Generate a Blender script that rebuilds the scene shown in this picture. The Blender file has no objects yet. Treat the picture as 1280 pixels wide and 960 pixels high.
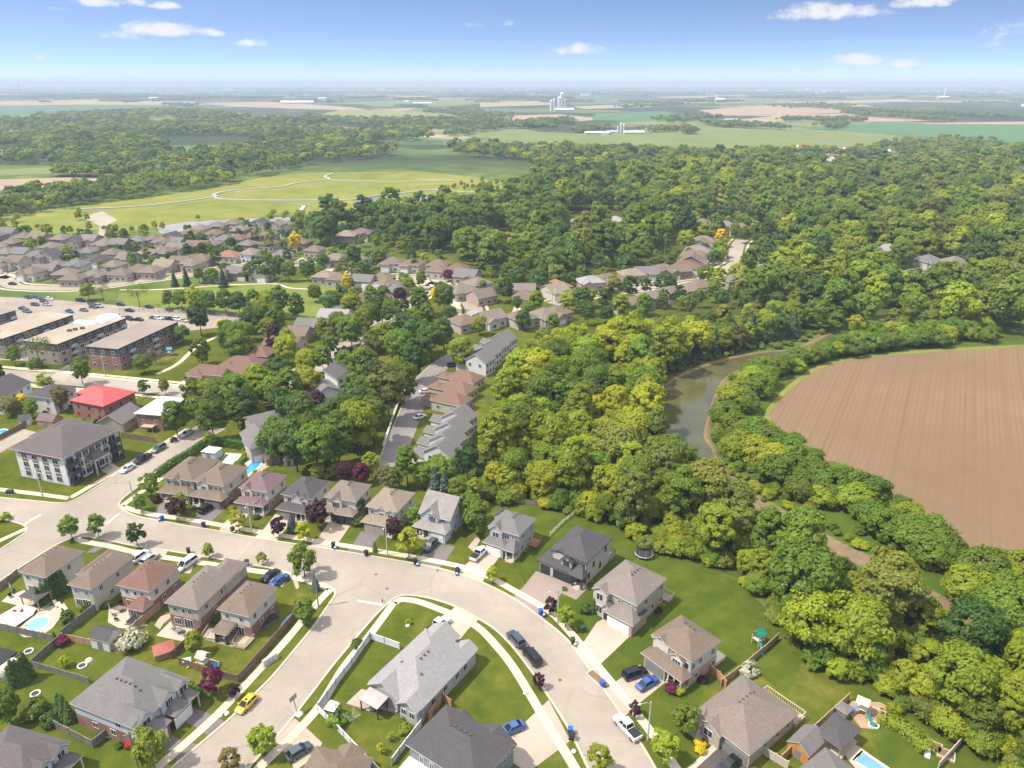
import bpy, math, random
import numpy as np
from mathutils import Vector, Matrix, noise as mnoise
R = math.radians
sc = bpy.context.scene
COL = sc.collection
rnd = random.Random(7)

# ------------------------------------------------------------------ camera, light, exposure
CAM_H = 100.0
FPX = 930.0                                   # focal length in photo pixels (1280 wide)
PITCH = math.atan2(480 - 104, FPX)
cam_d = bpy.data.cameras.new('camera'); cam_d.sensor_width = 36; cam_d.lens = FPX / 1280 * 36
cam_d.clip_start = 1; cam_d.clip_end = 120000
cam = bpy.data.objects.new('camera', cam_d); COL.objects.link(cam)
cam.location = (0, 0, CAM_H); cam.rotation_euler = (R(90) - PITCH, 0, 0)
sc.camera = cam

SUN_EL, SUN_AZ = R(57), R(193)                # direction to the sun: azimuth from +x, counter-clockwise
to_sun = Vector((math.cos(SUN_EL) * math.cos(SUN_AZ), math.cos(SUN_EL) * math.sin(SUN_AZ), math.sin(SUN_EL)))
sl = bpy.data.lights.new('sun', 'SUN'); sl.energy = 3.0; sl.angle = R(1.5); sl.color = (1.0, 0.94, 0.84)
sun = bpy.data.objects.new('sun', sl); COL.objects.link(sun)
sun.rotation_euler = to_sun.to_track_quat('Z', 'Y').to_euler()

sc.view_settings.view_transform = 'Standard'; sc.view_settings.look = 'None'
sc.view_settings.exposure = 1.06; sc.view_settings.gamma = 1; sc.view_settings.use_curve_mapping = False
sc.cycles.use_denoising = True
sc.cycles.max_bounces = 5; sc.cycles.diffuse_bounces = 2; sc.cycles.glossy_bounces = 2
sc.cycles.transmission_bounces = 3; sc.cycles.volume_bounces = 0; sc.cycles.transparent_max_bounces = 6
sc.cycles.caustics_reflective = False; sc.cycles.caustics_refractive = False
sc.cycles.use_adaptive_sampling = True; sc.cycles.adaptive_threshold = 0.02

def pix_dir(px, py):
    u, v = (px - 640) / FPX, (480 - py) / FPX
    c, s = math.cos(PITCH), math.sin(PITCH)
    return Vector((u, c + v * s, -s + v * c))
def G(px, py, z=0.0):                         # the point at height z that the photo shows at (px, py)
    d = pix_dir(px, py)
    t = (z - CAM_H) / d.z
    return Vector((d.x * t, d.y * t, z))

# world: daylight sky with a few small clouds
W = bpy.data.worlds.new('World'); sc.world = W; W.use_nodes = True
nt = W.node_tree; N = nt.nodes; L = nt.links; N.clear()
out = N.new('ShaderNodeOutputWorld'); bg = N.new('ShaderNodeBackground'); L.new(bg.outputs[0], out.inputs[0])
sky = N.new('ShaderNodeTexSky'); sky.sky_type = 'NISHITA'; sky.sun_disc = False
sky.sun_elevation = SUN_EL; sky.sun_rotation = R(90) - SUN_AZ
sky.air_density = 1.3; sky.dust_density = 0.2; sky.ozone_density = 2.5
tc = N.new('ShaderNodeTexCoord')
sepd = N.new('ShaderNodeSeparateXYZ'); L.new(tc.outputs['Generated'], sepd.inputs[0])
mz = N.new('ShaderNodeMath'); mz.operation = 'MULTIPLY_ADD'; L.new(sepd.outputs[2], mz.inputs[0]); mz.inputs[1].default_value = 5.0; mz.inputs[2].default_value = 0.09
cmb = N.new('ShaderNodeCombineXYZ'); L.new(sepd.outputs[0], cmb.inputs[0]); L.new(sepd.outputs[1], cmb.inputs[1]); L.new(mz.outputs[0], cmb.inputs[2])
L.new(cmb.outputs[0], sky.inputs[0])
def vmath(op, a, b=None):
    n = N.new('ShaderNodeVectorMath'); n.operation = op
    for i, v in enumerate((a, b)):
        if v is None: continue
        if isinstance(v, (tuple, Vector)): n.inputs[i].default_value = v
        else: L.new(v, n.inputs[i])
    return n
def wmath(op, a, b=None, c=None, clamp=False):
    n = N.new('ShaderNodeMath'); n.operation = op; n.use_clamp = clamp
    for i, v in enumerate((a, b, c)):
        if v is None: continue
        if isinstance(v, (int, float)): n.inputs[i].default_value = v
        else: L.new(v, n.inputs[i])
    return n.outputs[0]
wn = N.new('ShaderNodeTexNoise'); wn.inputs['Scale'].default_value = 34; wn.inputs['Detail'].default_value = 6; wn.inputs['Roughness'].default_value = 0.62
stretch = vmath('MULTIPLY', tc.outputs['Generated'], (1, 1, 1.5)); L.new(stretch.outputs[0], wn.inputs['Vector'])
dens = None
for (cx, cy, rx, ry, k) in [(1034, 17, 58, 13, 1.1), (1075, 76, 33, 9, 1.0), (1129, 80, 20, 7, .9), (728, 63, 36, 10, 1.0), (197, 37, 42, 12, 1.0),
                            (204, 8, 20, 6, .95), (140, 3, 38, 9, 1.0), (262, 42, 20, 6, .7), (314, 55, 18, 6, .7), (1152, 3, 34, 9, .9),
                            (68, 11, 12, 4, .5), (145, 45, 20, 6, .4), (596, 98, 22, 6, .6), (615, 30, 24, 4, .3), (45, 73, 10, 5, .35)]:
    d = pix_dir(cx, cy).normalized(); rt = Vector((d.y, -d.x, 0)).normalized(); up = rt.cross(d).normalized()
    du = N.new('ShaderNodeVectorMath'); du.operation = 'DOT_PRODUCT'; L.new(tc.outputs['Generated'], du.inputs[0]); du.inputs[1].default_value = rt
    dv = N.new('ShaderNodeVectorMath'); dv.operation = 'DOT_PRODUCT'; L.new(tc.outputs['Generated'], dv.inputs[0]); dv.inputs[1].default_value = up
    df = N.new('ShaderNodeVectorMath'); df.operation = 'DOT_PRODUCT'; L.new(tc.outputs['Generated'], df.inputs[0]); df.inputs[1].default_value = d
    v0 = wmath('SUBTRACT', dv.outputs['Value'], up.dot(d))
    a = wmath('POWER', wmath('ABSOLUTE', wmath('MULTIPLY', du.outputs['Value'], FPX / rx * 1.0)), 2)
    # flatter underside: the lower half falls off faster
    vv = wmath('MULTIPLY', v0, FPX / ry)
    b = wmath('POWER', wmath('ABSOLUTE', wmath('ADD', vv, wmath('MULTIPLY', wmath('MINIMUM', vv, 0.0), 0.7))), 2)
    e = wmath('SUBTRACT', 1.0, wmath('ADD', a, b))
    e = wmath('MULTIPLY', wmath('MULTIPLY', e, k), wmath('GREATER_THAN', df.outputs['Value'], 0.5))
    dens = e if dens is None else wmath('MAXIMUM', dens, e)
dens = wmath('MAXIMUM', dens, -1.0)
cl = wmath('ADD', dens, wmath('MULTIPLY', wmath('SUBTRACT', wn.outputs['Fac'], 0.5), 3.4))
mr = N.new('ShaderNodeMapRange'); mr.interpolation_type = 'SMOOTHSTEP'; L.new(cl, mr.inputs[0])
mr.inputs[1].default_value = 0.05; mr.inputs[2].default_value = 1.05; mr.inputs[3].default_value = 0; mr.inputs[4].default_value = 0.92
hs = N.new('ShaderNodeHueSaturation'); hs.inputs['Saturation'].default_value = 1.0; hs.inputs['Value'].default_value = 1.0
tint = N.new('ShaderNodeMixRGB'); tint.blend_type = 'MULTIPLY'; tint.inputs[0].default_value = 1; tint.inputs[2].default_value = (.965, .942, 1.0, 1); L.new(sky.outputs[0], tint.inputs[1]); L.new(tint.outputs[0], hs.inputs['Color'])
# unseen broken bright cloud above the picture, added for stronger, whiter fill light
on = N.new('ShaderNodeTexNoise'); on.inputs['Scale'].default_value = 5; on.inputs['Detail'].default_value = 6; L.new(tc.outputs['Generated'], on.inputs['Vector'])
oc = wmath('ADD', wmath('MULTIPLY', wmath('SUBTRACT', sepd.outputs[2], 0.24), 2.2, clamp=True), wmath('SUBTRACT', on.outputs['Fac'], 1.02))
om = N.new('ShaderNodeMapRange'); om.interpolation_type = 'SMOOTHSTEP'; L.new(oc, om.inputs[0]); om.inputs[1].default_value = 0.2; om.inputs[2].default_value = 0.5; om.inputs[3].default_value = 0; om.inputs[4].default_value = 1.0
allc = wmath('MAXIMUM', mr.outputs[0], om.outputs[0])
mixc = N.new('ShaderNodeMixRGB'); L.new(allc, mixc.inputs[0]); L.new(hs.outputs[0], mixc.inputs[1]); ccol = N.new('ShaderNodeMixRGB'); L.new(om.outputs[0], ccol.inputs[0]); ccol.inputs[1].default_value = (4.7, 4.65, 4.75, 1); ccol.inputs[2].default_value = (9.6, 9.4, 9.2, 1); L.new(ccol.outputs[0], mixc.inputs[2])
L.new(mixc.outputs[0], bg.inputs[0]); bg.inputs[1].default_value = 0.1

# ------------------------------------------------------------------ materials
MATS = {}
class NG:
    def __init__(s, name):
        s.m = bpy.data.materials.new(name); s.m.use_nodes = True; s.t = s.m.node_tree; s.t.nodes.clear()
        s.o = s.n('ShaderNodeOutputMaterial')
    def n(s, k, **kw):
        x = s.t.nodes.new(k)
        for a, v in kw.items():
            if hasattr(x, a): setattr(x, a, v)
        return x
    def l(s, a, b): s.t.links.new(a, b)
    def set(s, sock, v):
        if isinstance(v, bpy.types.NodeSocket): s.l(v, sock)
        else:
            if isinstance(v, tuple) and len(v) == 3 and sock.type == 'RGBA': v = (*v, 1)
            sock.default_value = v
    def coord(s, kind='Object', scale=(1, 1, 1), rot=0.0):
        t = s.n('ShaderNodeTexCoord'); mp = s.n('ShaderNodeMapping'); s.l(t.outputs[kind], mp.inputs[0])
        mp.inputs['Scale'].default_value = scale; mp.inputs['Rotation'].default_value = (0, 0, rot); return mp.outputs[0]
    def noise(s, scale, detail=3, rough=.55, vec=None, dist=0):
        x = s.n('ShaderNodeTexNoise'); x.inputs['Scale'].default_value = scale; x.inputs['Detail'].default_value = detail
        x.inputs['Roughness'].default_value = rough; x.inputs['Distortion'].default_value = dist
        if vec is not None: s.l(vec, x.inputs['Vector'])
        return x.outputs['Fac']
    def ramp(s, f, stops):
        x = s.n('ShaderNodeValToRGB'); s.l(f, x.inputs[0]); e = x.color_ramp.elements
        while len(e) < len(stops): e.new(0.5)
        for i, (p, c) in enumerate(stops):
            e[i].position = p; e[i].color = (*c, 1) if len(c) == 3 else c
        return x.outputs[0]
    def mix(s, f, a, b, mode='MIX'):
        x = s.n('ShaderNodeMixRGB'); x.blend_type = mode; s.set(x.inputs[0], f); s.set(x.inputs[1], a); s.set(x.inputs[2], b); return x.outputs[0]
    def math(s, op, a, b=0.0, clamp=False):
        x = s.n('ShaderNodeMath'); x.operation = op; x.use_clamp = clamp; s.set(x.inputs[0], a); s.set(x.inputs[1], b); return x.outputs[0]
    def mrange(s, f, a, b, c, d):
        x = s.n('ShaderNodeMapRange'); s.l(f, x.inputs[0])
        for i, v in enumerate((a, b, c, d)): x.inputs[i + 1].default_value = v
        return x.outputs[0]
    def bsdf(s, col, rough=.8, metal=0, spec=.3, bump=None, bstr=.3, bdist=.05):
        p = s.n('ShaderNodeBsdfPrincipled'); s.set(p.inputs['Base Color'], col); s.set(p.inputs['Roughness'], rough)
        p.inputs['Metallic'].default_value = metal; p.inputs['Specular IOR Level'].default_value = spec
        if bump is not None:
            b = s.n('ShaderNodeBump'); s.l(bump, b.inputs['Height']); b.inputs['Strength'].default_value = bstr; b.inputs['Distance'].default_value = bdist
            s.l(b.outputs[0], p.inputs['Normal'])
        s.l(p.outputs[0], s.o.inputs[0]); return p
def V3(c, k): return tuple(min(1, x * k) for x in c)

def m_plain(name, col, rough=.6, metal=0, spec=.4, var=.12, scale=1.2):
    if name in MATS: return MATS[name]
    g = NG(name); c = g.coord(); f = g.noise(scale, 4, .6, c)
    g.bsdf(g.ramp(f, [(.3, V3(col, 1 - var)), (.7, V3(col, 1 + var))]), rough, metal, spec)
    MATS[name] = g.m; return g.m
def m_shingle(name, col, streak=.12):
    if name in MATS: return MATS[name]
    g = NG(name); c = g.coord(); oi = g.n('ShaderNodeObjectInfo')
    f1 = g.noise(2.2, 4, .85, c); f2 = g.noise(.35, 4, .6, c); f3 = g.noise(1.0, 3, .6, g.coord('Object', (.8, .8, .12)))
    base = g.ramp(f1, [(.25, V3(col, .72)), (.5, col), (.78, V3(col, 1.32))])
    base = g.mix(g.mrange(f2, .35, .7, 0, .35), base, V3(col, .78)); base = g.mix(g.mrange(f3, .45, .75, 0, streak), base, V3(col, 1.5))
    w = g.n('ShaderNodeTexWave'); w.wave_type = 'BANDS'; w.bands_direction = 'Z'; w.inputs['Scale'].default_value = 1.4; w.inputs['Distortion'].default_value = 1.0
    g.l(c, w.inputs['Vector']); base = g.mix(g.mrange(w.outputs['Fac'], 0, .35, .22, 0), base, V3(col, .55))
    g.bsdf(base, .9, 0, .2, f1, .5, .03); MATS[name] = g.m; return g.m
def m_siding(name, col):
    if name in MATS: return MATS[name]
    g = NG(name); c = g.coord(); f2 = g.noise(.5, 4, .6, c)
    base = g.ramp(f2, [(.3, V3(col, .9)), (.7, V3(col, 1.06))])
    w = g.n('ShaderNodeTexWave'); w.wave_type = 'BANDS'; w.bands_direction = 'Z'; w.wave_profile = 'SAW'; w.inputs['Scale'].default_value = 1.6
    g.l(c, w.inputs['Vector']); base = g.mix(g.mrange(w.outputs['Fac'], 0, .2, .35, 0), base, V3(col, .6))
    g.bsdf(base, .6, 0, .3); MATS[name] = g.m; return g.m
def m_brick(name, col, mortar=(.45, .4, .36)):
    if name in MATS: return MATS[name]
    g = NG(name); c = g.coord()
    f = g.noise(9, 2, .8, c); f2 = g.noise(.6, 4, .6, c)
    base = g.ramp(f, [(.3, V3(col, .65)), (.5, col), (.7, V3(col, 1.35))]); base = g.mix(g.mrange(f2, .4, .7, 0, .3), base, mortar)
    w = g.n('ShaderNodeTexWave'); w.bands_direction = 'Z'; w.inputs['Scale'].default_value = 4; g.l(c, w.inputs['Vector'])
    base = g.mix(g.mrange(w.outputs['Fac'], 0, .2, .3, 0), base, mortar)
    g.bsdf(base, .85, 0, .2); MATS[name] = g.m; return g.m
def m_ground(name, stops, scales=(.02, .15, 1.3), fine=.25, mow=None):
    if name in MATS: return MATS[name]
    g = NG(name); c = g.coord()
    a = g.noise(scales[0], 5, .6, c); b = g.noise(scales[1], 4, .65, c); d = g.noise(scales[2], 3, .7, c)
    f = g.math('ADD', g.math('MULTIPLY', a, .4), g.math('ADD', g.math('MULTIPLY', b, .38), g.math('MULTIPLY', d, .22)))
    base = g.ramp(f, stops); base = g.mix(g.mrange(d, .35, .65, 0, fine), base, V3(stops[0][1], .8))
    if mow:
        w = g.n('ShaderNodeTexWave'); w.inputs['Scale'].default_value = mow[0]; w.inputs['Distortion'].default_value = .4
        g.l(g.coord('Object', (1, 1, 1), mow[1]), w.inputs['Vector']); base = g.mix(g.mrange(w.outputs['Fac'], .3, .7, 0, mow[2]), base, V3(stops[0][1], .9))
    g.bsdf(base, 1.0, 0, 0, d, .6, .1); MATS[name] = g.m; return g.m
def m_pave(name, col, crack=0.0, stain=.25, joint=0.0):
    if name in MATS: return MATS[name]
    g = NG(name); c = g.coord()
    a = g.noise(.05, 5, .65, c); b = g.noise(.6, 5, .7, c); d = g.noise(7, 2, .7, c)
    base = g.ramp(a, [(.35, V3(col, .82)), (.65, V3(col, 1.1))]); base = g.mix(g.mrange(b, .45, .75, 0, stain), base, V3(col, .72))
    base = g.mix(g.mrange(d, .3, .7, 0, .18), base, V3(col, .78))
    if crack:
        v = g.n('ShaderNodeTexVoronoi'); v.feature = 'DISTANCE_TO_EDGE'; v.inputs['Scale'].default_value = .075
        wv = g.n('ShaderNodeVectorMath'); wv.operation = 'MULTIPLY_ADD'; nz = g.n('ShaderNodeTexNoise'); nz.inputs['Scale'].default_value = .12; g.l(c, nz.inputs['Vector'])
        g.l(nz.outputs['Color'], wv.inputs[0]); wv.inputs[1].default_value = (6, 6, 0); g.l(c, wv.inputs[2]); g.l(wv.outputs[0], v.inputs['Vector'])
        k = g.mrange(v.outputs['Distance'], .006, .02, crack, 0); k = g.math('MULTIPLY', k, g.mrange(g.noise(.09, 2, .5, c), .38, .55, 0, 1))
        base = g.mix(k, base, V3(col, .35))
        lane = g.noise(.2, 3, .6, g.coord('Object', (.12, 1, 1), .35)); base = g.mix(g.mrange(lane, .45, .75, 0, .16), base, V3(col, 1.25))
    if joint:
        bk = g.n('ShaderNodeTexBrick'); bk.offset = 0; bk.inputs['Scale'].default_value = 1; bk.inputs['Brick Width'].default_value = 1.5; bk.inputs['Row Height'].default_value = 1.5; bk.inputs['Mortar Size'].default_value = .03
        g.l(g.coord('Object', (1, 1, 1), .5), bk.inputs['Vector']); base = g.mix(g.math('MULTIPLY', bk.outputs['Fac'], joint), base, V3(col, .6))
    g.bsdf(base, .9, 0, .2, d, .3, .02); MATS[name] = g.m; return g.m
def m_glass(name='window_glass', col=(.035, .045, .055)):
    if name in MATS: return MATS[name]
    g = NG(name); g.bsdf(col, .08, 0, .6); MATS[name] = g.m; return g.m
def m_paint(name, col):
    if name in MATS: return MATS[name]
    g = NG(name); p = g.bsdf(col, .28, .15, .5); p.inputs['Coat Weight'].default_value = .6; p.inputs['Coat Roughness'].default_value = .06
    MATS[name] = g.m; return g.m
def m_leaf(name, col, tr=.5, hue=.018, val=.28, back=None):
    if name in MATS: return MATS[name]
    g = NG(name); oi = g.n('ShaderNodeObjectInfo'); c = g.coord()
    h = g.n('ShaderNodeHueSaturation'); h.inputs['Color'].default_value = (*col, 1)
    g.l(g.mrange(oi.outputs['Random'], 0, 1, .5 - hue, .5 + hue), h.inputs['Hue'])
    r2 = g.math('FRACT', g.math('MULTIPLY', oi.outputs['Random'], 17.31))
    g.l(g.mrange(r2, 0, 1, 1 - val, 1 + val), h.inputs['Value'])
    h.inputs['Saturation'].default_value = 1.0
    f = g.noise(.9, 3, .7, c); cc = g.mix(g.mrange(f, .35, .65, 0, .5), h.outputs[0], V3(col, .78), 'MIX')
    f2 = g.noise(6, 1, .5, c); cc = g.mix(g.mrange(f2, .5, .7, 0, .5), cc, g.mix(1.0, h.outputs[0], (1.35, 1.3, 1.0), 'MULTIPLY'))
    d = g.n('ShaderNodeBsdfDiffuse'); g.l(cc, d.inputs[0]); t = g.n('ShaderNodeBsdfTranslucent'); g.l(g.mix(1.0, cc, (1.15, 1.2, .6), 'MULTIPLY'), t.inputs[0])
    gl = g.n('ShaderNodeBsdfGlossy'); gl.inputs['Roughness'].default_value = .45; gl.inputs['Color'].default_value = (.6, .65, .7, 1)
    m1 = g.n('ShaderNodeMixShader'); m1.inputs[0].default_value = tr; g.l(d.outputs[0], m1.inputs[1]); g.l(t.outputs[0], m1.inputs[2])
    m2 = g.n('ShaderNodeMixShader'); m2.inputs[0].default_value = .025; g.l(m1.outputs[0], m2.inputs[1]); g.l(gl.outputs[0], m2.inputs[2])
    g.l(m2.outputs[0], g.o.inputs[0]); MATS[name] = g.m; return g.m

# ------------------------------------------------------------------ mesh helpers
class MB:
    def __init__(s): s.v = []; s.f = []; s.k = []
    def face(s, pts, m=0):
        i = len(s.v); s.v += [tuple(p) for p in pts]; s.f.append(tuple(range(i, i + len(pts)))); s.k.append(m)
    def box(s, x0, x1, y0, y1, z0, z1, m=0, top=None, skip=''):
        p = [(x0, y0, z0), (x1, y0, z0), (x1, y1, z0), (x0, y1, z0), (x0, y0, z1), (x1, y0, z1), (x1, y1, z1), (x0, y1, z1)]
        i = len(s.v); s.v += p
        for q, nm in (((0, 3, 2, 1), 'b'), ((4, 5, 6, 7), 't'), ((0, 1, 5, 4), 'f'), ((1, 2, 6, 5), 'r'), ((2, 3, 7, 6), 'k'), ((3, 0, 4, 7), 'l')):
            if nm in skip: continue
            s.f.append(tuple(i + j for j in q)); s.k.append(m if nm != 't' or top is None else top)
    def obox(s, c, ux, hx, hy, z0, z1, m=0):          # box turned in plan: centre c, x direction ux, half sizes
        ux = Vector((ux[0], ux[1], 0)).normalized(); uy = Vector((-ux.y, ux.x, 0)); c = Vector((c[0], c[1], 0))
        i = len(s.v)
        for z in (z0, z1):
            for a, b in ((-1, -1), (1, -1), (1, 1), (-1, 1)):
                p = c + ux * hx * a + uy * hy * b; s.v.append((p.x, p.y, z))
        for q in ((0, 3, 2, 1), (4, 5, 6, 7), (0, 1, 5, 4), (1, 2, 6, 5), (2, 3, 7, 6), (3, 0, 4, 7)): s.f.append(tuple(i + j for j in q)); s.k.append(m)
    def tube(s, a, b, r0, r1=None, n=8, m=0, caps=True):
        a = Vector(a); b = Vector(b); r1 = r0 if r1 is None else r1; d = (b - a)
        if d.length < 1e-6: return
        q = d.to_track_quat('Z', 'Y'); i = len(s.v)
        for c, r in ((a, r0), (b, r1)):
            for k in range(n):
                t = 2 * math.pi * k / n; s.v.append(tuple(c + q @ Vector((r * math.cos(t), r * math.sin(t), 0))))
        for k in range(n): s.f.append((i + k, i + (k + 1) % n, i + n + (k + 1) % n, i + n + k)); s.k.append(m)
        if caps: s.f.append(tuple(i + n + k for k in range(n))); s.k.append(m); s.f.append(tuple(i + n - 1 - k for k in range(n))); s.k.append(m)
    def lathe(s, c, prof, n=16, m=0):                  # prof: (radius, z)
        i = len(s.v); c = Vector(c)
        for r, z in prof:
            for k in range(n): t = 2 * math.pi * k / n; s.v.append((c.x + r * math.cos(t), c.y + r * math.sin(t), c.z + z))
        for j in range(len(prof) - 1):
            for k in range(n): s.f.append((i + j * n + k, i + j * n + (k + 1) % n, i + (j + 1) * n + (k + 1) % n, i + (j + 1) * n + k)); s.k.append(m)
        s.f.append(tuple(i + n - 1 - k for k in range(n))); s.k.append(m); s.f.append(tuple(i + (len(prof) - 1) * n + k for k in range(n))); s.k.append(m)
    def prism(s, pts, z0, z1, m=0, side=None):
        n = len(pts); i = len(s.v)
        ar = sum(pts[k][0] * pts[(k + 1) % n][1] - pts[(k + 1) % n][0] * pts[k][1] for k in range(n))
        if ar < 0: pts = pts[::-1]
        s.v += [(p[0], p[1], z0) for p in pts] + [(p[0], p[1], z1) for p in pts]
        s.f.append(tuple(range(i + n, i + 2 * n))); s.k.append(m); s.f.append(tuple(range(i + n - 1, i - 1, -1))); s.k.append(m)
        for k in range(n): s.f.append((i + k, i + (k + 1) % n, i + n + (k + 1) % n, i + n + k)); s.k.append(m if side is None else side)
    def mesh(s, name, mats, smooth=False):
        me = bpy.data.meshes.new(name); me.from_pydata(s.v, [], s.f)
        for m in (mats if isinstance(mats, (list, tuple)) else [mats]): me.materials.append(m)
        me.polygons.foreach_set('material_index', s.k)
        if smooth: me.polygons.foreach_set('use_smooth', [True] * len(s.f))
        me.update(); return me
    def build(s, name, mats, parent=None, smooth=False):
        return link(name, s.mesh(name, mats, smooth), parent)
def link(name, me, parent=None, loc=None):
    o = bpy.data.objects.new(name, me); COL.objects.link(o)
    if parent is not None: o.parent = parent
    if loc is not None: o.location = loc
    return o
def tag(o, label=None, cat=None, group=None, kind=None):
    if label: o['label'] = label
    if cat: o['category'] = cat
    if group: o['group'] = group
    if kind: o['kind'] = kind
    return o
def empty(name, loc=(0, 0, 0), rz=0.0, label=None, cat=None, group=None):
    o = bpy.data.objects.new(name, None); COL.objects.link(o); o.empty_display_size = .3; o.location = loc; o.rotation_euler = (0, 0, rz)
    return tag(o, label, cat, group)
def copy_tree(o, parent=None):
    c = o.copy(); COL.objects.link(c)
    if parent is not None: c.parent = parent
    for ch in list(o.children): copy_tree(ch, c)
    return c
def cr(pts, n=6, closed=False):                        # Catmull-Rom through points
    P = [Vector((p[0], p[1], 0)) for p in pts]; o = []
    m = len(P)
    for i in range(m if closed else m - 1):
        p0 = P[(i - 1) % m] if (closed or i > 0) else P[0] * 2 - P[1]; p1 = P[i]; p2 = P[(i + 1) % m]; p3 = P[(i + 2) % m] if (closed or i + 2 < m) else p2 * 2 - p1
        for k in range(n):
            t = k / n; o.append(.5 * ((2 * p1) + (p2 - p0) * t + (2 * p0 - 5 * p1 + 4 * p2 - p3) * t * t + (3 * p1 - 3 * p2 + p3 - p0) * t ** 3))
    if not closed: o.append(P[-1])
    return [(p.x, p.y) for p in o]
def gp(pts): return [tuple(G(*p).xy) for p in pts]      # photo pixels to ground points
def ribbon_pts(pts, w):
    out_l, out_r = [], []
    for i in range(len(pts)):
        a = Vector(pts[max(0, i - 1)]); b = Vector(pts[min(len(pts) - 1, i + 1)]); d = (b - a).normalized(); nn = Vector((-d.y, d.x)) * w / 2
        out_l.append(Vector(pts[i]) + nn); out_r.append(Vector(pts[i]) - nn)
    return out_l, out_r
def ribbon(mb, pts, w, z0, z1, m=0):
    a, b = ribbon_pts(pts, w)
    for i in range(len(pts) - 1):
        p, q, r_, s_ = a[i], a[i + 1], b[i + 1], b[i]
        mb.face([(s_.x, s_.y, z1), (r_.x, r_.y, z1), (q.x, q.y, z1), (p.x, p.y, z1)], m)
        if z1 - z0 > .01:
            mb.face([(p.x, p.y, z0), (p.x, p.y, z1), (q.x, q.y, z1), (q.x, q.y, z0)], m); mb.face([(s_.x, s_.y, z1), (s_.x, s_.y, z0), (r_.x, r_.y, z0), (r_.x, r_.y, z1)], m)
def sheet(name, pts, z, mat, label=None, kind='structure'):
    mb = MB(); n = len(pts)
    ar = sum(pts[k][0] * pts[(k + 1) % n][1] - pts[(k + 1) % n][0] * pts[k][1] for k in range(n))
    if ar < 0: pts = pts[::-1]
    mb.face([(p[0], p[1], z) for p in pts]); o = mb.build(name, mat); tag(o, kind=kind); return o
def inside(p, poly):
    x, y = p; c = False; j = len(poly) - 1
    for i in range(len(poly)):
        xi, yi = poly[i]; xj, yj = poly[j]
        if (yi > y) != (yj > y) and x < (xj - xi) * (y - yi) / (yj - yi) + xi: c = not c
        j = i
    return c
# ------------------------------------------------------------------ ground, fields, water, roads
M_grass = m_ground('lawn_grass', [(.32, (.04, .064, .009)), (.44, (.074, .098, .013)), (.53, (.112, .125, .018)), (.62, (.2, .168, .04))], (.03, .3, 2.2), .4)
M_mown = m_ground('mown_lawn', [(.32, (.042, .07, .009)), (.47, (.07, .1, .013)), (.58, (.105, .128, .018)), (.66, (.19, .165, .04))], (.03, .3, 2.2), .35, (.045, R(55), .28))
M_floor = m_ground('forest_floor', [(.3, (.045, .06, .014)), (.5, (.075, .09, .02)), (.7, (.12, .115, .04))], (.03, .2, 1))
M_meadow = m_ground('meadow', [(.34, (.1, .14, .025)), (.45, (.18, .2, .045)), (.55, (.25, .24, .065)), (.64, (.36, .3, .12))], (.008, .04, .3), .35)
M_rough = m_ground('rough_grass', [(.3, (.04, .07, .01)), (.5, (.075, .11, .016)), (.65, (.13, .15, .03))], (.03, .2, 1.1))
def far_mat():
    g = NG('countryside'); c = g.coord()
    v = g.n('ShaderNodeTexVoronoi'); v.inputs['Scale'].default_value = 1; g.l(g.coord('Object', (.0016, .0011, 1), .3), v.inputs['Vector'])
    sepc = g.n('ShaderNodeSeparateColor'); g.l(v.outputs['Color'], sepc.inputs[0])
    col = g.ramp(sepc.outputs[0], [(.0, (.10, .15, .04)), (.3, (.16, .2, .06)), (.5, (.12, .19, .06)), (.62, (.34, .27, .16)), (.75, (.17, .21, .07)), (.88, (.4, .33, .2)), (1, (.1, .16, .05))])
    for e in g.t.nodes:
        if e.type == 'VALTORGB': e.color_ramp.interpolation = 'CONSTANT'
    n1 = g.noise(.006, 5, .6, c); col = g.mix(g.mrange(n1, .35, .7, 0, .35), col, (.1, .13, .05))
    wood = g.noise(.0011, 4, .6, g.coord('Object', (1, 1.6, 1))); col = g.mix(g.mrange(wood, .44, .5, 0, .92), col, (.03, .05, .022))
    a = g.noise(.03, 5, .6, c); near = g.ramp(a, [(.35, (.06, .095, .02)), (.5, (.09, .13, .026)), (.65, (.15, .17, .045))])
    sp = g.n('ShaderNodeSeparateXYZ'); t = g.n('ShaderNodeTexCoord'); g.l(t.outputs['Object'], sp.inputs[0])
    col = g.mix(g.mrange(sp.outputs[1], 900, 1100, 0, 1), near, col)
    g.bsdf(col, .95, 0, .1); return g.m
mb = MB(); S_ = 90000.0
mb.face([(-S_, -400, 0), (S_, -400, 0), (S_, S_, 0), (-S_, S_, 0)])
tag(mb.build('ground', far_mat()), kind='structure')

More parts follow.
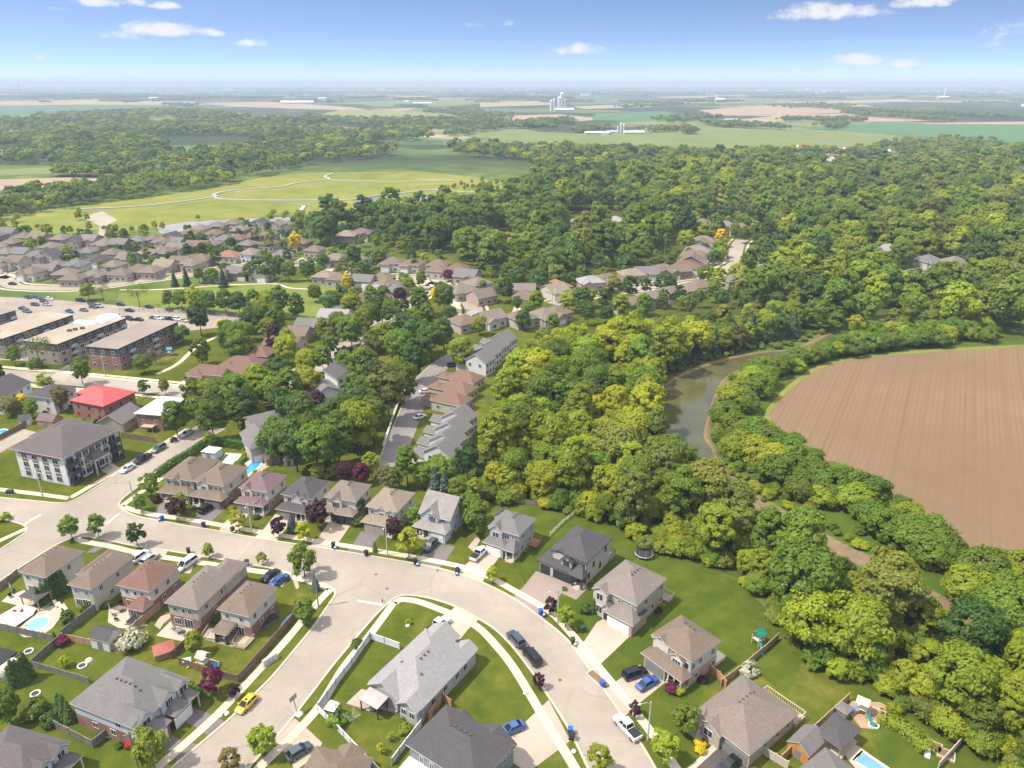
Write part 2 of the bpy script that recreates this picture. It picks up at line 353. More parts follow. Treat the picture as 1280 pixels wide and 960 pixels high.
NEARLAWN = gp([(-60, 660), (-60, 520), (0, 440), (150, 380), (330, 340), (560, 300), (700, 330), (700, 640), (760, 655), (985, 785), (1260, 930), (1330, 1010), (-60, 1010)])
sheet('lawn', NEARLAWN, .008, M_grass)
FLOOR = gp([(655, 634), (720, 650), (775, 660), (805, 692), (870, 706), (925, 724), (962, 757), (985, 800), (1030, 832), (1090, 862), (1180, 900), (1300, 950), (1400, 900), (1400, 780), (1240, 790), (1140, 745), (1010, 675), (905, 612), (880, 575), (828, 545), (815, 505), (845, 470), (920, 445), (1000, 425), (1010, 395), (1300, 400), (1300, 210), (1100, 205), (850, 232), (660, 240), (480, 270), (470, 300), (640, 330), (700, 390), (655, 440), (628, 490), (600, 560), (605, 625)])
sheet('forest_floor', FLOOR, .014, M_floor)
sheet('lawn', gp([(622, 655), (640, 628), (728, 642), (772, 655), (806, 690), (872, 705), (925, 727), (958, 762), (968, 800), (1005, 822), (985, 870), (930, 830), (858, 880), (800, 830), (730, 790), (660, 740)]), .018, M_mown)
sheet('lawn', gp([(1070, 862), (1118, 886), (1170, 930), (1180, 970), (1105, 962), (1085, 905), (1062, 895)]), .018, M_mown)

def field_mat(name, c1, c2, rows=0, ang=0, scl=.03, rowk=.3):
    g = NG(name); c = g.coord(); a = g.noise(scl, 5, .65, c); b = g.noise(.9, 3, .7, c); col = g.ramp(a, [(.3, c1), (.7, c2)])
    col = g.mix(g.mrange(b, .35, .7, 0, .25), col, V3(c1, .75))
    if rows:
        for k, (sc_, di, st) in enumerate(((rows, 1.0, rowk), (rows * .27, 1.2, rowk * .9), (rows * .081, .8, rowk * 1.1))):
            w = g.n('ShaderNodeTexWave'); w.inputs['Scale'].default_value = sc_; w.inputs['Distortion'].default_value = di; w.inputs['Detail'].default_value = 2; w.inputs['Detail Scale'].default_value = .05
            g.l(g.coord('Object', (1, 1, 1), ang), w.inputs['Vector']); fac = g.math('MULTIPLY', g.mrange(w.outputs['Fac'], .0, (.5, .1, .012)[k], st, 0), g.mrange(g.noise(.02, 3, .6, c), .35, .6, .25, 1))
            col = g.mix(fac, col, V3(c1, .5))
    g.bsdf(col, .95, 0, .1); return g.m
M_plough = field_mat('ploughed_soil', (.182, .116, .068), (.23, .152, .092), .2, R(30), .02, .2)
FIELD = cr(gp([(962, 522), (975, 500), (1000, 477), (1040, 456), (1110, 445), (1200, 438), (1300, 434), (1420, 430), (1500, 560), (1480, 760), (1290, 705), (1240, 702), (1190, 695), (1188, 670), (1150, 640), (1085, 612), (1030, 588), (985, 550)]), 5, True)
sheet('ploughed_field', FIELD, .05, M_plough)
sheet('field_margin', cr(gp([(955, 524), (968, 500), (995, 474), (1036, 452), (1108, 441), (1200, 434.5), (1300, 430), (1450, 426), (1480, 500), (1400, 600), (1185, 702), (1085, 617), (1025, 592), (980, 556)]), 5, True), .03, field_mat('margin_grass', (.13, .16, .03), (.24, .22, .06)))
sheet('field_verge', gp([(890, 560), (895, 500), (925, 470), (1000, 440), (1130, 420), (1260, 405), (1300, 430), (1108, 443), (1000, 476), (958, 522), (980, 556), (1085, 617), (1185, 702), (1225, 770), (1190, 770), (1090, 708), (990, 645), (920, 592)]), .02, M_rough)

M_water = None
def water_mat(name, col, rough=.04, bs=.25, scale=.5, tr=0):
    g = NG(name); c = g.coord(); n = g.noise(scale, 4, .6, c); f = g.noise(.05, 3, .6, c)
    p = g.bsdf(g.ramp(f, [(.35, V3(col, .8)), (.65, V3(col, 1.15))]), rough, 0, .5, n, bs, .02); return g.m
RIV_L = gp([(1040, 418), (1000, 436), (955, 441), (908, 450), (872, 462), (842, 476), (820, 494), (812, 512), (815, 535), (830, 556), (858, 575), (880, 592), (905, 612), (940, 640)])
RIV_R = gp([(1060, 422), (1010, 442), (965, 455), (925, 462), (903, 476), (891, 500), (884, 525), (880, 545), (889, 560), (893, 572), (899, 588), (917, 606), (950, 636)])
sheet('river', cr(RIV_L, 4) + cr(RIV_R, 4)[::-1], .03, water_mat('river_water', (.095, .09, .036), .05, .12, .35))
M_mud = m_ground('river_mud', [(.3, (.13, .09, .05)), (.5, (.2, .145, .09)), (.7, (.28, .21, .14))], (.05, .3, 2))
mb = MB()
for line, sgn in ((cr(RIV_L, 4), 1), (cr(RIV_R, 4), -1)):      # the river's low mud banks
    for i in range(len(line) - 1):
        for (o0, z0, o1, z1) in ((-.2, .02, .5, .4), (.5, .4, 1.2, .35), (1.2, .35, 2.4, .02)):
            q = []
            for j, (o_, z_) in ((i, (o0, z0)), (i + 1, (o0, z0)), (i + 1, (o1, z1)), (i, (o1, z1))):
                a = Vector(line[max(0, j - 1)]); b = Vector(line[min(len(line) - 1, j + 1)]); d = (b - a).normalized(); nn = Vector((d.y, -d.x)) * sgn
                p = Vector(line[j]) + nn * (o_ * (.75 + .5 * mnoise.noise((line[j][0] * .1, line[j][1] * .1, sgn)))); q.append((p.x, p.y, z_))
            mb.face(q if sgn < 0 else q[::-1])
tag(mb.build('river_bank', M_mud), kind='structure')
mb = MB(); MUDS = cr(gp([(890, 575), (905, 596), (935, 622), (985, 650), (1045, 684), (1105, 712), (1150, 737), (1215, 778), (1290, 820)]), 6)
wv = [2.6 + 1.3 * mnoise.noise((p[0] * .05, p[1] * .05, 3)) for p in MUDS]
for i in range(len(MUDS) - 1):
    a = Vector(MUDS[max(0, i - 1)]); b = Vector(MUDS[min(len(MUDS) - 1, i + 2)]); d = (b - a).normalized(); nn = Vector((-d.y, d.x))
    p, q = Vector(MUDS[i]), Vector(MUDS[i + 1]); mb.face([(*(p - nn * wv[i]), .034), (*(q - nn * wv[i + 1]), .034), (*(q + nn * wv[i + 1]), .034), (*(p + nn * wv[i]), .034)])
tag(mb.build('muddy_channel', M_mud), kind='structure')

# far fields: (pixels, colours, height)
FG = lambda n, a, b: field_mat(n, a, b, 0, 0, .01)
tan1 = FG('stubble_field', (.29, .225, .135), (.38, .3, .195)); tan2 = FG('bare_field', (.31, .215, .14), (.38, .275, .19))
gr1 = FG('pasture', (.125, .165, .045), (.19, .21, .07)); gr2 = FG('young_crop', (.07, .15, .06), (.09, .18, .07)); gr3 = FG('hay_field', (.17, .19, .06), (.26, .25, .1))
soil = FG('dry_field', (.3, .22, .15), (.4, .3, .2))
FARF = [
 (tan1, [(-60, 127.5), (120, 124.5), (245, 127.5), (240, 131), (100, 131), (-60, 133)]), (gr2, [(-60, 133), (100, 131.5), (235, 131.5), (215, 138), (60, 142), (-60, 146)]),
 (tan1, [(250, 129), (330, 127), (440, 134), (470, 139), (360, 135.5), (290, 133)]), (gr3, [(430, 136.5), (560, 141), (575, 147), (540, 150), (470, 149), (400, 143)]),
 (gr1, [(-60, 187), (40, 184), (56, 190), (24, 196), (-60, 199)]), (gr1, [(-60, 216), (70, 208.5), (84, 213), (60, 218), (-60, 222)]), (soil, [(-60, 226), (20, 224), (140, 220.5), (157, 223), (100, 231), (-60, 243)]),
 (gr1, [(430, 128), (600, 122), (640, 126), (560, 133), (470, 133)]), (gr1, [(520, 166), (640, 158), (680, 166), (600, 172)]), (gr1, [(585, 182), (640, 164), (760, 168), (850, 153), (900, 159), (960, 163.5), (1040, 167), (1240, 180.5), (1205, 195), (1100, 201), (1000, 191), (900, 193), (760, 189), (640, 187)]),
 (gr2, [(1000, 160), (1100, 153), (1300, 155.5), (1300, 185), (1240, 179), (1100, 167)]), (tan2, [(872, 138), (960, 131.5), (1080, 131), (1100, 135), (1060, 141), (980, 143), (900, 144)]), (tan2, [(900, 152), (985, 143.5), (1090, 142), (1168, 151), (1100, 152.5), (985, 153)]),
 (tan2, [(628, 144.5), (700, 143), (757, 149), (720, 152), (628, 150.5)]), (tan1, [(600, 128), (690, 126), (692, 131), (600, 134)]), (tan1, [(715, 133), (800, 130), (815, 134), (730, 136.5)]), (gr2, [(700, 128.5), (760, 125), (800, 128), (720, 132)]),
 (gr2, [(745, 142), (830, 139), (870, 147), (800, 152), (740, 150)]), (tan2, [(1150, 154), (1300, 152), (1300, 156), (1160, 155.4)]), (tan1, [(960, 127.5), (1130, 124), (1150, 127), (1000, 130.5)]), (gr1, [(880, 127), (950, 123), (1000, 126), (900, 131)]),
 (tan1, [(820, 121), (930, 119), (940, 121), (830, 123)]), (gr2, [(1020, 117), (1180, 115.5), (1190, 117.5), (1030, 119.5)]), (tan1, [(-60, 117), (60, 116), (90, 117.5), (-60, 119.5)]), (gr3, [(430, 118), (560, 116), (590, 118), (450, 120.5)]),
 (gr3, [(990, 205), (1060, 200), (1165, 202), (1150, 209), (1040, 212)])]
for i, (m, p) in enumerate(FARF): sheet('far_field', gp(p), .1 + .03 * i, m)
MEADOW = gp([(-80, 292), (0, 272), (60, 262), (150, 252), (265, 236), (330, 221), (400, 215.5), (520, 214), (600, 222), (650, 234), (640, 247), (560, 262), (470, 266), (390, 268), (250, 276), (180, 286), (140, 291), (60, 292), (-60, 305)])
sheet('meadow', MEADOW, .04, M_meadow)
sheet('pond', gp([(196, 284), (230, 277.5), (300, 273.5), (370, 270.5), (372, 275), (330, 281), (250, 287), (200, 292)]), .06, water_mat('pond_water', (.3, .28, .22), .35, .2, .3))
sheet('pond', gp([(518, 252), (524, 245), (534, 246), (531, 253), (523, 256)]), .06, water_mat('marsh_water', (.3, .28, .22), .35, .2, .3))
for p in ([(440, 250.5), (470, 245.5), (500, 243), (502, 245), (475, 249), (450, 252)], [(330, 250), (380, 249.5), (400, 250.5), (380, 252), (335, 252)]): sheet('pond', gp(p), .06, MATS.get('w2') or water_mat('shallow_water', (.2, .19, .15), .12, .2, .3))
M_gravel = m_pave('gravel', (.37, .32, .26), 0, .3)
sheet('gravel_lot', gp([(103, 271.5), (128, 264), (147, 275), (137, 280), (133, 294), (122, 296), (125, 283), (112, 276)]), .07, M_gravel)
PARK = gp([(140, 392), (150, 366), (230, 357), (330, 351), (420, 346), (432, 372), (400, 395), (300, 402), (200, 388)])
sheet('park_grass', PARK, .03, m_ground('park_grass', [(.3, (.1, .14, .03)), (.5, (.16, .19, .045)), (.65, (.22, .23, .065))], (.02, .1, .8)))

M_road = m_pave('road_asphalt', (.335, .285, .237), .22, .32)
M_walk = m_pave('sidewalk_concrete', (.58, .48, .36), 0, .18, .25)
M_kerb = m_pave('kerb_concrete', (.52, .435, .335), 0, .2)
M_conc = m_pave('driveway_concrete', (.42, .345, .275), 0, .2, .25)
M_white_conc = m_pave('new_concrete', (.47, .4, .32), 0, .12, .2)
M_tar = m_pave('driveway_asphalt', (.17, .15, .145), 0, .3)
M_dark = m_pave('fresh_asphalt', (.09, .075, .072), 0, .25)
M_paver = m_pave('paver_drive', (.29, .23, .19), 0, .2, .2)
M_lane = m_pave('lane_asphalt', (.23, .2, .195), .3, .4)
M_lot = m_pave('parking_asphalt', (.32, .265, .215), .3, .25)
M_linew = m_plain('road_paint', (.75, .72, .68), .7)
E1 = [(-60, 614), (0, 622), (40, 626), (74, 629), (87, 627.5), (101, 621), (125, 606), (150, 590), (187, 567), (215, 552), (234, 541), (250, 531)]
E2 = [(282, 536), (256, 550), (231, 566), (200, 587), (177, 605), (160, 618), (151, 626), (149, 632), (153, 637.5), (165, 643), (180, 647.5), (208, 652.5), (236, 658), (270, 663.5), (294, 668), (344, 676.5), (392, 683.5), (436, 690.5), (462, 695), (509, 703), (550, 711), (578, 719), (600, 727), (640, 747), (677, 773), (710, 801), (738, 838), (773, 888), (803, 933), (820, 962), (848, 1010)]
E3 = [(762, 1010), (735, 960), (712, 913), (687, 873), (662, 836), (640, 808), (620, 788), (597, 773), (567, 757.5), (537, 748), (510, 744), (495, 747), (483, 756), (467, 772), (447, 795), (417, 831), (387, 870), (353, 913), (318, 952), (268, 1010)]
E4 = [(160, 1010), (217, 958), (260, 922), (290, 896), (320, 866), (340, 846), (366, 815), (392, 783), (412, 754), (419, 742), (411, 733), (394, 726), (345, 712), (320, 707), (290, 701.5), (255, 696), (210, 688.5), (190, 686), (160, 681), (140, 676.5), (112, 671.5), (97, 671), (73, 680), (40, 700), (0, 726), (-60, 765)]
E5 = [(-60, 724), (0, 687), (27, 669), (34, 662), (28, 656), (12, 651), (0, 648.5), (-60, 638)]
EDGES = [cr(gp(e), 4) for e in (E1, E2, E3, E4, E5)]
ROADP = [p for e in EDGES for p in e]
sheet('road', ROADP, .022, M_road)
KERBS = MB()
for e in EDGES: ribbon(KERBS, e, .42, 0, .12)
tag(KERBS.build('kerb', M_kerb), kind='structure')
ROADS2 = [(9.0, [(-60, 463), (0, 467.5), (60, 472.5), (120, 478), (180, 484), (235, 490), (285, 498), (330, 498), (362, 483), (378, 470), (400, 456), (425, 439), (445, 418), (470, 402), (490, 394), (506, 381), (525, 369), (541, 357.5), (552, 350), (562, 345)]),
 (8.5, [(541, 356), (524, 351), (508, 346.5), (490, 346), (470, 350)]), (8.5, [(592, 398), (592, 386), (585, 376), (570, 366), (552, 354)]),
 (8.5, [(-60, 330), (0, 347), (16, 357), (40, 359.5), (66, 360.5), (97, 360), (136, 356.5), (164, 352), (194, 348.5), (231, 343), (270, 337), (312, 332), (356, 330), (380, 328), (392, 323), (420, 318)]), (8, [(0, 348), (16, 344), (34, 340), (60, 333), (75, 322), (92, 317), (108, 320)]), (8, [(180, 300), (240, 297), (290, 291), (310, 287), (330, 285)]),
 (8.5, [(690, 380), (711, 374.5), (741, 368), (780, 362), (820, 357), (845, 350), (886, 344), (908, 336), (921, 328), (919, 318), (923, 305), (928, 300)]),
 (7.5, [(486, 590), (496, 560), (508, 530), (519, 503), (529, 480), (541, 466), (558, 452), (588, 436)]),
 (6, [(600, 178), (700, 186), (800, 189), (900, 194), (1000, 203), (1100, 206), (1150, 205)]), (6, [(855, 162.5), (960, 165.5), (1100, 170), (1240, 180.2), (1290, 184)])]
for w, p in ROADS2:
    mb = MB(); pts = cr(gp(p), 5); ribbon(mb, pts, w, 0, .026 if w > 7 else .16); tag(mb.build('road', M_lane if w == 7.5 else M_road), kind='structure')
    if w > 7.9:
        mb = MB(); a, b = ribbon_pts(pts, w + 4.5)
        for q in (a, b): ribbon(mb, q, 1.5, 0, .05)
        tag(mb.build('sidewalk', M_walk), kind='structure')
mb = MB(); ribbon(mb, ribbon_pts(cr(gp(ROADS2[7][1]), 5), 7.7)[0], .3, 0, .12); tag(mb.build('kerb', M_kerb), kind='structure')
# stop lines and lane marks
mb = MB()
for a, b, w in (((447, 751), (478, 756), .5), ((30, 655.5), (51, 643), .45), ((133, 655), (149, 642), .45)): ribbon(mb, gp([a, b]), w, 0, .028)
tag(mb.build('road_marking', M_linew), kind='structure')
WALKS = [(1.6, [(152, 633), (176, 640.5), (209, 646), (247, 651.5), (287, 658.5), (333, 666.5), (372, 672.5), (400, 677.5), (439, 683.5), (478, 690), (517, 696.5), (556, 704), (578, 709), (600, 715.5), (640, 737), (687, 765), (713, 791), (740, 824), (773, 864), (800, 897.5), (823, 928), (848, 965), (880, 1010)]),
 (1.6, [(493, 752.5), (463, 793), (430, 834), (400, 882), (363, 923), (327, 957), (280, 1010)]), (1.6, [(493, 754), (502, 749.5), (520, 751.5), (537, 757), (567, 769), (597, 784), (620, 807), (640, 832), (663, 869), (683, 903), (707, 941), (720, 963), (745, 1010)]),
 (1.6, [(413, 737), (393, 758), (360, 798), (320, 842), (277, 888), (245, 918), (213, 946), (140, 1010)]), (1.6, [(96, 672), (103, 676.5), (140, 683.5), (167, 690), (217, 698.5), (267, 706), (320, 714), (353, 718), (385, 726.5), (412, 736)]),
 (1.6, [(-60, 604), (0, 612), (42, 617), (86, 623)]), (1.6, [(88, 622.5), (125, 601), (156, 583), (200, 557), (235, 536)]), (1.6, [(152, 633), (168, 621), (183, 611), (207, 594)]), (1.4, [(-60, 705), (0, 676), (33, 661)]),
 (1.5, [(-60, 454), (0, 458.5), (32, 462), (80, 466), (130, 472), (200, 479), (250, 486)]), (1.5, [(-60, 476), (0, 480), (60, 485), (170, 498)]), (1.8, [(196, 468), (222, 455), (245, 434), (262, 425), (285, 415)]),
 (1.6, [(150, 362.5), (200, 362), (275, 357), (310, 355.5), (345, 355), (362, 360), (395, 362)])]
for w, p in WALKS:
    mb = MB(); ribbon(mb, cr(gp(p), 5), w, 0, .075); tag(mb.build('sidewalk', M_walk), kind='structure')
DRIVES = [('Td', [(183, 648), (193, 641), (207, 619), (219, 623), (209, 645), (203, 652)]), ('Td', [(236, 658), (242, 648), (259, 630), (282, 636), (264, 652), (256, 661)]), ('C', [(273, 664), (280, 654), (294, 640), (311, 641), (303, 659), (296, 668)]),
 ('W', [(318, 672), (330, 661), (344, 643), (361, 645), (358, 660), (345, 677)]), ('C', [(387, 683), (397, 673), (412, 652), (438, 657), (424, 677), (413, 687)]), ('T', [(433, 690), (441, 681), (451, 664), (476, 668), (463, 685), (461, 695)]),
 ('T', [(520, 705), (528, 693), (536, 678), (569, 683), (558, 700), (549, 711)]), ('C', [(573, 717), (583, 705), (610, 683), (629, 690), (611, 714), (603, 728)]), ('P', [(642, 747), (652, 736), (670, 714), (712, 729), (689, 758), (678, 773)]),
 ('C', [(713, 803), (730, 802), (746, 778), (763, 769), (795, 788), (752, 829), (742, 842)]), ('C', [(755, 861), (770, 852), (800, 831), (833, 852), (793, 884), (780, 897)]), ('D', [(897, 932), (932, 956), (905, 990), (862, 968)]), ('W', [(893, 929), (899, 934), (866, 964), (856, 964)]),
 ('C', [(634, 922), (656, 903), (686, 875), (713, 926), (660, 966), (636, 950)]), ('W', [(541, 791), (551, 779), (560, 768), (569, 758), (599, 774), (585, 787), (577, 797), (562, 808)]), ('C', [(368, 898), (383, 910), (403, 929), (392, 948), (368, 964), (365, 954), (354, 938), (342, 924)]),
 ('T', [(220, 880), (232, 881), (264, 893), (282, 903), (262, 921), (247, 910), (216, 896)]), ('T', [(188, 905), (203, 911), (228, 927), (250, 931), (227, 951), (213, 946), (178, 926)]),
 ('T', [(108, 691), (118, 691), (133, 683), (145, 677), (134, 675), (122, 681)]), ('C', [(160, 703), (190, 709), (205, 697), (210, 688.5), (190, 685.5), (180, 692)]), ('C', [(220, 716), (238, 717), (244, 702), (254, 696), (238, 693), (230, 699)]),
 ('T', [(291, 723), (300, 716), (311, 712), (319, 707), (296, 702), (288, 706)]), ('C', [(336, 730), (353, 734), (362, 722), (372, 718), (345, 711.5), (338, 717)]), ('L', [(-60, 575), (0, 550), (28, 536), (48, 541), (18, 556), (-10, 572), (-60, 605)]),
 ('C', [(126, 588), (140, 596), (152, 586), (140, 579)]), ('L', [(-60, 372), (0, 371), (60, 374), (150, 382), (240, 389), (302, 394), (318, 402), (292, 408), (250, 412), (222, 416), (180, 428), (120, 444), (60, 452), (-60, 448)]), ('T', [(70, 466), (84, 456), (98, 446), (108, 450), (94, 460), (84, 468)]),
 ('C', [(212, 485), (232, 474), (252, 467), (268, 470), (250, 480), (236, 490)]), ('C', [(60, 473), (70, 466), (88, 468), (80, 478)]), ('W', [(574, 392), (560, 392), (564, 372), (577, 372)]), ('W', [(640, 390), (648, 372), (660, 372), (659, 390)]), ('W', [(426, 345), (440, 330), (448, 331), (436, 346)]), ('W', [(404, 338), (416, 329), (424, 330), (414, 340)])]
DM = {'C': M_conc, 'W': M_white_conc, 'T': M_tar, 'Td': M_tar, 'D': M_dark, 'P': M_paver, 'L': M_lot}
for i, (k, p) in enumerate(DRIVES): sheet('driveway' if k != 'L' else 'parking_lot', gp(p), .034 + .0005 * i, DM[k])
# boardwalks over the wetland
for w, p, bl in ((2.6, [(97, 262), (180, 258), (265, 247), (267, 244), (280, 240), (310, 237), (350, 234), (370, 229.5), (410, 224.5), (406, 221), (416, 217)], 'grey boardwalk crossing the wetland meadow from the gravel lot to the far wood'), (2.6, [(265, 246), (280, 249.5), (330, 251), (400, 251), (440, 250), (470, 245), (500, 242), (540, 238), (560, 240), (600, 241), (630, 243)], 'grey boardwalk along the near side of the wetland loop'), (2.6, [(410, 225), (440, 226.5), (500, 227.5), (570, 226.5)], 'straight grey boardwalk along the far edge of the wetland meadow'), (3.2, [(376, 264), (381, 257)], 'short grey pier leading to the small viewing platform'), (2.4, [(372, 257.5), (389, 257)], 'small grey viewing platform at the end of the pier')):
    mb = MB(); ribbon(mb, cr(gp(p), 5), w, 0, .8); tag(mb.build('boardwalk', m_plain('grey_boards', (.42, .39, .36), .8)), bl, 'boardwalk')

mb = MB(); ribbon(mb, cr(gp([(655, 233), (672, 230), (690, 226), (704, 223)]), 4), 4, 0, .2); tag(mb.build('path', M_gravel), kind='structure')
# pool decks and patios
PATIOS = [('W', [(20, 790), (32, 778), (52, 762), (66, 757), (78, 757), (77, 770), (66, 785), (50, 796), (30, 797)], 0), ('W', [(2, 752), (12, 743), (30, 738), (42, 744), (34, 758), (22, 757)], 0), ('W', [(135, 778), (136, 762), (150, 756), (165, 764), (166, 775), (155, 781), (165, 783), (172, 775), (185, 782), (165, 787), (148, 785)], 0),
 ('W', [(195, 795), (213, 777), (250, 786), (234, 803)], 0), ('C', [(193, 782), (200, 771), (212, 767), (214, 772), (204, 780), (200, 787)], 0), ('P', [(255, 799), (263, 786), (280, 790), (318, 797), (306, 812), (292, 810), (270, 804)], 0), ('C', [(433, 881), (452, 863), (500, 876), (496, 892), (474, 886), (462, 890)], .35),
 ('W', [(272, 583), (282, 566), (303, 567), (293, 583)], 0), ('W', [(306, 598), (302, 582), (314, 573), (331, 578), (337, 583), (318, 594)], 0), ('C', [(1048, 927), (1072, 932), (1130, 975), (1090, 985), (1060, 950)], 0), ('M', [(1058, 888), (1064, 876), (1100, 878), (1118, 887), (1092, 912), (1076, 910)], 0),
 ('C', [(866, 907), (873, 903), (898, 925), (889, 932)], 0), ('P', [(702, 742), (712, 730), (735, 735), (720, 750)], 0), ('C', [(358, 712), (372, 722), (374, 735), (370, 737), (366, 725), (356, 716)], 0), ('C', [(600, 676), (592, 690), (585, 684), (597, 669)], 0)]
PM = dict(DM); PM['M'] = m_ground('wood_mulch', [(.3, (.3, .2, .13)), (.6, (.42, .3, .2))], (.1, .6, 3))
for i, (k, p, h) in enumerate(PATIOS):
    pts = gp(p)
    if h:
        mb = MB(); mb.prism(pts, 0, h); tag(mb.build('patio', PM[k]), kind='structure')
    else: sheet('patio', pts, .06 + .0006 * i, PM[k])
# haze: even, thin air over the whole country
g = NG('haze'); vp = g.n('ShaderNodeVolumePrincipled'); vp.inputs['Color'].default_value = (.72, .84, .98, 1); vp.inputs['Density'].default_value = 1.35e-4; vp.inputs['Anisotropy'].default_value = 0
g.l(vp.outputs[0], g.o.inputs['Volume'])
mb = MB(); mb.box(-50000, 50000, -300, 60000, -1, 152); tag(mb.build('haze', g.m), kind='stuff')
# ------------------------------------------------------------------ house kit
def RC(n, c): return m_shingle('shingles_' + n, c)
ROOF = {'rust': RC('rust', (.19, .118, .085)), 'brown': RC('brown', (0.176, 0.132, 0.101)), 'tan': RC('tan', (0.246, 0.194, 0.145)), 'taupe': RC('taupe', (0.194, 0.158, 0.132)), 'grey': RC('grey', (0.163, 0.151, 0.145)), 'dark': RC('charcoal', (0.084, 0.077, 0.079)), 'lightgrey': RC('light_grey', (0.290, 0.273, 0.268)),
        'weathered': m_shingle('shingles_weathered', (0.246, 0.224, 0.207), .4), 'redbrown': RC('red_brown', (0.176, 0.101, 0.079)), 'plum': RC('plum', (0.176, 0.114, 0.119)), 'orange': RC('terracotta', (0.273, 0.145, 0.088)), 'red': m_plain('red_metal_roof', (.46, .07, .066), .45, 0, .4), 'white': m_plain('pale_metal_roof', (0.546, 0.546, 0.546), .5), 'apt': RC('apartment', (0.123, 0.104, 0.101)), 'mauve': RC('mauve', (0.207, 0.172, 0.150))}
WALL = {'beige': m_siding('siding_beige', (0.484, 0.440, 0.370)), 'cream': m_siding('siding_cream', (0.581, 0.537, 0.458)), 'greyw': m_siding('siding_grey', (0.405, 0.405, 0.405)), 'white': m_siding('siding_white', (0.660, 0.651, 0.634)), 'blue': m_siding('siding_pale_blue', (0.484, 0.528, 0.563)), 'khaki': m_siding('siding_khaki', (0.440, 0.405, 0.326)),
        'brick': m_brick('red_brick', (0.229, 0.101, 0.075)), 'tanbrick': m_brick('tan_brick', (0.370, 0.299, 0.238)), 'greystone': m_brick('grey_stone', (0.370, 0.352, 0.326)), 'palestone': m_brick('pale_stone', (0.484, 0.449, 0.405)), 'brownbrick': m_brick('brown_brick', (0.238, 0.150, 0.114)), 'stucco': m_plain('white_stucco', (0.651, 0.651, 0.651), .85), 'darkgrey': m_siding('siding_slate', (0.238, 0.246, 0.264)), 'darkbrown': m_siding('siding_dark_brown', (0.088, 0.075, 0.079)), 'pinkbrick': m_brick('pink_brick', (0.405, 0.290, 0.238))}
M_trim = m_plain('white_trim', (.62, .6, .56), .5, 0, .4, .04); M_dtrim = m_plain('dark_trim', (.05, .05, .055), .5, 0, .4, .04); M_ttrim = m_plain('tan_trim', (.5, .44, .36), .5, 0, .4, .04)
M_gl = m_glass(); M_wdoor = m_plain('white_door', (.74, .73, .7), .45, 0, .4, .04); M_bdoor = m_plain('black_door', (.03, .032, .04), .4, 0, .4, .04); M_gdoor = m_plain('grey_door', (.2, .19, .19), .45, 0, .4, .05); M_tdoor = m_plain('tan_door', (.36, .31, .25), .45, 0, .4, .05); M_rdoor = m_plain('red_door', (.25, .05, .04), .45)
M_wood = m_plain('cedar', (.38, .23, .13), .75, 0, .2, .25, 2); M_deck = m_plain('deck_boards', (.42, .32, .24), .75, 0, .2, .2, 2); M_vent = m_plain('vent', (.08, .075, .075), .6)
M_oldwood = m_plain('old_boards', (.22, .185, .155), .85, 0, .2, .3, 1.5); M_paleboard = m_plain('pale_boards', (.56, .47, .37), .75, 0, .2, .15, 1.5)

def roof_geo(mb, x0, x1, y0, y1, z, kind, pitch, th=.2):
    wx, wy = x1 - x0, y1 - y0; xc, yc = (x0 + x1) / 2, (y0 + y1) / 2; T = z + th
    ring = [(x0, y0), (x1, y0), (x1, y1), (x0, y1)]
    def skirt():
        mb.face([(p[0], p[1], z) for p in ring[::-1]], 1)
        for i in range(4): a, b = ring[i], ring[(i + 1) % 4]; mb.face([(*a, z), (*b, z), (*b, T), (*a, T)], 1)
    if kind == 'hip':
        skirt(); h = pitch * min(wx, wy) / 2
        if wx >= wy: r0, r1 = (x0 + wy / 2, yc, T + h), (x1 - wy / 2, yc, T + h)
        else: r0, r1 = (xc, y0 + wx / 2, T + h), (xc, y1 - wx / 2, T + h)
        a, b, c, d = [(*p, T) for p in ring]
        if abs(wx - wy) < .02: 
            for q in ((a, b), (b, c), (c, d), (d, a)): mb.face([*q, r0])
        elif wx > wy: mb.face([a, b, r1, r0]); mb.face([b, c, r1]); mb.face([c, d, r0, r1]); mb.face([d, a, r0])
        else: mb.face([a, b, r0]); mb.face([b, c, r1, r0]); mb.face([c, d, r1]); mb.face([d, a, r0, r1])
        return T + h
    if kind in ('gx', 'gy'):
        h = pitch * (wy if kind == 'gx' else wx) / 2
        for s in (-1, 1):
            if kind == 'gy': e = x0 if s < 0 else x1; q = [(e, y0, z), (xc, y0, z + h), (xc, y1, z + h), (e, y1, z)]
            else: e = y0 if s < 0 else y1; q = [(x0, e, z), (x0, yc, z + h), (x1, yc, z + h), (x1, e, z)]
            t = [(p[0], p[1], p[2] + th) for p in q]
            flip = (kind == 'gy' and s > 0) or (kind == 'gx' and s < 0)
            top, bot = (t, q[::-1]) if flip else (t[::-1], q)
            mb.face(top if not flip else t, 0) if False else mb.face(t[::-1] if not flip else t, 0)
            mb.face(q if not flip else q[::-1], 1)
            for i in range(4):
                a, b = i, (i + 1) % 4
                if i == 1: continue
                mb.face([q[a], q[b], t[b], t[a]] if not flip else [q[b], q[a], t[a], t[b]], 1)
        return z + h + th
    if kind in ('shed', 'hipshed'):                     # high at y1, low at y0
        h = pitch * wy; skirt(); a, b, c, d = [(*p, T) for p in ring]
        if kind == 'shed': r0, r1 = (x0, y1, T + h), (x1, y1, T + h)
        else: k = min(wy * .8, wx * .4); r0, r1 = (x0 + k, y1, T + h), (x1 - k, y1, T + h)
        mb.face([a, b, r1, r0]); mb.face([b, c, r1]); mb.face([d, a, r0]); mb.face([c, d, r0, r1], 1); return T + h
    if kind == 'flat':
        skirt(); mb.face([(*p, T) for p in ring]); return T

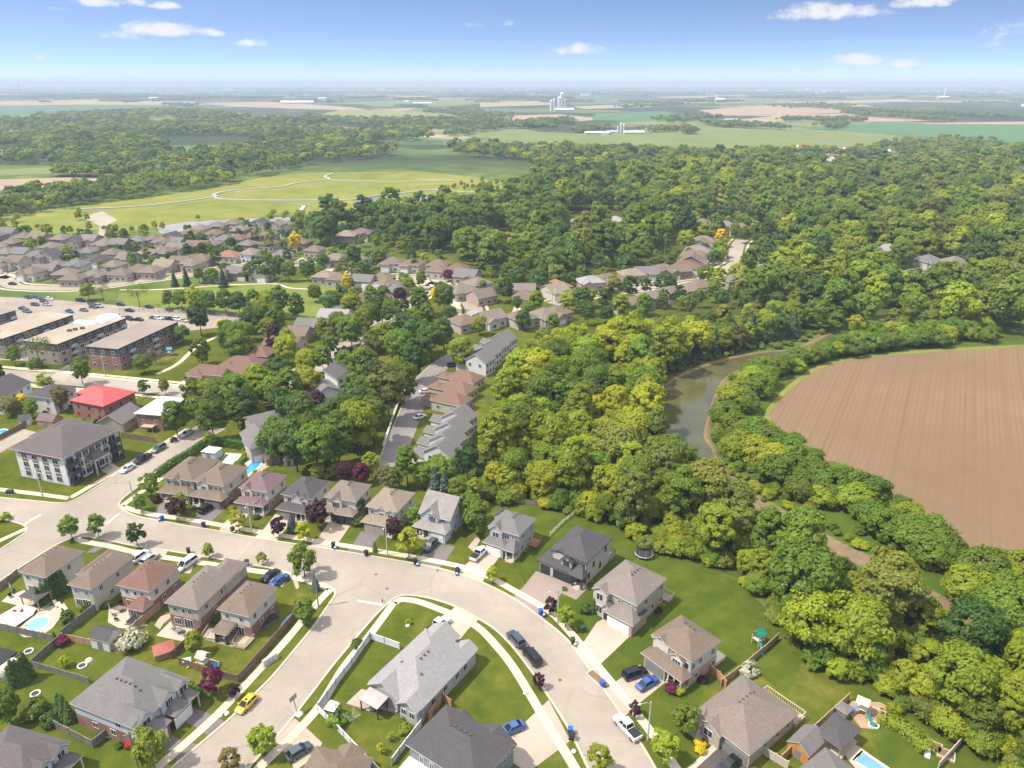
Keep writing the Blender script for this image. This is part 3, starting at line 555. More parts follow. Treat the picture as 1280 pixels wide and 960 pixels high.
WMESH = {}
def win_mesh(w, h, trim, mull):
    k = (round(w, 2), round(h, 2), trim.name, mull)
    if k not in WMESH:
        f = MB(); t = .09
        f.box(-w / 2 - t, w / 2 + t, -.07, .02, -t, 0); f.box(-w / 2 - t, w / 2 + t, -.07, .02, h, h + t); f.box(-w / 2 - t, -w / 2, -.07, .02, 0, h); f.box(w / 2, w / 2 + t, -.07, .02, 0, h)
        n = max(1, mull)
        for i in range(1, n): x = -w / 2 + w * i / n; f.box(x - .035, x + .035, -.06, .02, 0, h)
        p = MB(); p.box(-w / 2, w / 2, -.025, .0, 0, h)
        WMESH[k] = (f.mesh('window', trim), p.mesh('pane', M_gl))
    return WMESH[k]
DMESH = {}
def gdoor_mesh(w, h, m):
    k = (round(w, 2), round(h, 2), m.name)
    if k not in DMESH:
        f = MB(); n = 4
        for i in range(n): f.box(-w / 2, w / 2, -.06, .02, h * i / n + .02, h * (i + 1) / n - .01)
        f.box(-w / 2, w / 2, -.03, .02, 0, h)
        DMESH[k] = f.mesh('garage_door', m)
    return DMESH[k]
VENT = None
HOUSES = []
class House:
    def __init__(s, name, label, a=None, b=None, c=None, ze=5.7, wall='beige', low=None, roof='brown', trim=None, kind='hip', pitch=.5, ov=.45, lowh=2.75, cat='house', group=None, geo=None, doroof=True):
        s.trim = trim or M_trim; s.ze = ze; s.ov = ov; HOUSES.append(s); s.far = bool(geo)
        if geo: s.c, s.W, s.D, s.rz = geo
        else:
            A, B, C = (G(*p, ze) for p in (a, b, c)); u = (B - A).xy; v = (C - B).xy
            # average the two wall directions so that the plan is a true rectangle
            au = math.atan2(u.y, u.x); av = math.atan2(v.y, v.x) - math.pi / 2
            dv = (av - au + math.pi) % (2 * math.pi) - math.pi; s.rz = au + dv * .5
            s.W = u.length - 2 * ov; s.D = v.length * math.cos(dv * .5) - 2 * ov
            ux = Vector((math.cos(s.rz), math.sin(s.rz))); uy = Vector((-ux.y, ux.x))
            ctr = B.xy - ux * (s.W / 2 + ov) + uy * (s.D / 2 + ov); s.c = (ctr.x, ctr.y)
        s.root = empty(name, (*s.c, 0), s.rz, label, cat, group)
        s.rm = [ROOF[roof], s.trim]; s.wm = WALL[wall]; s.lm = WALL[low] if low else None
        s.walls = MB(); s.lows = MB(); s.trims = MB(); s.lowh = lowh
        if doroof: s.block(-s.W / 2, s.W / 2, -s.D / 2, s.D / 2, ze, kind, pitch, 'roof')
    def block(s, x0, x1, y0, y1, ze, kind, pitch, part='roof', z0=0, ov=None, walls=True, low=None, ends=None):
        ov = s.ov if ov is None else ov
        if walls:
            lh = s.lowh if s.lm else 0
            if s.lm and z0 < lh:
                s.lows.box(x0 - .03, x1 + .03, y0 - .03, y1 + .03, z0, min(lh, ze))
                if ze > lh: s.walls.box(x0, x1, y0, y1, lh, ze)
            else: s.walls.box(x0, x1, y0, y1, z0, ze)
        if kind is None: return None
        mb = MB(); top = roof_geo(mb, x0 - ov, x1 + ov, y0 - ov, y1 + ov, ze - .02, kind, pitch)
        if kind in ('gx', 'gy') and walls:                # gable ends
            if kind == 'gy':
                h = pitch * ((x1 - x0) / 2 + ov) - .03; k = h * (x1 - x0) / (x1 - x0 + 2 * ov)
                for y in (y0, y1): 
                    t = [(x0, y, ze - .05), (x1, y, ze - .05), (x1, y, ze + h - k), ((x0 + x1) / 2, y, ze + h), (x0, y, ze + h - k)]
                    s.walls.face(t if y == y0 else t[::-1])
            else:
                h = pitch * ((y1 - y0) / 2 + ov) - .03; k = h * (y1 - y0) / (y1 - y0 + 2 * ov)
                for x in (x0, x1):
                    t = [(x, y0, ze - .05), (x, y1, ze - .05), (x, y1, ze + h - k), (x, (y0 + y1) / 2, ze + h), (x, y0, ze + h - k)]
                    s.walls.face(t if x == x1 else t[::-1])
        o = mb.build(part, s.rm, s.root)
        if part == 'roof' and not hasattr(s, 'roof'): s.roof = o
        s.top = top; return o
    def gable(s, xc, w, proj=.5, z0=2.9, ze=None, pitch=.8, back=3.5, win=None, wm=None, y=None, kind='gy'):
        # a gabled bay on the front wall; its roof runs back into the main roof
        ze = s.ze if ze is None else ze; yf = (-s.D / 2 if y is None else y) - proj; m = MB(); x0, x1 = xc - w / 2, xc + w / 2; h = pitch * w / 2; ov = .3
        yb = yf + proj + .4
        m.box(x0, x1, yf, yb, z0, ze, skip='k')
        m.face([(x0, yf, ze), (x1, yf, ze), (xc, yf, ze + h)])
        o = m.build('gable_bay', wm or s.wm, s.root)
        r = MB(); roof_geo(r, x0 - ov, x1 + ov, yf - ov, yf + back, ze - pitch * ov, 'gy' , pitch * 1.0, .16); r.build('gable_roof', s.rm, o)
        if win: s.win('f', xc, win[0], win[1], win[2], mull=win[3] if len(win) > 3 else 2, y=yf)
        return o
    def win(s, face, u, z, w=1.0, h=1.2, mull=2, y=None, trim=None, m=None):
        fm, pm = win_mesh(w, h, trim or s.trim, mull)
        off = .035 if s.lm and z < s.lowh else .004
        if face == 'f': loc, rz = (u, (-s.D / 2 if y is None else y) - off, z), 0
        elif face == 'k': loc, rz = (u, (s.D / 2 if y is None else y) + off, z), math.pi
        elif face == 'r': loc, rz = ((s.W / 2 if y is None else y) + off, u, z), math.pi / 2
        else: loc, rz = ((-s.W / 2 if y is None else y) - off, u, z), -math.pi / 2
        o = link('window', fm, s.root, loc); o.rotation_euler = (0, 0, rz); link('pane', pm, o); return o
    def gdoor(s, u, w=4.8, h=2.15, y=None, m=None, face='f'):
        o = link('garage_door', gdoor_mesh(w, h, m or M_wdoor), s.root); off = .04
        if face == 'f': o.location = (u, (-s.D / 2 if y is None else y) - off, .02)
        else: o.location = ((s.W / 2 if y is None else y) + off, u, .02); o.rotation_euler = (0, 0, math.pi / 2)
        return o
    def door(s, u, y=None, face='f', m=None, w=1.0, h=2.1, z=.25):
        k = ('d', w, h, (m or M_rdoor).name)
        if k not in DMESH:
            f = MB(); f.box(-w / 2, w / 2, -.05, .02, 0, h); f.box(-w / 2 - .1, -w / 2, -.07, .02, 0, h + .1, 1); f.box(w / 2, w / 2 + .1, -.07, .02, 0, h + .1, 1); f.box(-w / 2, w / 2, -.07, .02, h, h + .1, 1); f.tube((w * .38, -.1, h * .48), (w * .38, -.05, h * .48), .03, n=6, m=1); DMESH[k] = f.mesh('door', [m or M_rdoor, M_trim])
        o = link('door', DMESH[k], s.root)
        if face == 'f': o.location = (u, (-s.D / 2 if y is None else y) - .035, z)
        elif face == 'k': o.location = (u, (s.D / 2 if y is None else y) + .035, z); o.rotation_euler = (0, 0, math.pi)
        else: o.location = ((s.W / 2 if y is None else y) + .035, u, z); o.rotation_euler = (0, 0, math.pi / 2)
        return o
    def lower(s, x0, x1, proj, ze=2.75, pitch=.42, kind='hipshed', garage=None, posts=(), doors=(), part='garage_roof', m=None, floor=True, ov=.35):
        # a one-storey front: garage walls where given, an open porch on posts elsewhere
        yf = -s.D / 2 - proj
        if garage: s.block(garage[0], garage[1], yf, -s.D / 2, ze, None, 0)
        mb = MB(); roof_geo(mb, x0 - ov, x1 + ov, yf - ov, -s.D / 2 + .05, ze - .02, kind, pitch); mb.build(part, s.rm, s.root)
        for x in posts:
            f = MB(); f.box(x - .13, x + .13, yf + .05, yf + .31, .3, ze); f.box(x - .22, x + .22, yf - .04, yf + .4, 0, .9); f.build('porch_post', m or s.trim, s.root)
        if posts and floor:
            f = MB(); xa, xb = min(posts) - .3, max(posts) + .3; f.box(xa, xb, yf - .15, -s.D / 2, 0, .28); f.box((xa + xb) / 2 - .8, (xa + xb) / 2 + .8, yf - .55, yf - .15, 0, .15); f.build('porch_floor', M_conc, s.root)
        for (u, w, dm) in doors: s.gdoor(u, w, 2.15, yf, dm)
        return yf
    def vents(s, pts):
        global VENT
        if VENT is None:
            f = MB(); f.box(-.14, .14, -.14, .14, -.25, .12); f.box(-.18, .18, -.18, .18, .12, .2); VENT = f.mesh('roof_vent', M_vent)
        for (x, y, z) in pts: link('roof_vent', VENT, s.roof, (x, y, z))
    def roofz(s, x, y, pitch, ov=None):                     # height of the main hip roof over (x, y)
        ov = s.ov; dx = s.W / 2 + ov - abs(x); dy = s.D / 2 + ov - abs(y); m = min(s.W, s.D) / 2 + ov
        return s.ze + .18 + pitch * min(dx, dy, m)
    def std_vents(s, pitch, n=4, side=1):
        pts = []
        for i in range(n):
            if s.W >= s.D: x = -s.W * .12 + i * 1.0; y = .7 * side
            else: x = .7 * side; y = -s.D * .1 + i * 1.0
            pts.append((x, y, s.roofz(x, y, pitch)))
        s.vents(pts)
    def sides(s, faces='lrfk', z2=3.6, z1=1.0, rows=(1, 2), step=3.4):
        for fc in faces:
            ln = s.D if fc in 'lr' else s.W; n = max(1, int(ln / step))
            for i in range(n):
                u = -ln / 2 + ln * (i + .5) / n
                if 2 in rows and s.ze > 4.5: s.win(fc, u + .3, z2, .9, 1.15, 2)
                if 1 in rows: s.win(fc, u - .3, z1, 1.0, 1.2, 2)
    def deck(s, x0, x1, y0, y1, h, m, rail=None, open_=''):
        # a timber deck in the house's own plan; open_ lists the sides without railing
        b = MB(); b.box(x0, x1, y0, y1, h - .2, h); b.box(x0 + .1, x1 - .1, y0 + .1, y1 - .1, 0, h - .2); o = b.build('rear_deck', m, s.root)
        if rail:
            b = MB()
            for sd, (ax, ay, bx_, by) in dict(f=(x0, y0, x1, y0), r=(x1, y0, x1, y1), k=(x0, y1, x1, y1), l=(x0, y0, x0, y1)).items():
                if sd in open_: continue
                d = Vector((bx_ - ax, by - ay)); b.obox(((ax + bx_) / 2, (ay + by) / 2), d, d.length / 2, .05, h + .9, h + 1.0); n = max(2, int(d.length / .4))
                for j in range(n + 1): b.obox((ax + d.x * j / n, ay + d.y * j / n), d, .03, .03, h, h + .9)
            b.build('railing', rail, o)
    def done(s):
        if s.walls.f: s.walls.build('wall', s.wm, s.root)
        if s.lows.f: s.lows.build('lower_wall', s.lm, s.root)
        f = MB()                                        # downspouts and a meter box make the wall less bare
        f.box(s.W / 2 + .03, s.W / 2 + .13, -s.D / 2 + .1, -s.D / 2 + .2, .1, s.ze - .05); f.build('downspout', s.trim, s.root)
        return s
# ------------------------------------------------------------------ the near houses
M_mdeck = m_plain('mauve_deck', (.3, .22, .18), .7, 0, .2, .15, 2); M_rdeck = m_plain('red_deck', (.32, .16, .09), .7, 0, .2, .15, 2)
GB = 'houses on the far side of the curving street'
GA = 'houses with back yards towards the camera'
def info(h): print('HOUSE', h.root['label'][:40], 'W %.1f D %.1f rz %.0f' % (h.W, h.D, math.degrees(h.rz)), [round(x) for x in h.c])
# far row, left to right (faces the camera)
h = House('detached_house', 'brown-roofed beige house at the street corner beside the cedar hedge', (203, 596), (241, 602), (272, 575), 5.7, 'khaki', None, 'brown', pitch=.55, group=GB); info(h)
h.lower(-h.W / 2 - .3, h.W / 2, 2.6, garage=(.2, h.W / 2), doors=[(h.W / 4 + .1, h.W * .38, M_wdoor)], posts=(-h.W / 2 + .1, -.3)); h.gable(-.2, 2.6, .5, 2.9, 5.4, .95, 4, (3.7, 1.5, 1.7, 3)); h.win('f', -h.W * .33, 3.7); h.win('f', h.W * .33, 3.7); h.door(-1.2); h.sides('rlk'); h.std_vents(.55); h.done()
h = House('detached_house', 'brown-roofed house with pale cross gable and dark driveway, black car parked in front', (243, 601), (280, 608.5), (309, 584), 5.7, 'cream', 'brick', 'brown', pitch=.55, group=GB); info(h)
h.lower(-h.W / 2 - .2, h.W / 2 + .6, 2.4, garage=(0, h.W / 2), doors=[(h.W / 4, h.W * .42, M_gdoor)], posts=(-h.W / 2 + .2, -h.W / 4, -.2)); h.gable(-h.W * .22, 3, .35, 2.9, 5.5, .75, 4, (3.7, 1.2, 1.1)); [h.win('f', x, 3.7, .8, 1.1) for x in (.3, 1.7, 3)]; h.door(-1.5); h.sides('rlk'); h.std_vents(.55); h.done()
h = House('detached_house', 'plum-roofed house with white front gable beside the kidney-shaped pool', (299, 609), (334, 616), (357, 594), 5.7, 'cream', 'brownbrick', 'plum', pitch=.6, group=GB); info(h)
h.lower(-h.W / 2 - .4, h.W / 2 - .1, 2.4, garage=(-h.W / 2, .4), doors=[(-h.W / 4 + .1, h.W * .42, M_gdoor)], posts=(.9, h.W / 2 - .2)); h.gable(-h.W * .22, 2.8, .5, 2.9, 5.5, 1.0, 4, (3.6, 1.3, 1.6, 3)); h.gable(h.W * .25, 2.4, 1.9, 2.2, 2.9, .7, 2.5); [h.win('f', x, 3.7, .8, 1.1) for x in (1.2, 2.6)]; h.door(1.7); h.sides('rlk'); h.std_vents(.6); h.done()
h = House('detached_house', 'charcoal-roofed house with white driveway and small blue spruce in front', (351, 618), (388, 625), (413, 602), 5.7, 'cream', 'brick', 'dark', pitch=.55, group=GB); info(h)
h.lower(-h.W / 2 - .6, h.W / 2 - .1, 2.4, garage=(-h.W / 2, .2), doors=[(-h.W / 4 + .1, h.W * .42, M_gdoor)], posts=(.8, h.W / 4 + .4, h.W / 2 - .3)); h.gable(0, 2.8, .35, 3.0, 5.6, .8, 4); h.gable(h.W * .3, 2.2, .45, 2.9, 5.5, .8, 3, (3.6, 1.0, 1.3)); h.win('f', -h.W * .28, 3.7, 1.1, 1.2); h.win('f', -.3, 3.7, .8, 1.1); h.door(1.6); h.sides('rlk'); h.std_vents(.55); h.done()
h = House('detached_house', 'taupe-roofed house with brick garage front and two black garage doors', (405, 621), (445, 628), (464, 606), 5.7, 'cream', 'brick', 'taupe', pitch=.6, group=GB); info(h)
yf = h.lower(-h.W * .1, h.W / 2 + .1, 2.2, garage=(-h.W * .05, h.W / 2), doors=[(h.W * .1, 2.4, M_bdoor), (h.W * .36, 2.4, M_bdoor)]); h.lower(-h.W / 2 - .3, -h.W * .12, 1.8, posts=(-h.W / 2, -h.W * .3), part='porch_roof'); h.gable(-h.W * .12, 3, .8, 2.7, 5.6, .95, 4.5, (3.5, 1.8, 1.6, 3)); h.door(-h.W * .32); h.sides('rlk'); h.std_vents(.6); h.done()
h = House('detached_house', 'tan-roofed beige house with two tan garage doors between brick neighbour and white gabled house', (458, 632), (497, 641), (517, 616), 5.7, 'beige', 'tanbrick', 'tan', pitch=.55, group=GB); info(h)
h.lower(-h.W / 2 - .4, h.W / 2 + .1, 2.5, garage=(-h.W / 2 + .1, h.W * .2), doors=[(-h.W * .3, 2.5, M_tdoor), (h.W * .04, 2.5, M_tdoor)], posts=(h.W * .32, h.W / 2 - .2)); h.gable(-.2, 2.6, .25, 3.2, 5.5, .55, 4, (3.6, 1.1, 1.0)); h.gable(h.W * .3, 2.4, .5, 2.9, 5.3, .6, 3.5, (3.5, 1.2, 1.2)); h.win('f', -h.W * .36, 3.6, .8, 1.1); h.door(h.W * .4); h.sides('rlk'); h.std_vents(.55); h.done()
h = House('detached_house', 'pale blue house with tall weathered grey side-gable roof and pointed front gable', (521, 643), (563, 652), (590, 627), 5.0, 'blue', None, 'weathered', kind='gx', pitch=.75, group=GB); info(h)
h.lower(-h.W / 2 - .4, h.W / 2 + .1, 2.6, garage=(0, h.W / 2), doors=[(h.W / 4, h.W * .4, M_wdoor)], posts=(-h.W / 2 + .1, -h.W / 4, -.3)); h.gable(-h.W * .12, 4.6, .5, 2.9, 5.3, 1.0, 6, (4.9, .9, .9)); h.gable(-.1, 2.4, .8, 2.9, 5.0, .95, 3, (3.6, 1.4, 1.7, 3)); [h.win('f', x, 3.5, 1.0, 1.2) for x in (-h.W * .38, h.W * .28)]; h.door(-h.W * .28); [h.win('r', u, z, .8, 1.2) for u, z in ((-1.5, 3.6), (1.8, 3.6), (0, 6), (2, 1.2), (-2, 1.2))]; h.sides('lk'); h.done()
h = House('detached_house', 'grey house with slate roof and white pickup on its drive', (607, 661), (649, 671), (675, 650), 5.7, 'greyw', 'greystone', 'grey', pitch=.55, group=GB); info(h)
h.lower(-h.W / 2 - .3, h.W * .15, 2.3, garage=(-h.W / 2, h.W * .12), doors=[(-h.W * .2, h.W * .52, M_wdoor)]); h.lower(h.W * .2, h.W / 2 + .2, 2.6, posts=(h.W * .26, h.W / 2), part='porch_roof', pitch=.6); h.gable(-h.W * .26, 3.2, .5, 2.9, 5.6, .9, 4, (3.6, 1.5, 1.4, 2)); [h.win('f', x, 3.7, 1.1, 1.2) for x in (h.W * .1, h.W * .35)]; h.door(h.W * .35); h.sides('rlk'); h.std_vents(.55); h.deck(h.W / 2 + .05, h.W / 2 + 2.2, h.D * .1, h.D / 2, .6, M_rdeck, M_rdeck, 'l'); h.done()
# R1: grey house, three black garage doors
h = House('detached_house', 'grey stone house with charcoal roof and three black garage doors', (688, 686), (734, 705), (765, 673), 6.0, 'palestone', None, 'dark', trim=M_dtrim, pitch=.62, group=GB); info(h)
yf = h.lower(-h.W / 2 - 2.6, h.W * .16, 1.4, 2.8, garage=(-h.W / 2 - 2.4, h.W * .14), doors=[(-h.W / 2 - .95, 2.5, M_bdoor), (-h.W * .22, 2.5, M_bdoor), (h.W * .02, 2.3, M_bdoor)], pitch=.9)
h.block(-h.W / 2 - 2.4, -h.W / 2, -h.D / 2, -h.D / 2 + 4.5, 2.8, 'hipshed', .3, 'garage_roof'); h.lower(h.W * .18, h.W / 2 + .2, 2.0, 2.9, posts=(h.W * .24, h.W / 2), part='porch_roof', pitch=.8, m=M_dtrim)
h.gable(-h.W * .26, 3.4, .4, 2.9, 5.8, .55, 4); h.gable(-h.W * .02, 2.6, .9, 2.9, 5.0, 1.0, 3, (3.4, 1.4, 1.7, 3), wm=WALL['greyw']); [h.win('f', x, 3.8, w, 1.3, 2) for x, w in ((-h.W * .4, .8), (h.W * .2, 1.0), (h.W * .37, 1.5))]; h.door(h.W * .3, m=M_bdoor); h.win('f', h.W * .42, .8, 1.2, 1.5)
[h.win('r', u, z, .7, 1.2, 1) for u, z in ((-4, 1.2), (-2, 3.0), (1, 1.0), (3.2, 4.0))]; h.sides('lk'); h.std_vents(.62, 5, -1); h.deck(h.W * .15, h.W / 2 + .3, h.D / 2 + .02, h.D / 2 + 2.6, .9, M_conc, M_dtrim, 'f'); h.done()
# R2: grey-tan house with double white garage doors
h = House('detached_house', 'beige stone house with grey-tan roof and two white garage doors', (741, 733), (796, 758.5), (837, 725), 6.0, 'khaki', 'pinkbrick', 'mauve', pitch=.6, group=GB); info(h)
yf = h.lower(-h.W * .06, h.W / 2 + .9, 2.3, 2.9, garage=(-h.W * .03, h.W / 2 + .7), doors=[(h.W * .11, 2.6, M_wdoor), (h.W * .38, 2.6, M_wdoor)], pitch=.75)
h.block(h.W / 2, h.W / 2 + .7, -h.D / 2, -h.D / 2 + 3.2, 2.9, None, 0); mb = MB(); roof_geo(mb, h.W / 2 - .05, h.W / 2 + 1.05, -h.D / 2 - .1, -h.D / 2 + 3.4, 2.9, 'flat', 0); mb.build('side_roof', [ROOF['dark'], M_trim], h.root)
h.gable(-h.W * .33, 3.2, 1.2, 0, 6.0, .62, 5, (3.9, 1.4, 1.5, 2), wm=WALL['palestone']); h.win('f', -h.W * .33, .9, 1.3, 1.6, 2, y=-h.D / 2 - 1.2); h.gable(-h.W * .13, 1.7, 1.5, 0, 3.1, 1.1, 3, wm=WALL['palestone']); h.door(-h.W * .13, y=-h.D / 2 - 1.5, m=M_bdoor)
[h.win('f', x, 3.9, .7, 1.2, 1) for x in (h.W * .1, h.W * .25, h.W * .4)]; [h.win('r', u, z, .8, 1.2, 1) for u, z in ((-1.4, 3.8), (1.2, 1.1), (4.2, 4.0), (4.4, 1.0))]; h.sides('lk'); h.std_vents(.6, 4, 1); h.deck(-h.W * .35, h.W * .12, h.D / 2 + .02, h.D / 2 + 3.0, .7, M_mdeck, M_trim, 'f'); h.deck(h.W * .3, h.W / 2 + 1.4, h.D / 2 + .02, h.D / 2 + 2.4, 1.0, M_mdeck, M_paleboard, 'f'); h.done()
# R3: brown-roofed house, double garage
h = House('detached_house', 'cream house with brown roof, brick base and two blue cars on its drive', (812, 794.5), (864, 829), (904, 803), 6.0, 'cream', 'pinkbrick', 'brown', pitch=.58, group=GB); info(h)
h.lower(-h.W / 2 - .4, h.W / 2 + .2, 2.3, 2.8, garage=(-h.W / 2, h.W * .08), doors=[(-h.W * .21, h.W * .5, M_gdoor)], posts=(h.W * .16, h.W * .32, h.W / 2 - .1), pitch=.5); h.gable(-h.W * .28, h.W * .42, .25, 2.9, 5.8, .6, 5); h.gable(h.W * .2, 2.6, .6, 2.9, 5.2, .65, 4, (3.4, 1.7, 1.3, 3)); [h.win('f', x, 3.7, .8, 1.3, 1) for x in (-h.W * .38, -h.W * .2, h.W * .42)]; h.door(h.W * .26); [h.win('r', u, z, .8, 1.2, 2) for u, z in ((-3, 3.6), (-1, 3.8), (2.5, 3.8), (-2, 1), (3, 1))]; h.sides('lk'); h.std_vents(.58, 3, 1); h.deck(-h.W * .4, h.W * .05, h.D / 2 + .02, h.D / 2 + 1.4, .9, M_paleboard, M_paleboard, 'f'); h.deck(h.W * .12, h.W / 2 + .1, h.D / 2 + .02, h.D / 2 + 3.2, .9, M_paleboard); h.done()
# R4: big bungalow
h = House('bungalow', 'brown hip-roofed bungalow with long back deck and open garage', (866, 891), (937, 946), (999, 892), 3.1, 'tanbrick', None, 'taupe', pitch=.5, group=GB); info(h)
h.block(-h.W / 2 + 1.2, 0, -h.D / 2 - .5, -h.D / 2, 3.1, None, 0); h.gable(-h.W * .2, 4.4, .7, 0, 3.1, .5, 5, (1.2, 1.6, 1.3, 2)); h.gdoor(h.W * .24, 5.0, m=M_gdoor); h.door(-h.W * .42)
f = MB(); [f.box(x - .12, x + .12, -h.D / 2 - 1.6, -h.D / 2 - 1.36, .3, 3.0) for x in (-h.W / 2, -h.W * .34)]; f.build('porch_post', M_trim, h.root); f = MB(); f.box(-h.W / 2 - .4, -h.W * .28, -h.D / 2 - 1.9, -h.D / 2, 0, .35); f.build('porch_floor', M_conc, h.root)
mb = MB(); roof_geo(mb, -h.W / 2 - .45, -h.W * .3, -h.D / 2 - 1.9, -h.D / 2 + 1, 3.05, 'hipshed', .4); mb.build('porch_roof', h.rm, h.root)
[h.win('r', u, 1.2, .9, 1.0, 2) for u in (-2, 1.5, 4.5)]; h.sides('lk', rows=(1,)); h.std_vents(.5, 5, -1); h.deck(-h.W * .2, h.W / 2 + .4, h.D / 2 + .02, h.D / 2 + 2.9, .9, M_deck, M_paleboard, 'f'); h.done(); R4 = h
# R5: cut by the frame
h = House('detached_house', 'slate-roofed house at bottom right with pool and gazebo behind it', (970, 985), (1030, 1045), (1085, 975), 4.5, 'greyw', None, 'grey', pitch=.55, group=GB); info(h); h.sides('lrkf'); h.done()
# corner bungalow with grey roof
h = House('bungalow', 'grey-roofed corner bungalow inside the white fence', (465, 849), (527, 888), (589, 812), 3.2, 'greyw', 'greystone', 'lightgrey', kind='hip', pitch=.62, lowh=1.0); info(h)
h.block(-h.W / 2 + .2, h.W * .06, -h.D / 2 - .6, -h.D / 2 + 4, 3.2, 'gy', .62, 'rear_gable_roof'); h.block(h.W * .16, h.W / 2 - .1, -h.D / 2 - 1.2, -h.D / 2 + 4, 3.2, 'gy', .62, 'rear_gable_roof')
h.block(-h.W / 2 + .4, .4, h.D / 2 - 5, h.D / 2 + 1.8, 3.2, 'gy', .62, 'front_gable_roof'); h.block(h.W * .2, h.W / 2 - .1, h.D / 2 - 4, h.D / 2 + .8, 3.2, 'gy', .62, 'front_gable_roof')
h.gdoor(0, .1, .1); [h.win('r', u, 1.3, 1.0, 1.2, 2) for u in (-4.5, -1, 2.5, 5)]; [h.win('f', x, 1.2, 1.0, 1.2, 2, y=-h.D / 2 - (1.2 if x > 1 else .6)) for x in (-2.6, h.W * .24, h.W * .4)]; h.win('l', 0, 1.2); h.win('l', 4, 1.2); h.std_vents(.62, 3, 1); h.vents([(-2.2, -3.2, h.roofz(-2.2, -3.2, .62)), (2.4, -3.6, h.roofz(2.4, -3.6, .62))]); h.done(); HC = h
# dark grey house at the bottom
h = House('detached_house', 'dark grey hip-roofed house with white lean-to at the bottom edge', (519, 921), (595, 988), (634, 925), 5.6, 'darkgrey', None, 'dark', pitch=.5); info(h)
h.block(0, h.W / 2 - .4, h.D / 2 - 2, h.D / 2 + 1.2, 4.2, 'gy', .6, 'front_gable_roof'); h.block(-h.W * .4, -h.W * .16, h.D / 2 - 2, h.D / 2 + .9, 4.4, 'gy', .7, 'front_gable_roof'); [h.win('l', u, 3.4, .7, .9, 2) for u in (-3, 0, 3)]; [h.win('f', u, 3.4, .7, 1.2, 2) for u in (-4, -2, 1)]; h.sides('rk'); h.std_vents(.5, 4, 1)
mb = MB(); roof_geo(mb, -h.W / 2 - .2, h.W * .1, -h.D / 2 - 3.4, -h.D / 2 - .01, 2.5, 'shed', .14); mb.build('lean_to_roof', [ROOF['white'], M_trim], h.root); f = MB(); [f.box(x - .07, x + .07, -h.D / 2 - 3.3, -h.D / 2 - 3.16, 0, 2.5) for x in (-h.W / 2, -h.W * .2, h.W * .05)]; f.build('lean_to_post', M_trim, h.root); h.done()
h = House('bungalow', 'brown-roofed bungalow at bottom edge with car on its drive', (373, 975), (440, 1005), (455, 945), 3.4, 'cream', None, 'brown', pitch=.5); info(h); h.block(-h.W * .1, h.W * .3, -h.D / 2 - 1, h.D / 2 + 1.0, 3.3, 'gy', .5, 'gable_roof'); h.sides('lrkf', rows=(1,)); h.done()
# large duplex at the left
h = House('duplex_house', 'large grey-roofed blue and brick duplex facing the side street', (91, 876), (168, 913), (234, 848), 4.9, 'blue', 'brick', 'grey', pitch=.5); info(h)
h.gable(0, .2, .05, .1, .3, .2, .2)
yfr = h.W / 2
for (u, wd, zb) in ((-h.D * .33, 2.8, 2.9), (h.D * .1, 3.2, 2.9), (h.D * .38, 2.2, 2.9)):      # dormers on the street side (local +x)
    m = MB(); x1 = yfr + .5; m.box(x1 - 3, x1, u - wd / 2, u + wd / 2, zb, 5.2); m.face([(x1, u - wd / 2, 5.2), (x1, u + wd / 2, 5.2), (x1, u, 5.2 + .9 * wd / 2)]); o = m.build('dormer', WALL['blue'], h.root)
    r = MB(); roof_geo(r, x1 - 4.4, x1 + .3, u - wd / 2 - .3, u + wd / 2 + .3, 5.0, 'gx', .9, .16); r.build('dormer_roof', h.rm, o); h.win('r', u, 3.6, 1.4, 1.4, 3 if wd > 3 else 2, y=x1)
for (u0, u1, dr) in ((-h.D / 2, -h.D * .1, -h.D * .32), (h.D * .02, h.D * .3, h.D * .16)):
    h.block(yfr, yfr + 2.2, u0, u1, 2.8, None, 0); mb = MB(); roof_geo(mb, u0 - .3, u1 + .3, -2.6, 0, 2.8, 'hipshed', .5); mb.v = [(-y + yfr, x, z) for x, y, z in mb.v]; mb.build('garage_roof', h.rm, h.root); h.gdoor(dr, 3.6, y=yfr + 2.2, face='r')
mb = MB(); roof_geo(mb, h.D * .3, h.D / 2 + .3, -2.4, 0, 2.8, 'hipshed', .5); mb.v = [(-y + yfr, x, z) for x, y, z in mb.v]; mb.build('porch_roof', h.rm, h.root); f = MB(); [f.box(yfr + 2.0, yfr + 2.2, u - .1, u + .1, 0, 2.8) for u in (h.D * .34, h.D / 2)]; f.build('porch_post', M_trim, h.root)
h.door(h.D * .42, face='r', m=M_rdoor); h.door(-h.D * .05, face='r', m=M_bdoor); [h.win('f', x, z, 1.1, 1.1) for x, z in ((-2.5, 1.2), (1.5, 1.2), (3, 3.4))]; h.sides('lk', rows=(1,)); h.std_vents(.5, 6, -1)
mb = MB(); roof_geo(mb, h.W * .1, h.W * .5, -h.D / 2 - .5, -h.D / 2 + 3.4, 5.0, 'gx', .5); mb.build('gable_roof', h.rm, h.root); h.done(); HL1 = h
h = House('detached_house', 'dark grey-brown hip-roofed house cut off at the bottom left corner', (-42, 955), (30, 985), (84, 926), 5.0, 'blue', 'brick', 'apt', pitch=.58); info(h)
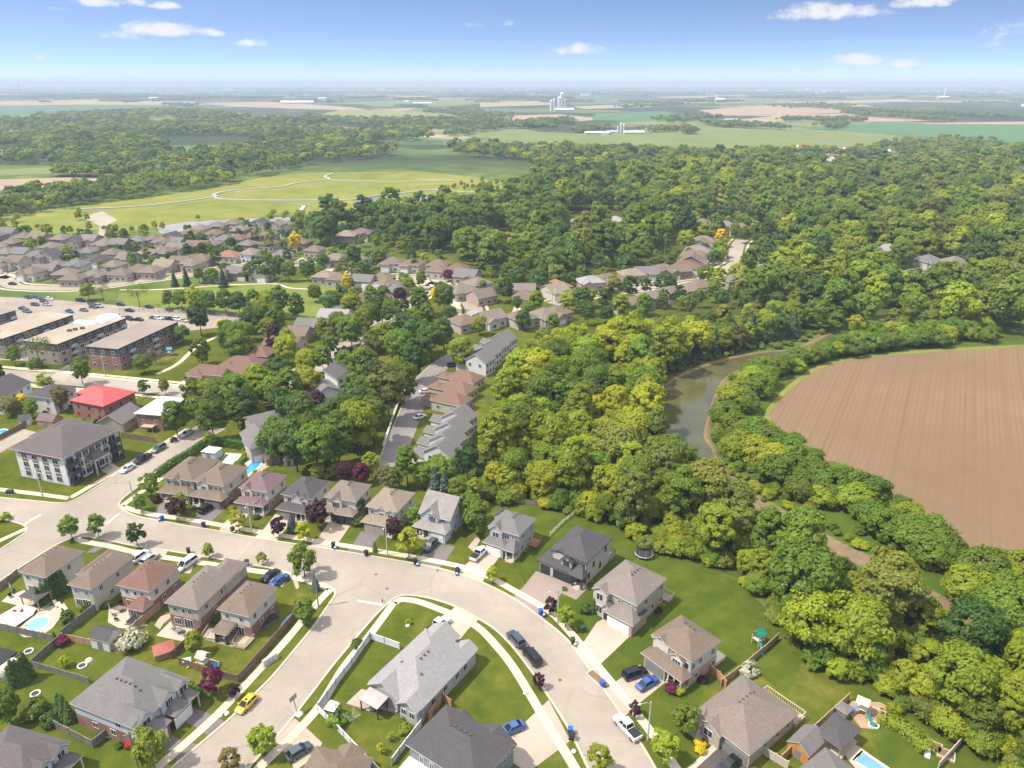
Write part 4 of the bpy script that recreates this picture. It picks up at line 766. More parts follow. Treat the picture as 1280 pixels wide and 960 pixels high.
for u in (-h.D * .1, h.D * .3):
    m = MB(); x1 = h.W / 2 + .4; m.box(x1 - 2.5, x1, u - 1.2, u + 1.2, 3, 5.2); m.face([(x1, u - 1.2, 5.2), (x1, u + 1.2, 5.2), (x1, u, 6.3)]); o = m.build('dormer', WALL['blue'], h.root); r = MB(); roof_geo(r, x1 - 4, x1 + .3, u - 1.5, u + 1.5, 5.0, 'gx', .9, .16); r.build('dormer_roof', h.rm, o); h.win('r', u, 3.7, 1.2, 1.3, 2, y=x1)
mb = MB(); roof_geo(mb, 0, h.D / 2 + .3, -2.4, 0, 2.8, 'hipshed', .5); mb.v = [(-y + h.W / 2, x, z) for x, y, z in mb.v]; mb.build('porch_roof', h.rm, h.root); f = MB(); [f.box(h.W / 2 + 2.0, h.W / 2 + 2.2, u - .1, u + .1, 0, 2.8) for u in (.3, h.D / 4, h.D / 2)]; f.build('porch_post', M_trim, h.root); h.sides('lrk'); h.done()
# back-yard row
for i, (lab, a, b, c, lw, rf, wl) in enumerate((
    ('brown-roofed beige house with dark gazebo behind it, leftmost of the back-yard row', (20, 716), (57, 723), (108, 690), None, 'brown', 'cream'),
    ('tan-roofed beige house behind the oval pool and the sun loungers', (84, 731), (114, 738), (168, 695), None, 'brown', 'beige'),
    ('brown-roofed house with brick sunroom, round patio and black hot tub behind it', (143, 733), (187, 741), (228, 708), 'brick', 'redbrown', 'cream'),
    ('brown-roofed brick house with square white patio in its yard', (206, 753), (247, 763), (296, 714), 'brick', 'taupe', 'khaki'),
    ('brown-roofed brick house with pergola deck at the corner of the side street', (270, 763), (311, 772), (349, 735), 'brick', 'brown', 'cream'))):
    h = House('detached_house', lab, a, b, c, 5.6, wl, lw, rf, pitch=.52, group=GA); info(h)
    h.win('f', -h.W * .28, 3.7, .8, 1.0, 2); h.win('f', h.W * .22, 3.7, .8, 1.0, 2)
    if i in (2, 3): h.win('f', 0, 3.7, .6, .9, 1)
    for x, w_, z in ((-h.W * .25, 1.5, .7), (h.W * .12, 1.9, .25)): h.win('f', x, z, w_, 1.5 if z > .5 else 2.1, 3)
    for u, z in ((-h.D * .3, 3.7), (h.D * .1, 3.7), (h.D * .3, 1.1), (-h.D * .1, 1.1)): h.win('r', u, z, .8, 1.1, 2)
    h.sides('lk'); h.std_vents(.52, 4, -1)
    if i in (1,): h.block(-h.W * .75, -h.W / 2, -h.D * .2, h.D * .55, 5.5, 'hip', .5, 'side_roof')
    if i == 2:
        h.block(h.W * .02, h.W * .5, -h.D / 2 - 2.6, -h.D / 2, 2.7, None, 0); h.lower(h.W * .02, h.W * .5, 2.6, 2.7, pitch=.4, part='sunroom_roof'); h.win('f', h.W * .18, .8, 1.3, 1.4, 2, y=-h.D / 2 - 2.6)
    if i == 3: h.block(-h.W * .2, h.W * .52, h.D * .2, h.D / 2 + 3.5, 5.3, 'hip', .55, 'front_roof')
    if i == 4: h.lower(-h.W / 2 + .3, -h.W * .02, 3.0, 2.6, pitch=.12, kind='shed', posts=(-h.W / 2 + .5, -h.W * .05), part='pergola_roof', floor=False, m=M_dtrim)
    h.lower_front = None; h.done()
    if i == 0: HA1 = h
    if i == 4: HA5 = h
# white three-storey apartment house
h = House('apartment_house', 'three-storey white and brick apartment house with hip roof at the crossroads', (9, 562), (78, 574), (152, 536), 8.6, 'stucco', None, 'apt', pitch=.42, ov=.9, cat='apartment building'); info(h)
h.block(-h.W / 2 - 1.5, -h.W / 2 + 6, -h.D * .1, h.D / 2 + .4, 8.6, 'hip', .42, 'side_roof'); wB = WALL['brick']
def bands(face, n, ln, proud):
    f = MB()
    for i in range(n):
        u = -ln / 2 + ln * (i + .5) / n
        f_w = ln / n * .3
        for z in (2.35, 5.15): (f.box(u - f_w, u + f_w, -h.D / 2 - proud, -h.D / 2 + .05, z, z + .75) if face == 'f' else f.box(h.W / 2 - .05, h.W / 2 + proud, u - f_w, u + f_w, z, z + .75))
    if face == 'f': f.box(-ln / 2, ln / 2, -h.D / 2 - proud, -h.D / 2 + .05, 7.2, 8.58)
    else: f.box(h.W / 2 - .05, h.W / 2 + proud, -ln / 2, ln / 2, 7.2, 8.58)
    f.build('brick_band', wB, h.root)
bands('f', 4, h.W - 2.5, .03); bands('r', 5, h.D - 7, .03)
for z in (.7, 3.5, 6.1):
    for i in range(4):
        u = -(h.W - 2.5) / 2 + (h.W - 2.5) * (i + .5) / 4; h.win('f', u, z, 1.7, 1.5, 2, y=-h.D / 2 - .03)
    for i in range(5):
        u = -(h.D - 7) / 2 + (h.D - 7) * (i + .5) / 5
        if i != 2 or z > 5: h.win('r', u, z, 1.7, 1.5, 2, y=h.W / 2 + .03)
    for u in (-h.D / 2 + .2, h.D / 2 - 3.4):          # corner balconies
        f = MB(); f.box(h.W / 2 + .02, h.W / 2 + 1.5, u, u + 3.1, z - .75, z - .6); f.box(h.W / 2 + 1.42, h.W / 2 + 1.5, u, u + 3.1, z - .6, z + .45); f.box(h.W / 2 + .02, h.W / 2 + 1.42, u, u + .06, z - .6, z + .45); f.box(h.W / 2 + .02, h.W / 2 + 1.42, u + 3.04, u + 3.1, z - .6, z + .45); f.build('balcony', M_dtrim, h.root)
        h.win('r', u + 1.5, z - .5, 2.2, 2.0, 2)
for u in (-h.D / 2 + .1, -h.D / 2 + 3.2, h.D / 2 - 3.5, h.D / 2 - .4): f = MB(); f.box(h.W / 2 + 1.3, h.W / 2 + 1.5, u, u + .2, 0, 8.5); f.build('balcony_post', M_dtrim, h.root)
mb = MB(); roof_geo(mb, -2.6, 2.6, -3.2, 0, 4.6, 'hipshed', .5); mb.v = [(-y + h.W / 2, x, z) for x, y, z in mb.v]; mb.build('entrance_roof', h.rm, h.root); f = MB(); [f.box(h.W / 2 + 2.6, h.W / 2 + 3.0, u - .2, u + .2, 0, 4.6) for u in (-2.2, 2.2)]; f.build('entrance_post', WALL['greyw'], h.root); h.door(0, face='r', m=M_bdoor, w=2.2, h=2.4, z=0); h.door(-h.W * .1, m=M_bdoor, z=0); h.done()
# flat-roofed blocks
def slab_block(lab, a, b, c, ze, wl, n):
    h = House('apartment_block', lab, a, b, c, ze, 'darkbrown', wl, 'tan', kind='flat', ov=.3, lowh=ze * .64, cat='apartment building', group='flat-roofed apartment blocks', doroof=True); info(h)
    h.roof.data.materials[0] = n; h.roof.data.materials[1] = M_dtrim
    k = max(4, int(h.D / 4))
    for i in range(k):
        u = -h.D / 2 + h.D * (i + .5) / k
        for z in (.8, 3.5, 6.1):
            if z + 1.4 < ze: h.win('r', u, z, 1.8, 1.4, 2)
            if i % 3 == 1 and z < 6.5:
                f = MB(); f.box(h.W / 2 + .05, h.W / 2 + 1.3, u - 1.4, u + 1.4, z - .6, z - .45); f.box(h.W / 2 + 1.22, h.W / 2 + 1.3, u - 1.4, u + 1.4, z - .45, z + .5); f.build('balcony', m_plain('pale_rail', (.5, .52, .55), .5), h.root)
    k = max(2, int(h.W / 4))
    for i in range(k):
        for z in (.8, 3.5, 6.1): h.win('f', -h.W / 2 + h.W * (i + .5) / k, z, 1.3, 1.3, 2)
    h.done(); return h
RG = m_pave('roof_gravel', (.36, .3, .235), 0, .3); RT = m_pave('roof_tar_gravel', (.27, .225, .19), 0, .4)
slab_block('flat grey-brown roofed brick apartment block, nearest and rightmost of the row', (107, 433), (147, 437), (221, 402), 8.4, 'brick', RT)
hb = slab_block('flat gravel-roofed apartment block with white tarps and pipes on its roof', (26, 427), (71, 431), (162, 398), 8.4, 'tanbrick', RG)
slab_block('flat pale-roofed apartment block with clear empty roof, third from the right', (-40, 420), (3, 424), (96, 394), 8.4, 'brownbrick', RG)
slab_block('flat grey-roofed apartment block cut off at the left edge', (-75, 404), (-40, 406), (28, 389), 8.4, 'brownbrick', RT)
# houses behind the apartment house
h = House('detached_house', 'brick house with bright red metal roof', (94, 498), (129, 509), (165, 489), 5.8, 'brick', None, 'red', trim=m_plain('red_trim', (.5, .06, .06), .5), pitch=.4); info(h); h.block(-h.W * .8, -h.W * .1, -h.D * .05, h.D * .5, 5.6, 'hip', .4, 'side_roof'); h.sides('frlk'); h.done()
h = House('detached_house', 'brick house with pale grey metal roof behind the cedar hedge', (171, 515), (201, 520), (226, 497), 5.4, 'brick', None, 'white', pitch=.35); info(h); h.sides('frlk'); f = MB(); f.box(-2, 2, -h.D / 2 - 2, -h.D / 2, 1.8, 2.0); [f.box(x, x + .15, -h.D / 2 - 2, -h.D / 2 - 1.85, 0, 1.8) for x in (-2, 1.85)]; f.build('rear_deck', M_deck, h.root); h.done()
h = House('garage_building', 'long low grey-roofed garage between red-roofed and pale-roofed houses', (127, 525), (153, 531), (172, 513), 2.9, 'tanbrick', None, 'grey', kind='gy', pitch=.6, cat='garage'); info(h); h.win('r', 0, 1.2); h.win('r', 3, 1.2); h.done()
h = House('detached_house', 'white two-storey house with dark grey roof behind the shrubs left of the red roof', (33, 494), (66, 499), (95, 484), 5.6, 'white', None, 'dark', pitch=.4); info(h); h.sides('frlk'); h.done()
h = House('detached_house', 'white-walled house with dark roof at the left edge below the street', (-45, 496), (2, 500), (34, 478), 5.4, 'white', None, 'dark', kind='gy', pitch=.45); info(h); h.sides('frlk'); h.done()
# ------------------------------------------------------------------ trees
LEAF = {'green': m_leaf('leaves_green', (0.184, 0.269, 0.023)), 'yellowgreen': m_leaf('leaves_yellow_green', (0.333, 0.388, 0.023)), 'dark': m_leaf('leaves_dark', (0.101, 0.182, 0.028)), 'olive': m_leaf('leaves_olive', (0.251, 0.278, 0.042)), 'lime': m_leaf('leaves_lime', (0.403, 0.427, 0.023)),
        'burgundy': m_leaf('leaves_burgundy', (.06, .016, .024), .2, .01, .2), 'gold': m_leaf('leaves_gold', (.8, .58, .01), .3, .004, .1), 'brownish': m_leaf('leaves_brownish', (0.236, 0.201, 0.057)), 'spruce': m_leaf('needles', (.045, .085, .035), .1), 'bluespruce': m_leaf('needles_blue', (.075, .11, .095), .1),
        'magenta': m_leaf('leaves_magenta', (.13, .015, .05), .25, .01, .2), 'grey': m_leaf('twigs_grey', (.2, .17, .14), .1, .01, .15), 'white': m_leaf('blossom_white', (.5, .5, .38), .3, .01, .1), 'willow': m_leaf('leaves_willow', (.2, .2, .05), .35)}
M_bark = m_plain('bark', (.12, .095, .07), .9, 0, .2, .3, 2)
def rdir(r):
    while True:
        v = Vector((r.uniform(-1, 1), r.uniform(-1, 1), r.uniform(-1, 1)))
        if .1 < v.length < 1: return v.normalized()
def leaf(mb, p, nrm, s, r):
    nrm = nrm.normalized(); t = nrm.orthogonal().normalized(); t.rotate(Matrix.Rotation(r.uniform(0, 6.28), 3, nrm)); b = nrm.cross(t)
    w, l = s * r.uniform(.7, 1.15), s * r.uniform(.8, 1.3); i = len(mb.v)
    k = nrm * s * .18
    mb.v += [tuple(p - t * l * .6), tuple(p + b * w * .5 - k), tuple(p + t * l * .6), tuple(p - b * w * .5 - k)]; mb.f.append((i, i + 1, i + 2, i + 3)); mb.k.append(0)
def crown_mesh(name, seed, rx, rz, zc, nc, nl, ls, cr_=.34, low=-.55, gap=.0, top=1.0):
    r = random.Random(seed); mb = MB(); clumps = []
    wob = [r.uniform(.75, 1.2) for _ in range(8)]
    for k in range(nc):
        for _ in range(30):
            d = rdir(r)
            if d.z > low: break
        az = (math.atan2(d.y, d.x) + math.pi) / (2 * math.pi) * 8; w = wob[int(az) % 8] * (1 - az % 1) + wob[(int(az) + 1) % 8] * (az % 1)
        f = r.uniform(.5, 1.0) ** .6 * r.uniform(.82, 1.0)
        taper = 1.0 - .25 * max(0, d.z) * (1 - top)
        c = Vector((d.x * rx * f * w * taper, d.y * rx * f * w * taper, zc + d.z * rz * f))
        clumps.append((c, rx * cr_ * r.choice((.45, .7, .9, 1.1, 1.4)) * r.uniform(.9, 1.1), d))
    for c, cr0, d in clumps:
        for _ in range(nl):
            e = rdir(r)
            if e.dot(d) < -.25: e = -e
            if e.z < -.4: e.z *= -.6
            e = e.normalized(); q = c + Vector((e.x * cr0, e.y * cr0, e.z * cr0 * .8)) * r.uniform(.35, 1.05) ** .7 * (1.0 if r.random() < .86 else r.uniform(1.05, 1.5))
            leaf(mb, q, e * .8 + d * .35 + rdir(r) * .55 + Vector((0, 0, .25)), ls, r)
    me = mb.mesh(name, LEAF['green']); return me
def conifer_mesh(name, seed, rad, h, tiers, per, ls):
    r = random.Random(seed); mb = MB()
    for k in range(tiers):
        t = k / tiers; z = h * (.08 + .9 * t); rr = rad * (1 - t) ** .85 + .12
        for j in range(max(4, int(per * (1 - t * .75)))):
            a = r.uniform(0, 6.28); f = r.uniform(.25, 1.0); p = Vector((math.cos(a) * rr * f, math.sin(a) * rr * f, z - rr * f * .35 + r.uniform(-.2, .2)))
            leaf(mb, p, Vector((math.cos(a) * .8, math.sin(a) * .8, .9)) + rdir(r) * .4, ls * r.uniform(.8, 1.2), r)
    return mb.mesh(name, LEAF['spruce'])
def trunk_mesh(name, seed, h, zc, rx, rad=.22, limbs=6):
    r = random.Random(seed); mb = MB(); p = Vector((0, 0, -.1)); q = Vector((r.uniform(-.2, .2), r.uniform(-.2, .2), h * .45)); t = Vector((r.uniform(-.4, .4), r.uniform(-.4, .4), h * .85))
    mb.tube(p, q, rad, rad * .7, 7); mb.tube(q, t, rad * .7, rad * .15, 6)
    for k in range(limbs):
        a = 6.28 * k / limbs + r.uniform(-.4, .4); b = q.lerp(t, r.uniform(0, .6)); e = Vector((math.cos(a) * rx * .65, math.sin(a) * rx * .65, zc + r.uniform(-.1, .5) * rx)); mb.tube(b, e, rad * .38, rad * .08, 5)
    return mb.mesh(name, M_bark, True)
SH = {'near': [], 'mid': [], 'far': []}
SPEC = [(4.6, 5.4, 7.4, .2), (4.0, 5.9, 7.9, .25), (5.0, 5.1, 7.0, 0), (3.5, 6.5, 8.2, .3), (4.4, 5.4, 7.2, .1), (3.9, 6.9, 8.8, .4)]
for i, (rx, rz, zc, tp) in enumerate(SPEC):
    SH['near'].append((crown_mesh('crown', 100 + i, rx, rz, zc, 95, 92, .52, .27, -.8), trunk_mesh('trunk', 200 + i, zc + rz * .6, zc, rx)))
    SH['mid'].append((crown_mesh('crown', 300 + i, rx, rz, zc, 60, 52, .8, .3, -.75), trunk_mesh('trunk', 400 + i, zc + rz * .6, zc, rx, .25, 3)))
for i in range(4): SH['far'].append((crown_mesh('crown', 500 + i, 5.4, 5.2, 7.6, 18, 17, 1.9, .42), None))
SH['young'] = [(crown_mesh('crown', 600 + i, 1.55, 2.35, 3.0, 44, 44, .36, .33, -.85), trunk_mesh('trunk', 610 + i, 4.6, 3.4, 1.3, .08, 4)) for i in range(3)]
SH['shrub'] = [(crown_mesh('foliage', 620 + i, 1.0, .75, .65, 24, 40, .26, .42, -.5), trunk_mesh('stem', 630 + i, 1.0, .6, .6, .05, 4)) for i in range(3)]
SH['conifer'] = [(conifer_mesh('foliage', 640 + i, 2.6, 10, 20, 60, .75), trunk_mesh('trunk', 650 + i, 9, 4, .8, .16, 2)) for i in range(2)]
SH['column'] = [(conifer_mesh('foliage', 660 + i, .8, 3.9, 22, 60, .3), trunk_mesh('stem', 670 + i, 3, 1.6, .3, .06, 2)) for i in range(2)]
SH['bush'] = [(crown_mesh('crown', 700 + i, 3.9, 3.3, 3.2, 80, 84, .5, .28, -.6), trunk_mesh('trunk', 710 + i, 5, 3, 2.4, .2, 5)) for i in range(3)]
SH['bare'] = [(crown_mesh('crown', 680, 4.6, 4.6, 8.4, 44, 16, .42, .4), trunk_mesh('trunk', 690, 12.5, 8.6, 4.8, .26, 14))]
SH['weeping'] = [(crown_mesh('crown', 695, 3.8, 3.6, 5.2, 60, 50, .5, .24, -.8), trunk_mesh('trunk', 696, 7, 5, 3, .2, 5))]
NT = [0]
def tree(px, py, kind, mat, scale=1.0, label=None, cat='tree', group=None, name=None, hz=None, world=None):
    # (px, py): where its foot stands in the photo
    s = SH[kind][NT[0] % len(SH[kind])]; NT[0] += 1; r = random.Random(NT[0] * 31 + 5)
    nm = name or {'conifer': 'spruce_tree', 'column': 'cedar_shrub', 'shrub': 'garden_shrub', 'young': 'young_tree', 'bare': 'bare_tree', 'weeping': 'weeping_willow'}.get(kind, 'broadleaf_tree')
    p = Vector((*world, 0)) if world else G(px, py)
    e = empty(nm, p, r.uniform(0, 6.28), label, cat, group); e.scale = (scale * r.uniform(.93, 1.07), scale * r.uniform(.93, 1.07), (hz or scale) * r.uniform(.95, 1.05))
    c = link(s[0].name.split('.')[0], s[0], e); c.material_slots[0].link = 'OBJECT'; c.material_slots[0].material = LEAF[mat]
    if s[1] is not None: link(s[1].name.split('.')[0], s[1], e)
    return e
# prototypes for the woods are kept in collections outside the scene and only instanced
def proto_col(name, kind, mats):
    cl = bpy.data.collections.new(name); k = 0
    for m in mats:
        for c, t in SH[kind]:
            # a crown with its trunk
            mb = MB(); me = c.copy(); o = bpy.data.objects.new('%s_%03d' % (name, k), me); cl.objects.link(o); o.material_slots[0].link = 'OBJECT'; o.material_slots[0].material = LEAF[m]; k += 1
    return cl, k
def forest_object(name, pts, kind, mats, label):
    # pts: (x, y, scale, hscale, rot, idx); one object whose trees are instances
    cl, n = proto_col(name, kind, mats)
    me = bpy.data.meshes.new(name); me.from_pydata([(p[0], p[1], 0) for p in pts], [], [])
    for an, ty, j in (('scl', 'FLOAT_VECTOR', 2), ('rotz', 'FLOAT', 4), ('idx', 'INT', 5)):
        a = me.attributes.new(an, ty, 'POINT')
        if ty == 'FLOAT_VECTOR': a.data.foreach_set('vector', [v for p in pts for v in (p[2], p[2], p[3])])
        else: a.data.foreach_set('value', [p[j] for p in pts])
    o = link(name, me); tag(o, label, 'woodland', None, 'stuff')
    ng = bpy.data.node_groups.new(name, 'GeometryNodeTree'); ng.interface.new_socket('Geometry', in_out='INPUT', socket_type='NodeSocketGeometry'); ng.interface.new_socket('Geometry', in_out='OUTPUT', socket_type='NodeSocketGeometry')
    nd = ng.nodes; lk = ng.links; gi = nd.new('NodeGroupInput'); go = nd.new('NodeGroupOutput'); mp = nd.new('GeometryNodeMeshToPoints'); ip = nd.new('GeometryNodeInstanceOnPoints'); ci = nd.new('GeometryNodeCollectionInfo')
    ci.inputs['Collection'].default_value = cl; ci.inputs['Separate Children'].default_value = True; ci.inputs['Reset Children'].default_value = True
    def attr(nm, ty): x = nd.new('GeometryNodeInputNamedAttribute'); x.data_type = ty; x.inputs['Name'].default_value = nm; return x.outputs[0]
    cx = nd.new('ShaderNodeCombineXYZ'); lk.new(attr('rotz', 'FLOAT'), cx.inputs[2])
    lk.new(gi.outputs[0], mp.inputs[0]); lk.new(mp.outputs[0], ip.inputs['Points']); lk.new(ci.outputs[0], ip.inputs['Instance']); ip.inputs['Pick Instance'].default_value = True
    lk.new(attr('idx', 'INT'), ip.inputs['Instance Index']); lk.new(cx.outputs[0], ip.inputs['Rotation']); lk.new(attr('scl', 'FLOAT_VECTOR'), ip.inputs['Scale']); lk.new(ip.outputs[0], go.inputs[0])
    md = o.modifiers.new('trees', 'NODES'); md.node_group = ng; return o
def scatter(poly, d, seed, holes=()):
    r = random.Random(seed); xs = [p[0] for p in poly]; ys = [p[1] for p in poly]; x0, x1, y0, y1 = min(xs), max(xs), min(ys), max(ys)
    grid = {}; out_ = []; c = d / 1.414; n = int((x1 - x0) * (y1 - y0) / (d * d) * 3.2)
    for _ in range(n):
        p = (r.uniform(x0, x1), r.uniform(y0, y1)); k = (int(p[0] // c), int(p[1] // c))
        if any(abs((q[0] - p[0]) ** 2 + (q[1] - p[1]) ** 2) < d * d for dx in range(-2, 3) for dy in range(-2, 3) for q in (grid.get((k[0] + dx, k[1] + dy)),) if q): continue
        if not inside(p, poly) or any(inside(p, h) for h in holes): continue
        grid[k] = p; out_.append(p)
    return out_
def roadclear(extra=5.5):
    segs = []
    for w, p in ROADS2: 
        q = cr(gp(p), 2); segs += [(q[i], q[i + 1], w / 2 + extra) for i in range(len(q) - 1)]
    return segs
RSEG = roadclear()
def near_road(p):
    for a, b, w in RSEG:
        ax, ay = a; bx, by = b; dx, dy = bx - ax, by - ay; t = max(0, min(1, ((p[0] - ax) * dx + (p[1] - ay) * dy) / (dx * dx + dy * dy + 1e-9)))
        if (p[0] - ax - t * dx) ** 2 + (p[1] - ay - t * dy) ** 2 < w * w: return True
    return False
# ------------------------------------------------------------------ woods
RAV = gp([(618, 622), (606, 585), (616, 545), (634, 500), (655, 462), (700, 432), (770, 420), (850, 414), (905, 408), (950, 400), (990, 392), (1008, 402), (1004, 416), (960, 430), (905, 442), (866, 455), (836, 470), (815, 492), (806, 512), (808, 545), (822, 570), (852, 594), (878, 616), (898, 642), (932, 680), (976, 706), (1030, 734), (1085, 762), (1150, 792), (1225, 835), (1330, 870), (1330, 1010), (1262, 965), (1212, 925), (1150, 897), (1100, 872), (1056, 838), (1008, 818), (984, 792), (968, 750), (932, 719), (874, 694), (818, 684), (796, 668), (745, 646), (700, 632), (655, 622)])
BELT = [gp([(906, 506), (920, 486), (948, 468), (995, 453), (1015, 452), (1000, 464), (957, 488), (940, 505), (938, 525), (915, 540), (902, 530)]), gp([(904, 552), (930, 548), (955, 538), (985, 558), (1030, 592), (1090, 622), (1160, 668), (1186, 698), (1176, 712), (1125, 688), (1060, 652), (1000, 622), (940, 588), (908, 570)]), gp([(1012, 446), (1060, 432), (1130, 420), (1235, 412), (1238, 428), (1130, 436), (1060, 447), (1020, 458)]), gp([(1192, 730), (1215, 715), (1290, 728), (1340, 760), (1290, 790), (1225, 775)])]
HOUSEHOLE = gp([(690, 392), (730, 340), (780, 328), (845, 322), (862, 285), (885, 268), (930, 268), (985, 300), (1000, 340), (960, 352), (905, 378), (760, 404), (715, 404)])
HOLE2 = gp([(696, 300), (700, 268), (775, 264), (780, 284), (720, 300)])
HILL = gp([(925, 394), (985, 388), (1014, 415), (1060, 424), (1130, 414), (1230, 416), (1340, 422), (1340, 205), (1240, 200), (1170, 216), (1040, 216), (990, 208), (900, 206), (850, 210), (800, 222), (720, 232), (660, 238), (640, 252), (560, 268), (480, 274), (430, 280), (395, 290), (392, 312), (420, 308), (470, 305), (500, 312), (560, 320), (600, 334), (640, 352), (690, 352), (730, 338), (800, 322), (860, 300), (870, 280), (900, 268), (985, 300), (1000, 340), (930, 380)])
FARHOLES = [gp(p) for m, p in FARF] + [MEADOW]
BELTL = gp([(-80, 295), (0, 276), (60, 264), (150, 250), (262, 236), (300, 228), (270, 224), (200, 228), (100, 238), (-80, 262)])
WOODL = gp([(-200, 250), (0, 206), (90, 208), (150, 222), (220, 224), (330, 220), (400, 214), (520, 213), (600, 221), (650, 234), (720, 230), (800, 214), (860, 205), (900, 198), (800, 194), (640, 189), (590, 182), (510, 172), (600, 158), (640, 152), (560, 151), (440, 152), (300, 144), (215, 139), (60, 146), (-200, 150)])
rt = random.Random(11)
def mk(pts, smin, smax, nmat, wts, nshape, hmul=1.0):
    o = []
    for p in pts:
        s = rt.uniform(smin, smax); m = rt.choices(range(nmat), wts)[0]; o.append((p[0], p[1], s, s * rt.uniform(.85, 1.12) * hmul, rt.uniform(0, 6.28), m * nshape + rt.randrange(nshape)))
    return o
NEARM = ['green', 'yellowgreen', 'olive', 'lime', 'dark', 'brownish']
def weights(p):
    x, y = p
    if y > 330: return (6, 2.4, 1, .3, 2, .15)
    if x > 45: return (3.8, 3.8, 1.8, 1.7, .4, .2)
    return (3.6, 4.8, .8, 2.6, .3, .1)
TR_ = G(805, 695); allp = [(p, rt.choice([.62, .8, .95, 1.05, 1.2, 1.35]) * rt.uniform(.92, 1.08)) for p in scatter(RAV, 6.0, 21) if (p[0] - TR_.x) ** 2 + (p[1] - TR_.y) ** 2 > 110]
allp = [(p, s * (.66 if p[1] > 282 else 1)) for p, s in allp]
gr = {}
for p, s in allp: gr.setdefault((int(p[0] // 5), int(p[1] // 5)), []).append(p)
allp += [(p, rt.uniform(.42, .68)) for p in scatter(RAV, 3.9, 29) if (p[0] - TR_.x) ** 2 + (p[1] - TR_.y) ** 2 > 110 and not any((q[0] - p[0]) ** 2 + (q[1] - p[1]) ** 2 < 9.5 for dx in (-1, 0, 1) for dy in (-1, 0, 1) for q in gr.get((int(p[0] // 5) + dx, int(p[1] // 5) + dy), ()))]
allp += [(p, rt.uniform(.8, 1.25)) for b in BELT for p in scatter(b, 4.6, 22)]
# conspicuous trees first: largest in the picture
def shown(q):
    (x, y), s = q; return s / math.sqrt(x * x + y * y + 9000)
vis = [q for q in allp if abs(q[0][0]) < 1.05 * .69 * (q[0][1] + 60)]; hid = [q for q in allp if q not in vis]
vis.sort(key=shown, reverse=True)
NIND = 205
belt_poly = BELT
MATW = {'green': 'mid-green', 'yellowgreen': 'yellow-green', 'olive': 'olive', 'lime': 'bright lime', 'dark': 'dark green', 'brownish': 'brownish'}
for (p, s) in vis[:NIND]:
    m = rt.choices(NEARM, weights(p))[0]; b = any(inside(p, q) for q in BELT)
    if b: m = rt.choice(['green', 'yellowgreen', 'green'])
    w = ('%s bushy tree in the hedge belt between river and ploughed field' if b else '%s leafy tree in the ravine wood behind the lawns') % MATW[m]
    tree(0, 0, 'bush' if b else 'near', m, s, w, 'tree', w.split(' ', 1)[1].replace('bushy tree', '%s bushy trees' % MATW[m]).replace('leafy tree', '%s leafy trees' % MATW[m]), 'hedge_tree' if b else 'broadleaf_tree', world=p)
rest = vis[NIND:]
pts = []; bpts = []
for (p, s) in rest:
    if any(inside(p, q) for q in BELT): bpts.append((p[0], p[1], s, s * rt.uniform(.9, 1.1), rt.uniform(0, 6.28), rt.choice([0, 1, 0]) * 3 + rt.randrange(3))); continue
    m = rt.choices(range(6), weights(p))[0]; pts.append((p[0], p[1], s, s * rt.uniform(.9, 1.1), rt.uniform(0, 6.28), m * 6 + rt.randrange(6)))
forest_object('ravine_woodland', pts, 'near', NEARM, 'dense leafy wood filling the river ravine beyond the lawns')
forest_object('hedge_belt', bpts, 'bush', ['green', 'yellowgreen'], 'bushy hedge belt between the river and the ploughed field')
edge = gp([(606, 592), (612, 625), (655, 626), (700, 633), (745, 645), (790, 658), (818, 687), (874, 697), (932, 722), (970, 752), (986, 795), (1010, 822), (1056, 842), (1100, 877), (1150, 902), (1212, 930), (1262, 970), (1330, 1010)])
ep = []
for line_, o0, o1, k_ in ((MUDS, 4, 11, 1.3), (MUDS, -9, -4, .6), (cr(RIV_L, 4), -7, -3, 1.0), (cr(RIV_R, 4)[4:], 2.5, 6, .7)):
    for i in range(len(line_) - 1):
        a, b = Vector(line_[i]), Vector(line_[i + 1]); nv = Vector((-(b - a).y, (b - a).x)).normalized()
        for k in range(max(1, int((b - a).length * k_ * .5))):
            q = a.lerp(b, rt.random()) + nv * rt.uniform(o0, o1); s = rt.uniform(.16, .42); ep.append((q.x, q.y, s, s * rt.uniform(.7, 1.1), rt.uniform(0, 6.28), rt.choices(range(4), (5, 3, 2, .2))[0] * 3 + rt.randrange(3)))
for i in range(len(edge) - 1):
    a, b = Vector(edge[i]), Vector(edge[i + 1]); n = int((b - a).length / 1.1)
    for k in range(n):
        q = a.lerp(b, rt.random()); nn = Vector((-(b - a).y, (b - a).x)).normalized() * rt.uniform(-2, 7); q = q + nn; s = rt.uniform(.3, .75)
        ep.append((q.x, q.y, s, s * rt.uniform(.7, 1.2), rt.uniform(0, 6.28), rt.choices(range(4), (4, 3, 2, .6))[0] * 3 + rt.randrange(3)))
forest_object('ravine_undergrowth', ep, 'bush', ['green', 'yellowgreen', 'olive', 'lime'], 'leafy undergrowth along the ravine edge of the lawns')
hp = scatter(HILL, 8.3, 23, [HOUSEHOLE, HOLE2]); hp = [p for p in hp if not near_road(p)]
GAPS = []
for px, py in ((433, 291), (452, 288), (587, 290), (609, 290), (627, 294), (704, 293), (725, 274), (769, 273), (878, 276), (907, 279), (925, 282), (1102, 309), (1160, 322), (1193, 324), (1143, 339)):
    q = G(px, py, 6); u = Vector((q.x, q.y)).normalized(); GAPS += [(q.x, q.y, 13), (q.x - u.x * 18, q.y - u.y * 18, 13), (q.x - u.x * 36, q.y - u.y * 36, 11)]
hp = [p for p in hp if not any((p[0] - a) ** 2 + (p[1] - b) ** 2 < c * c for a, b, c in GAPS)]
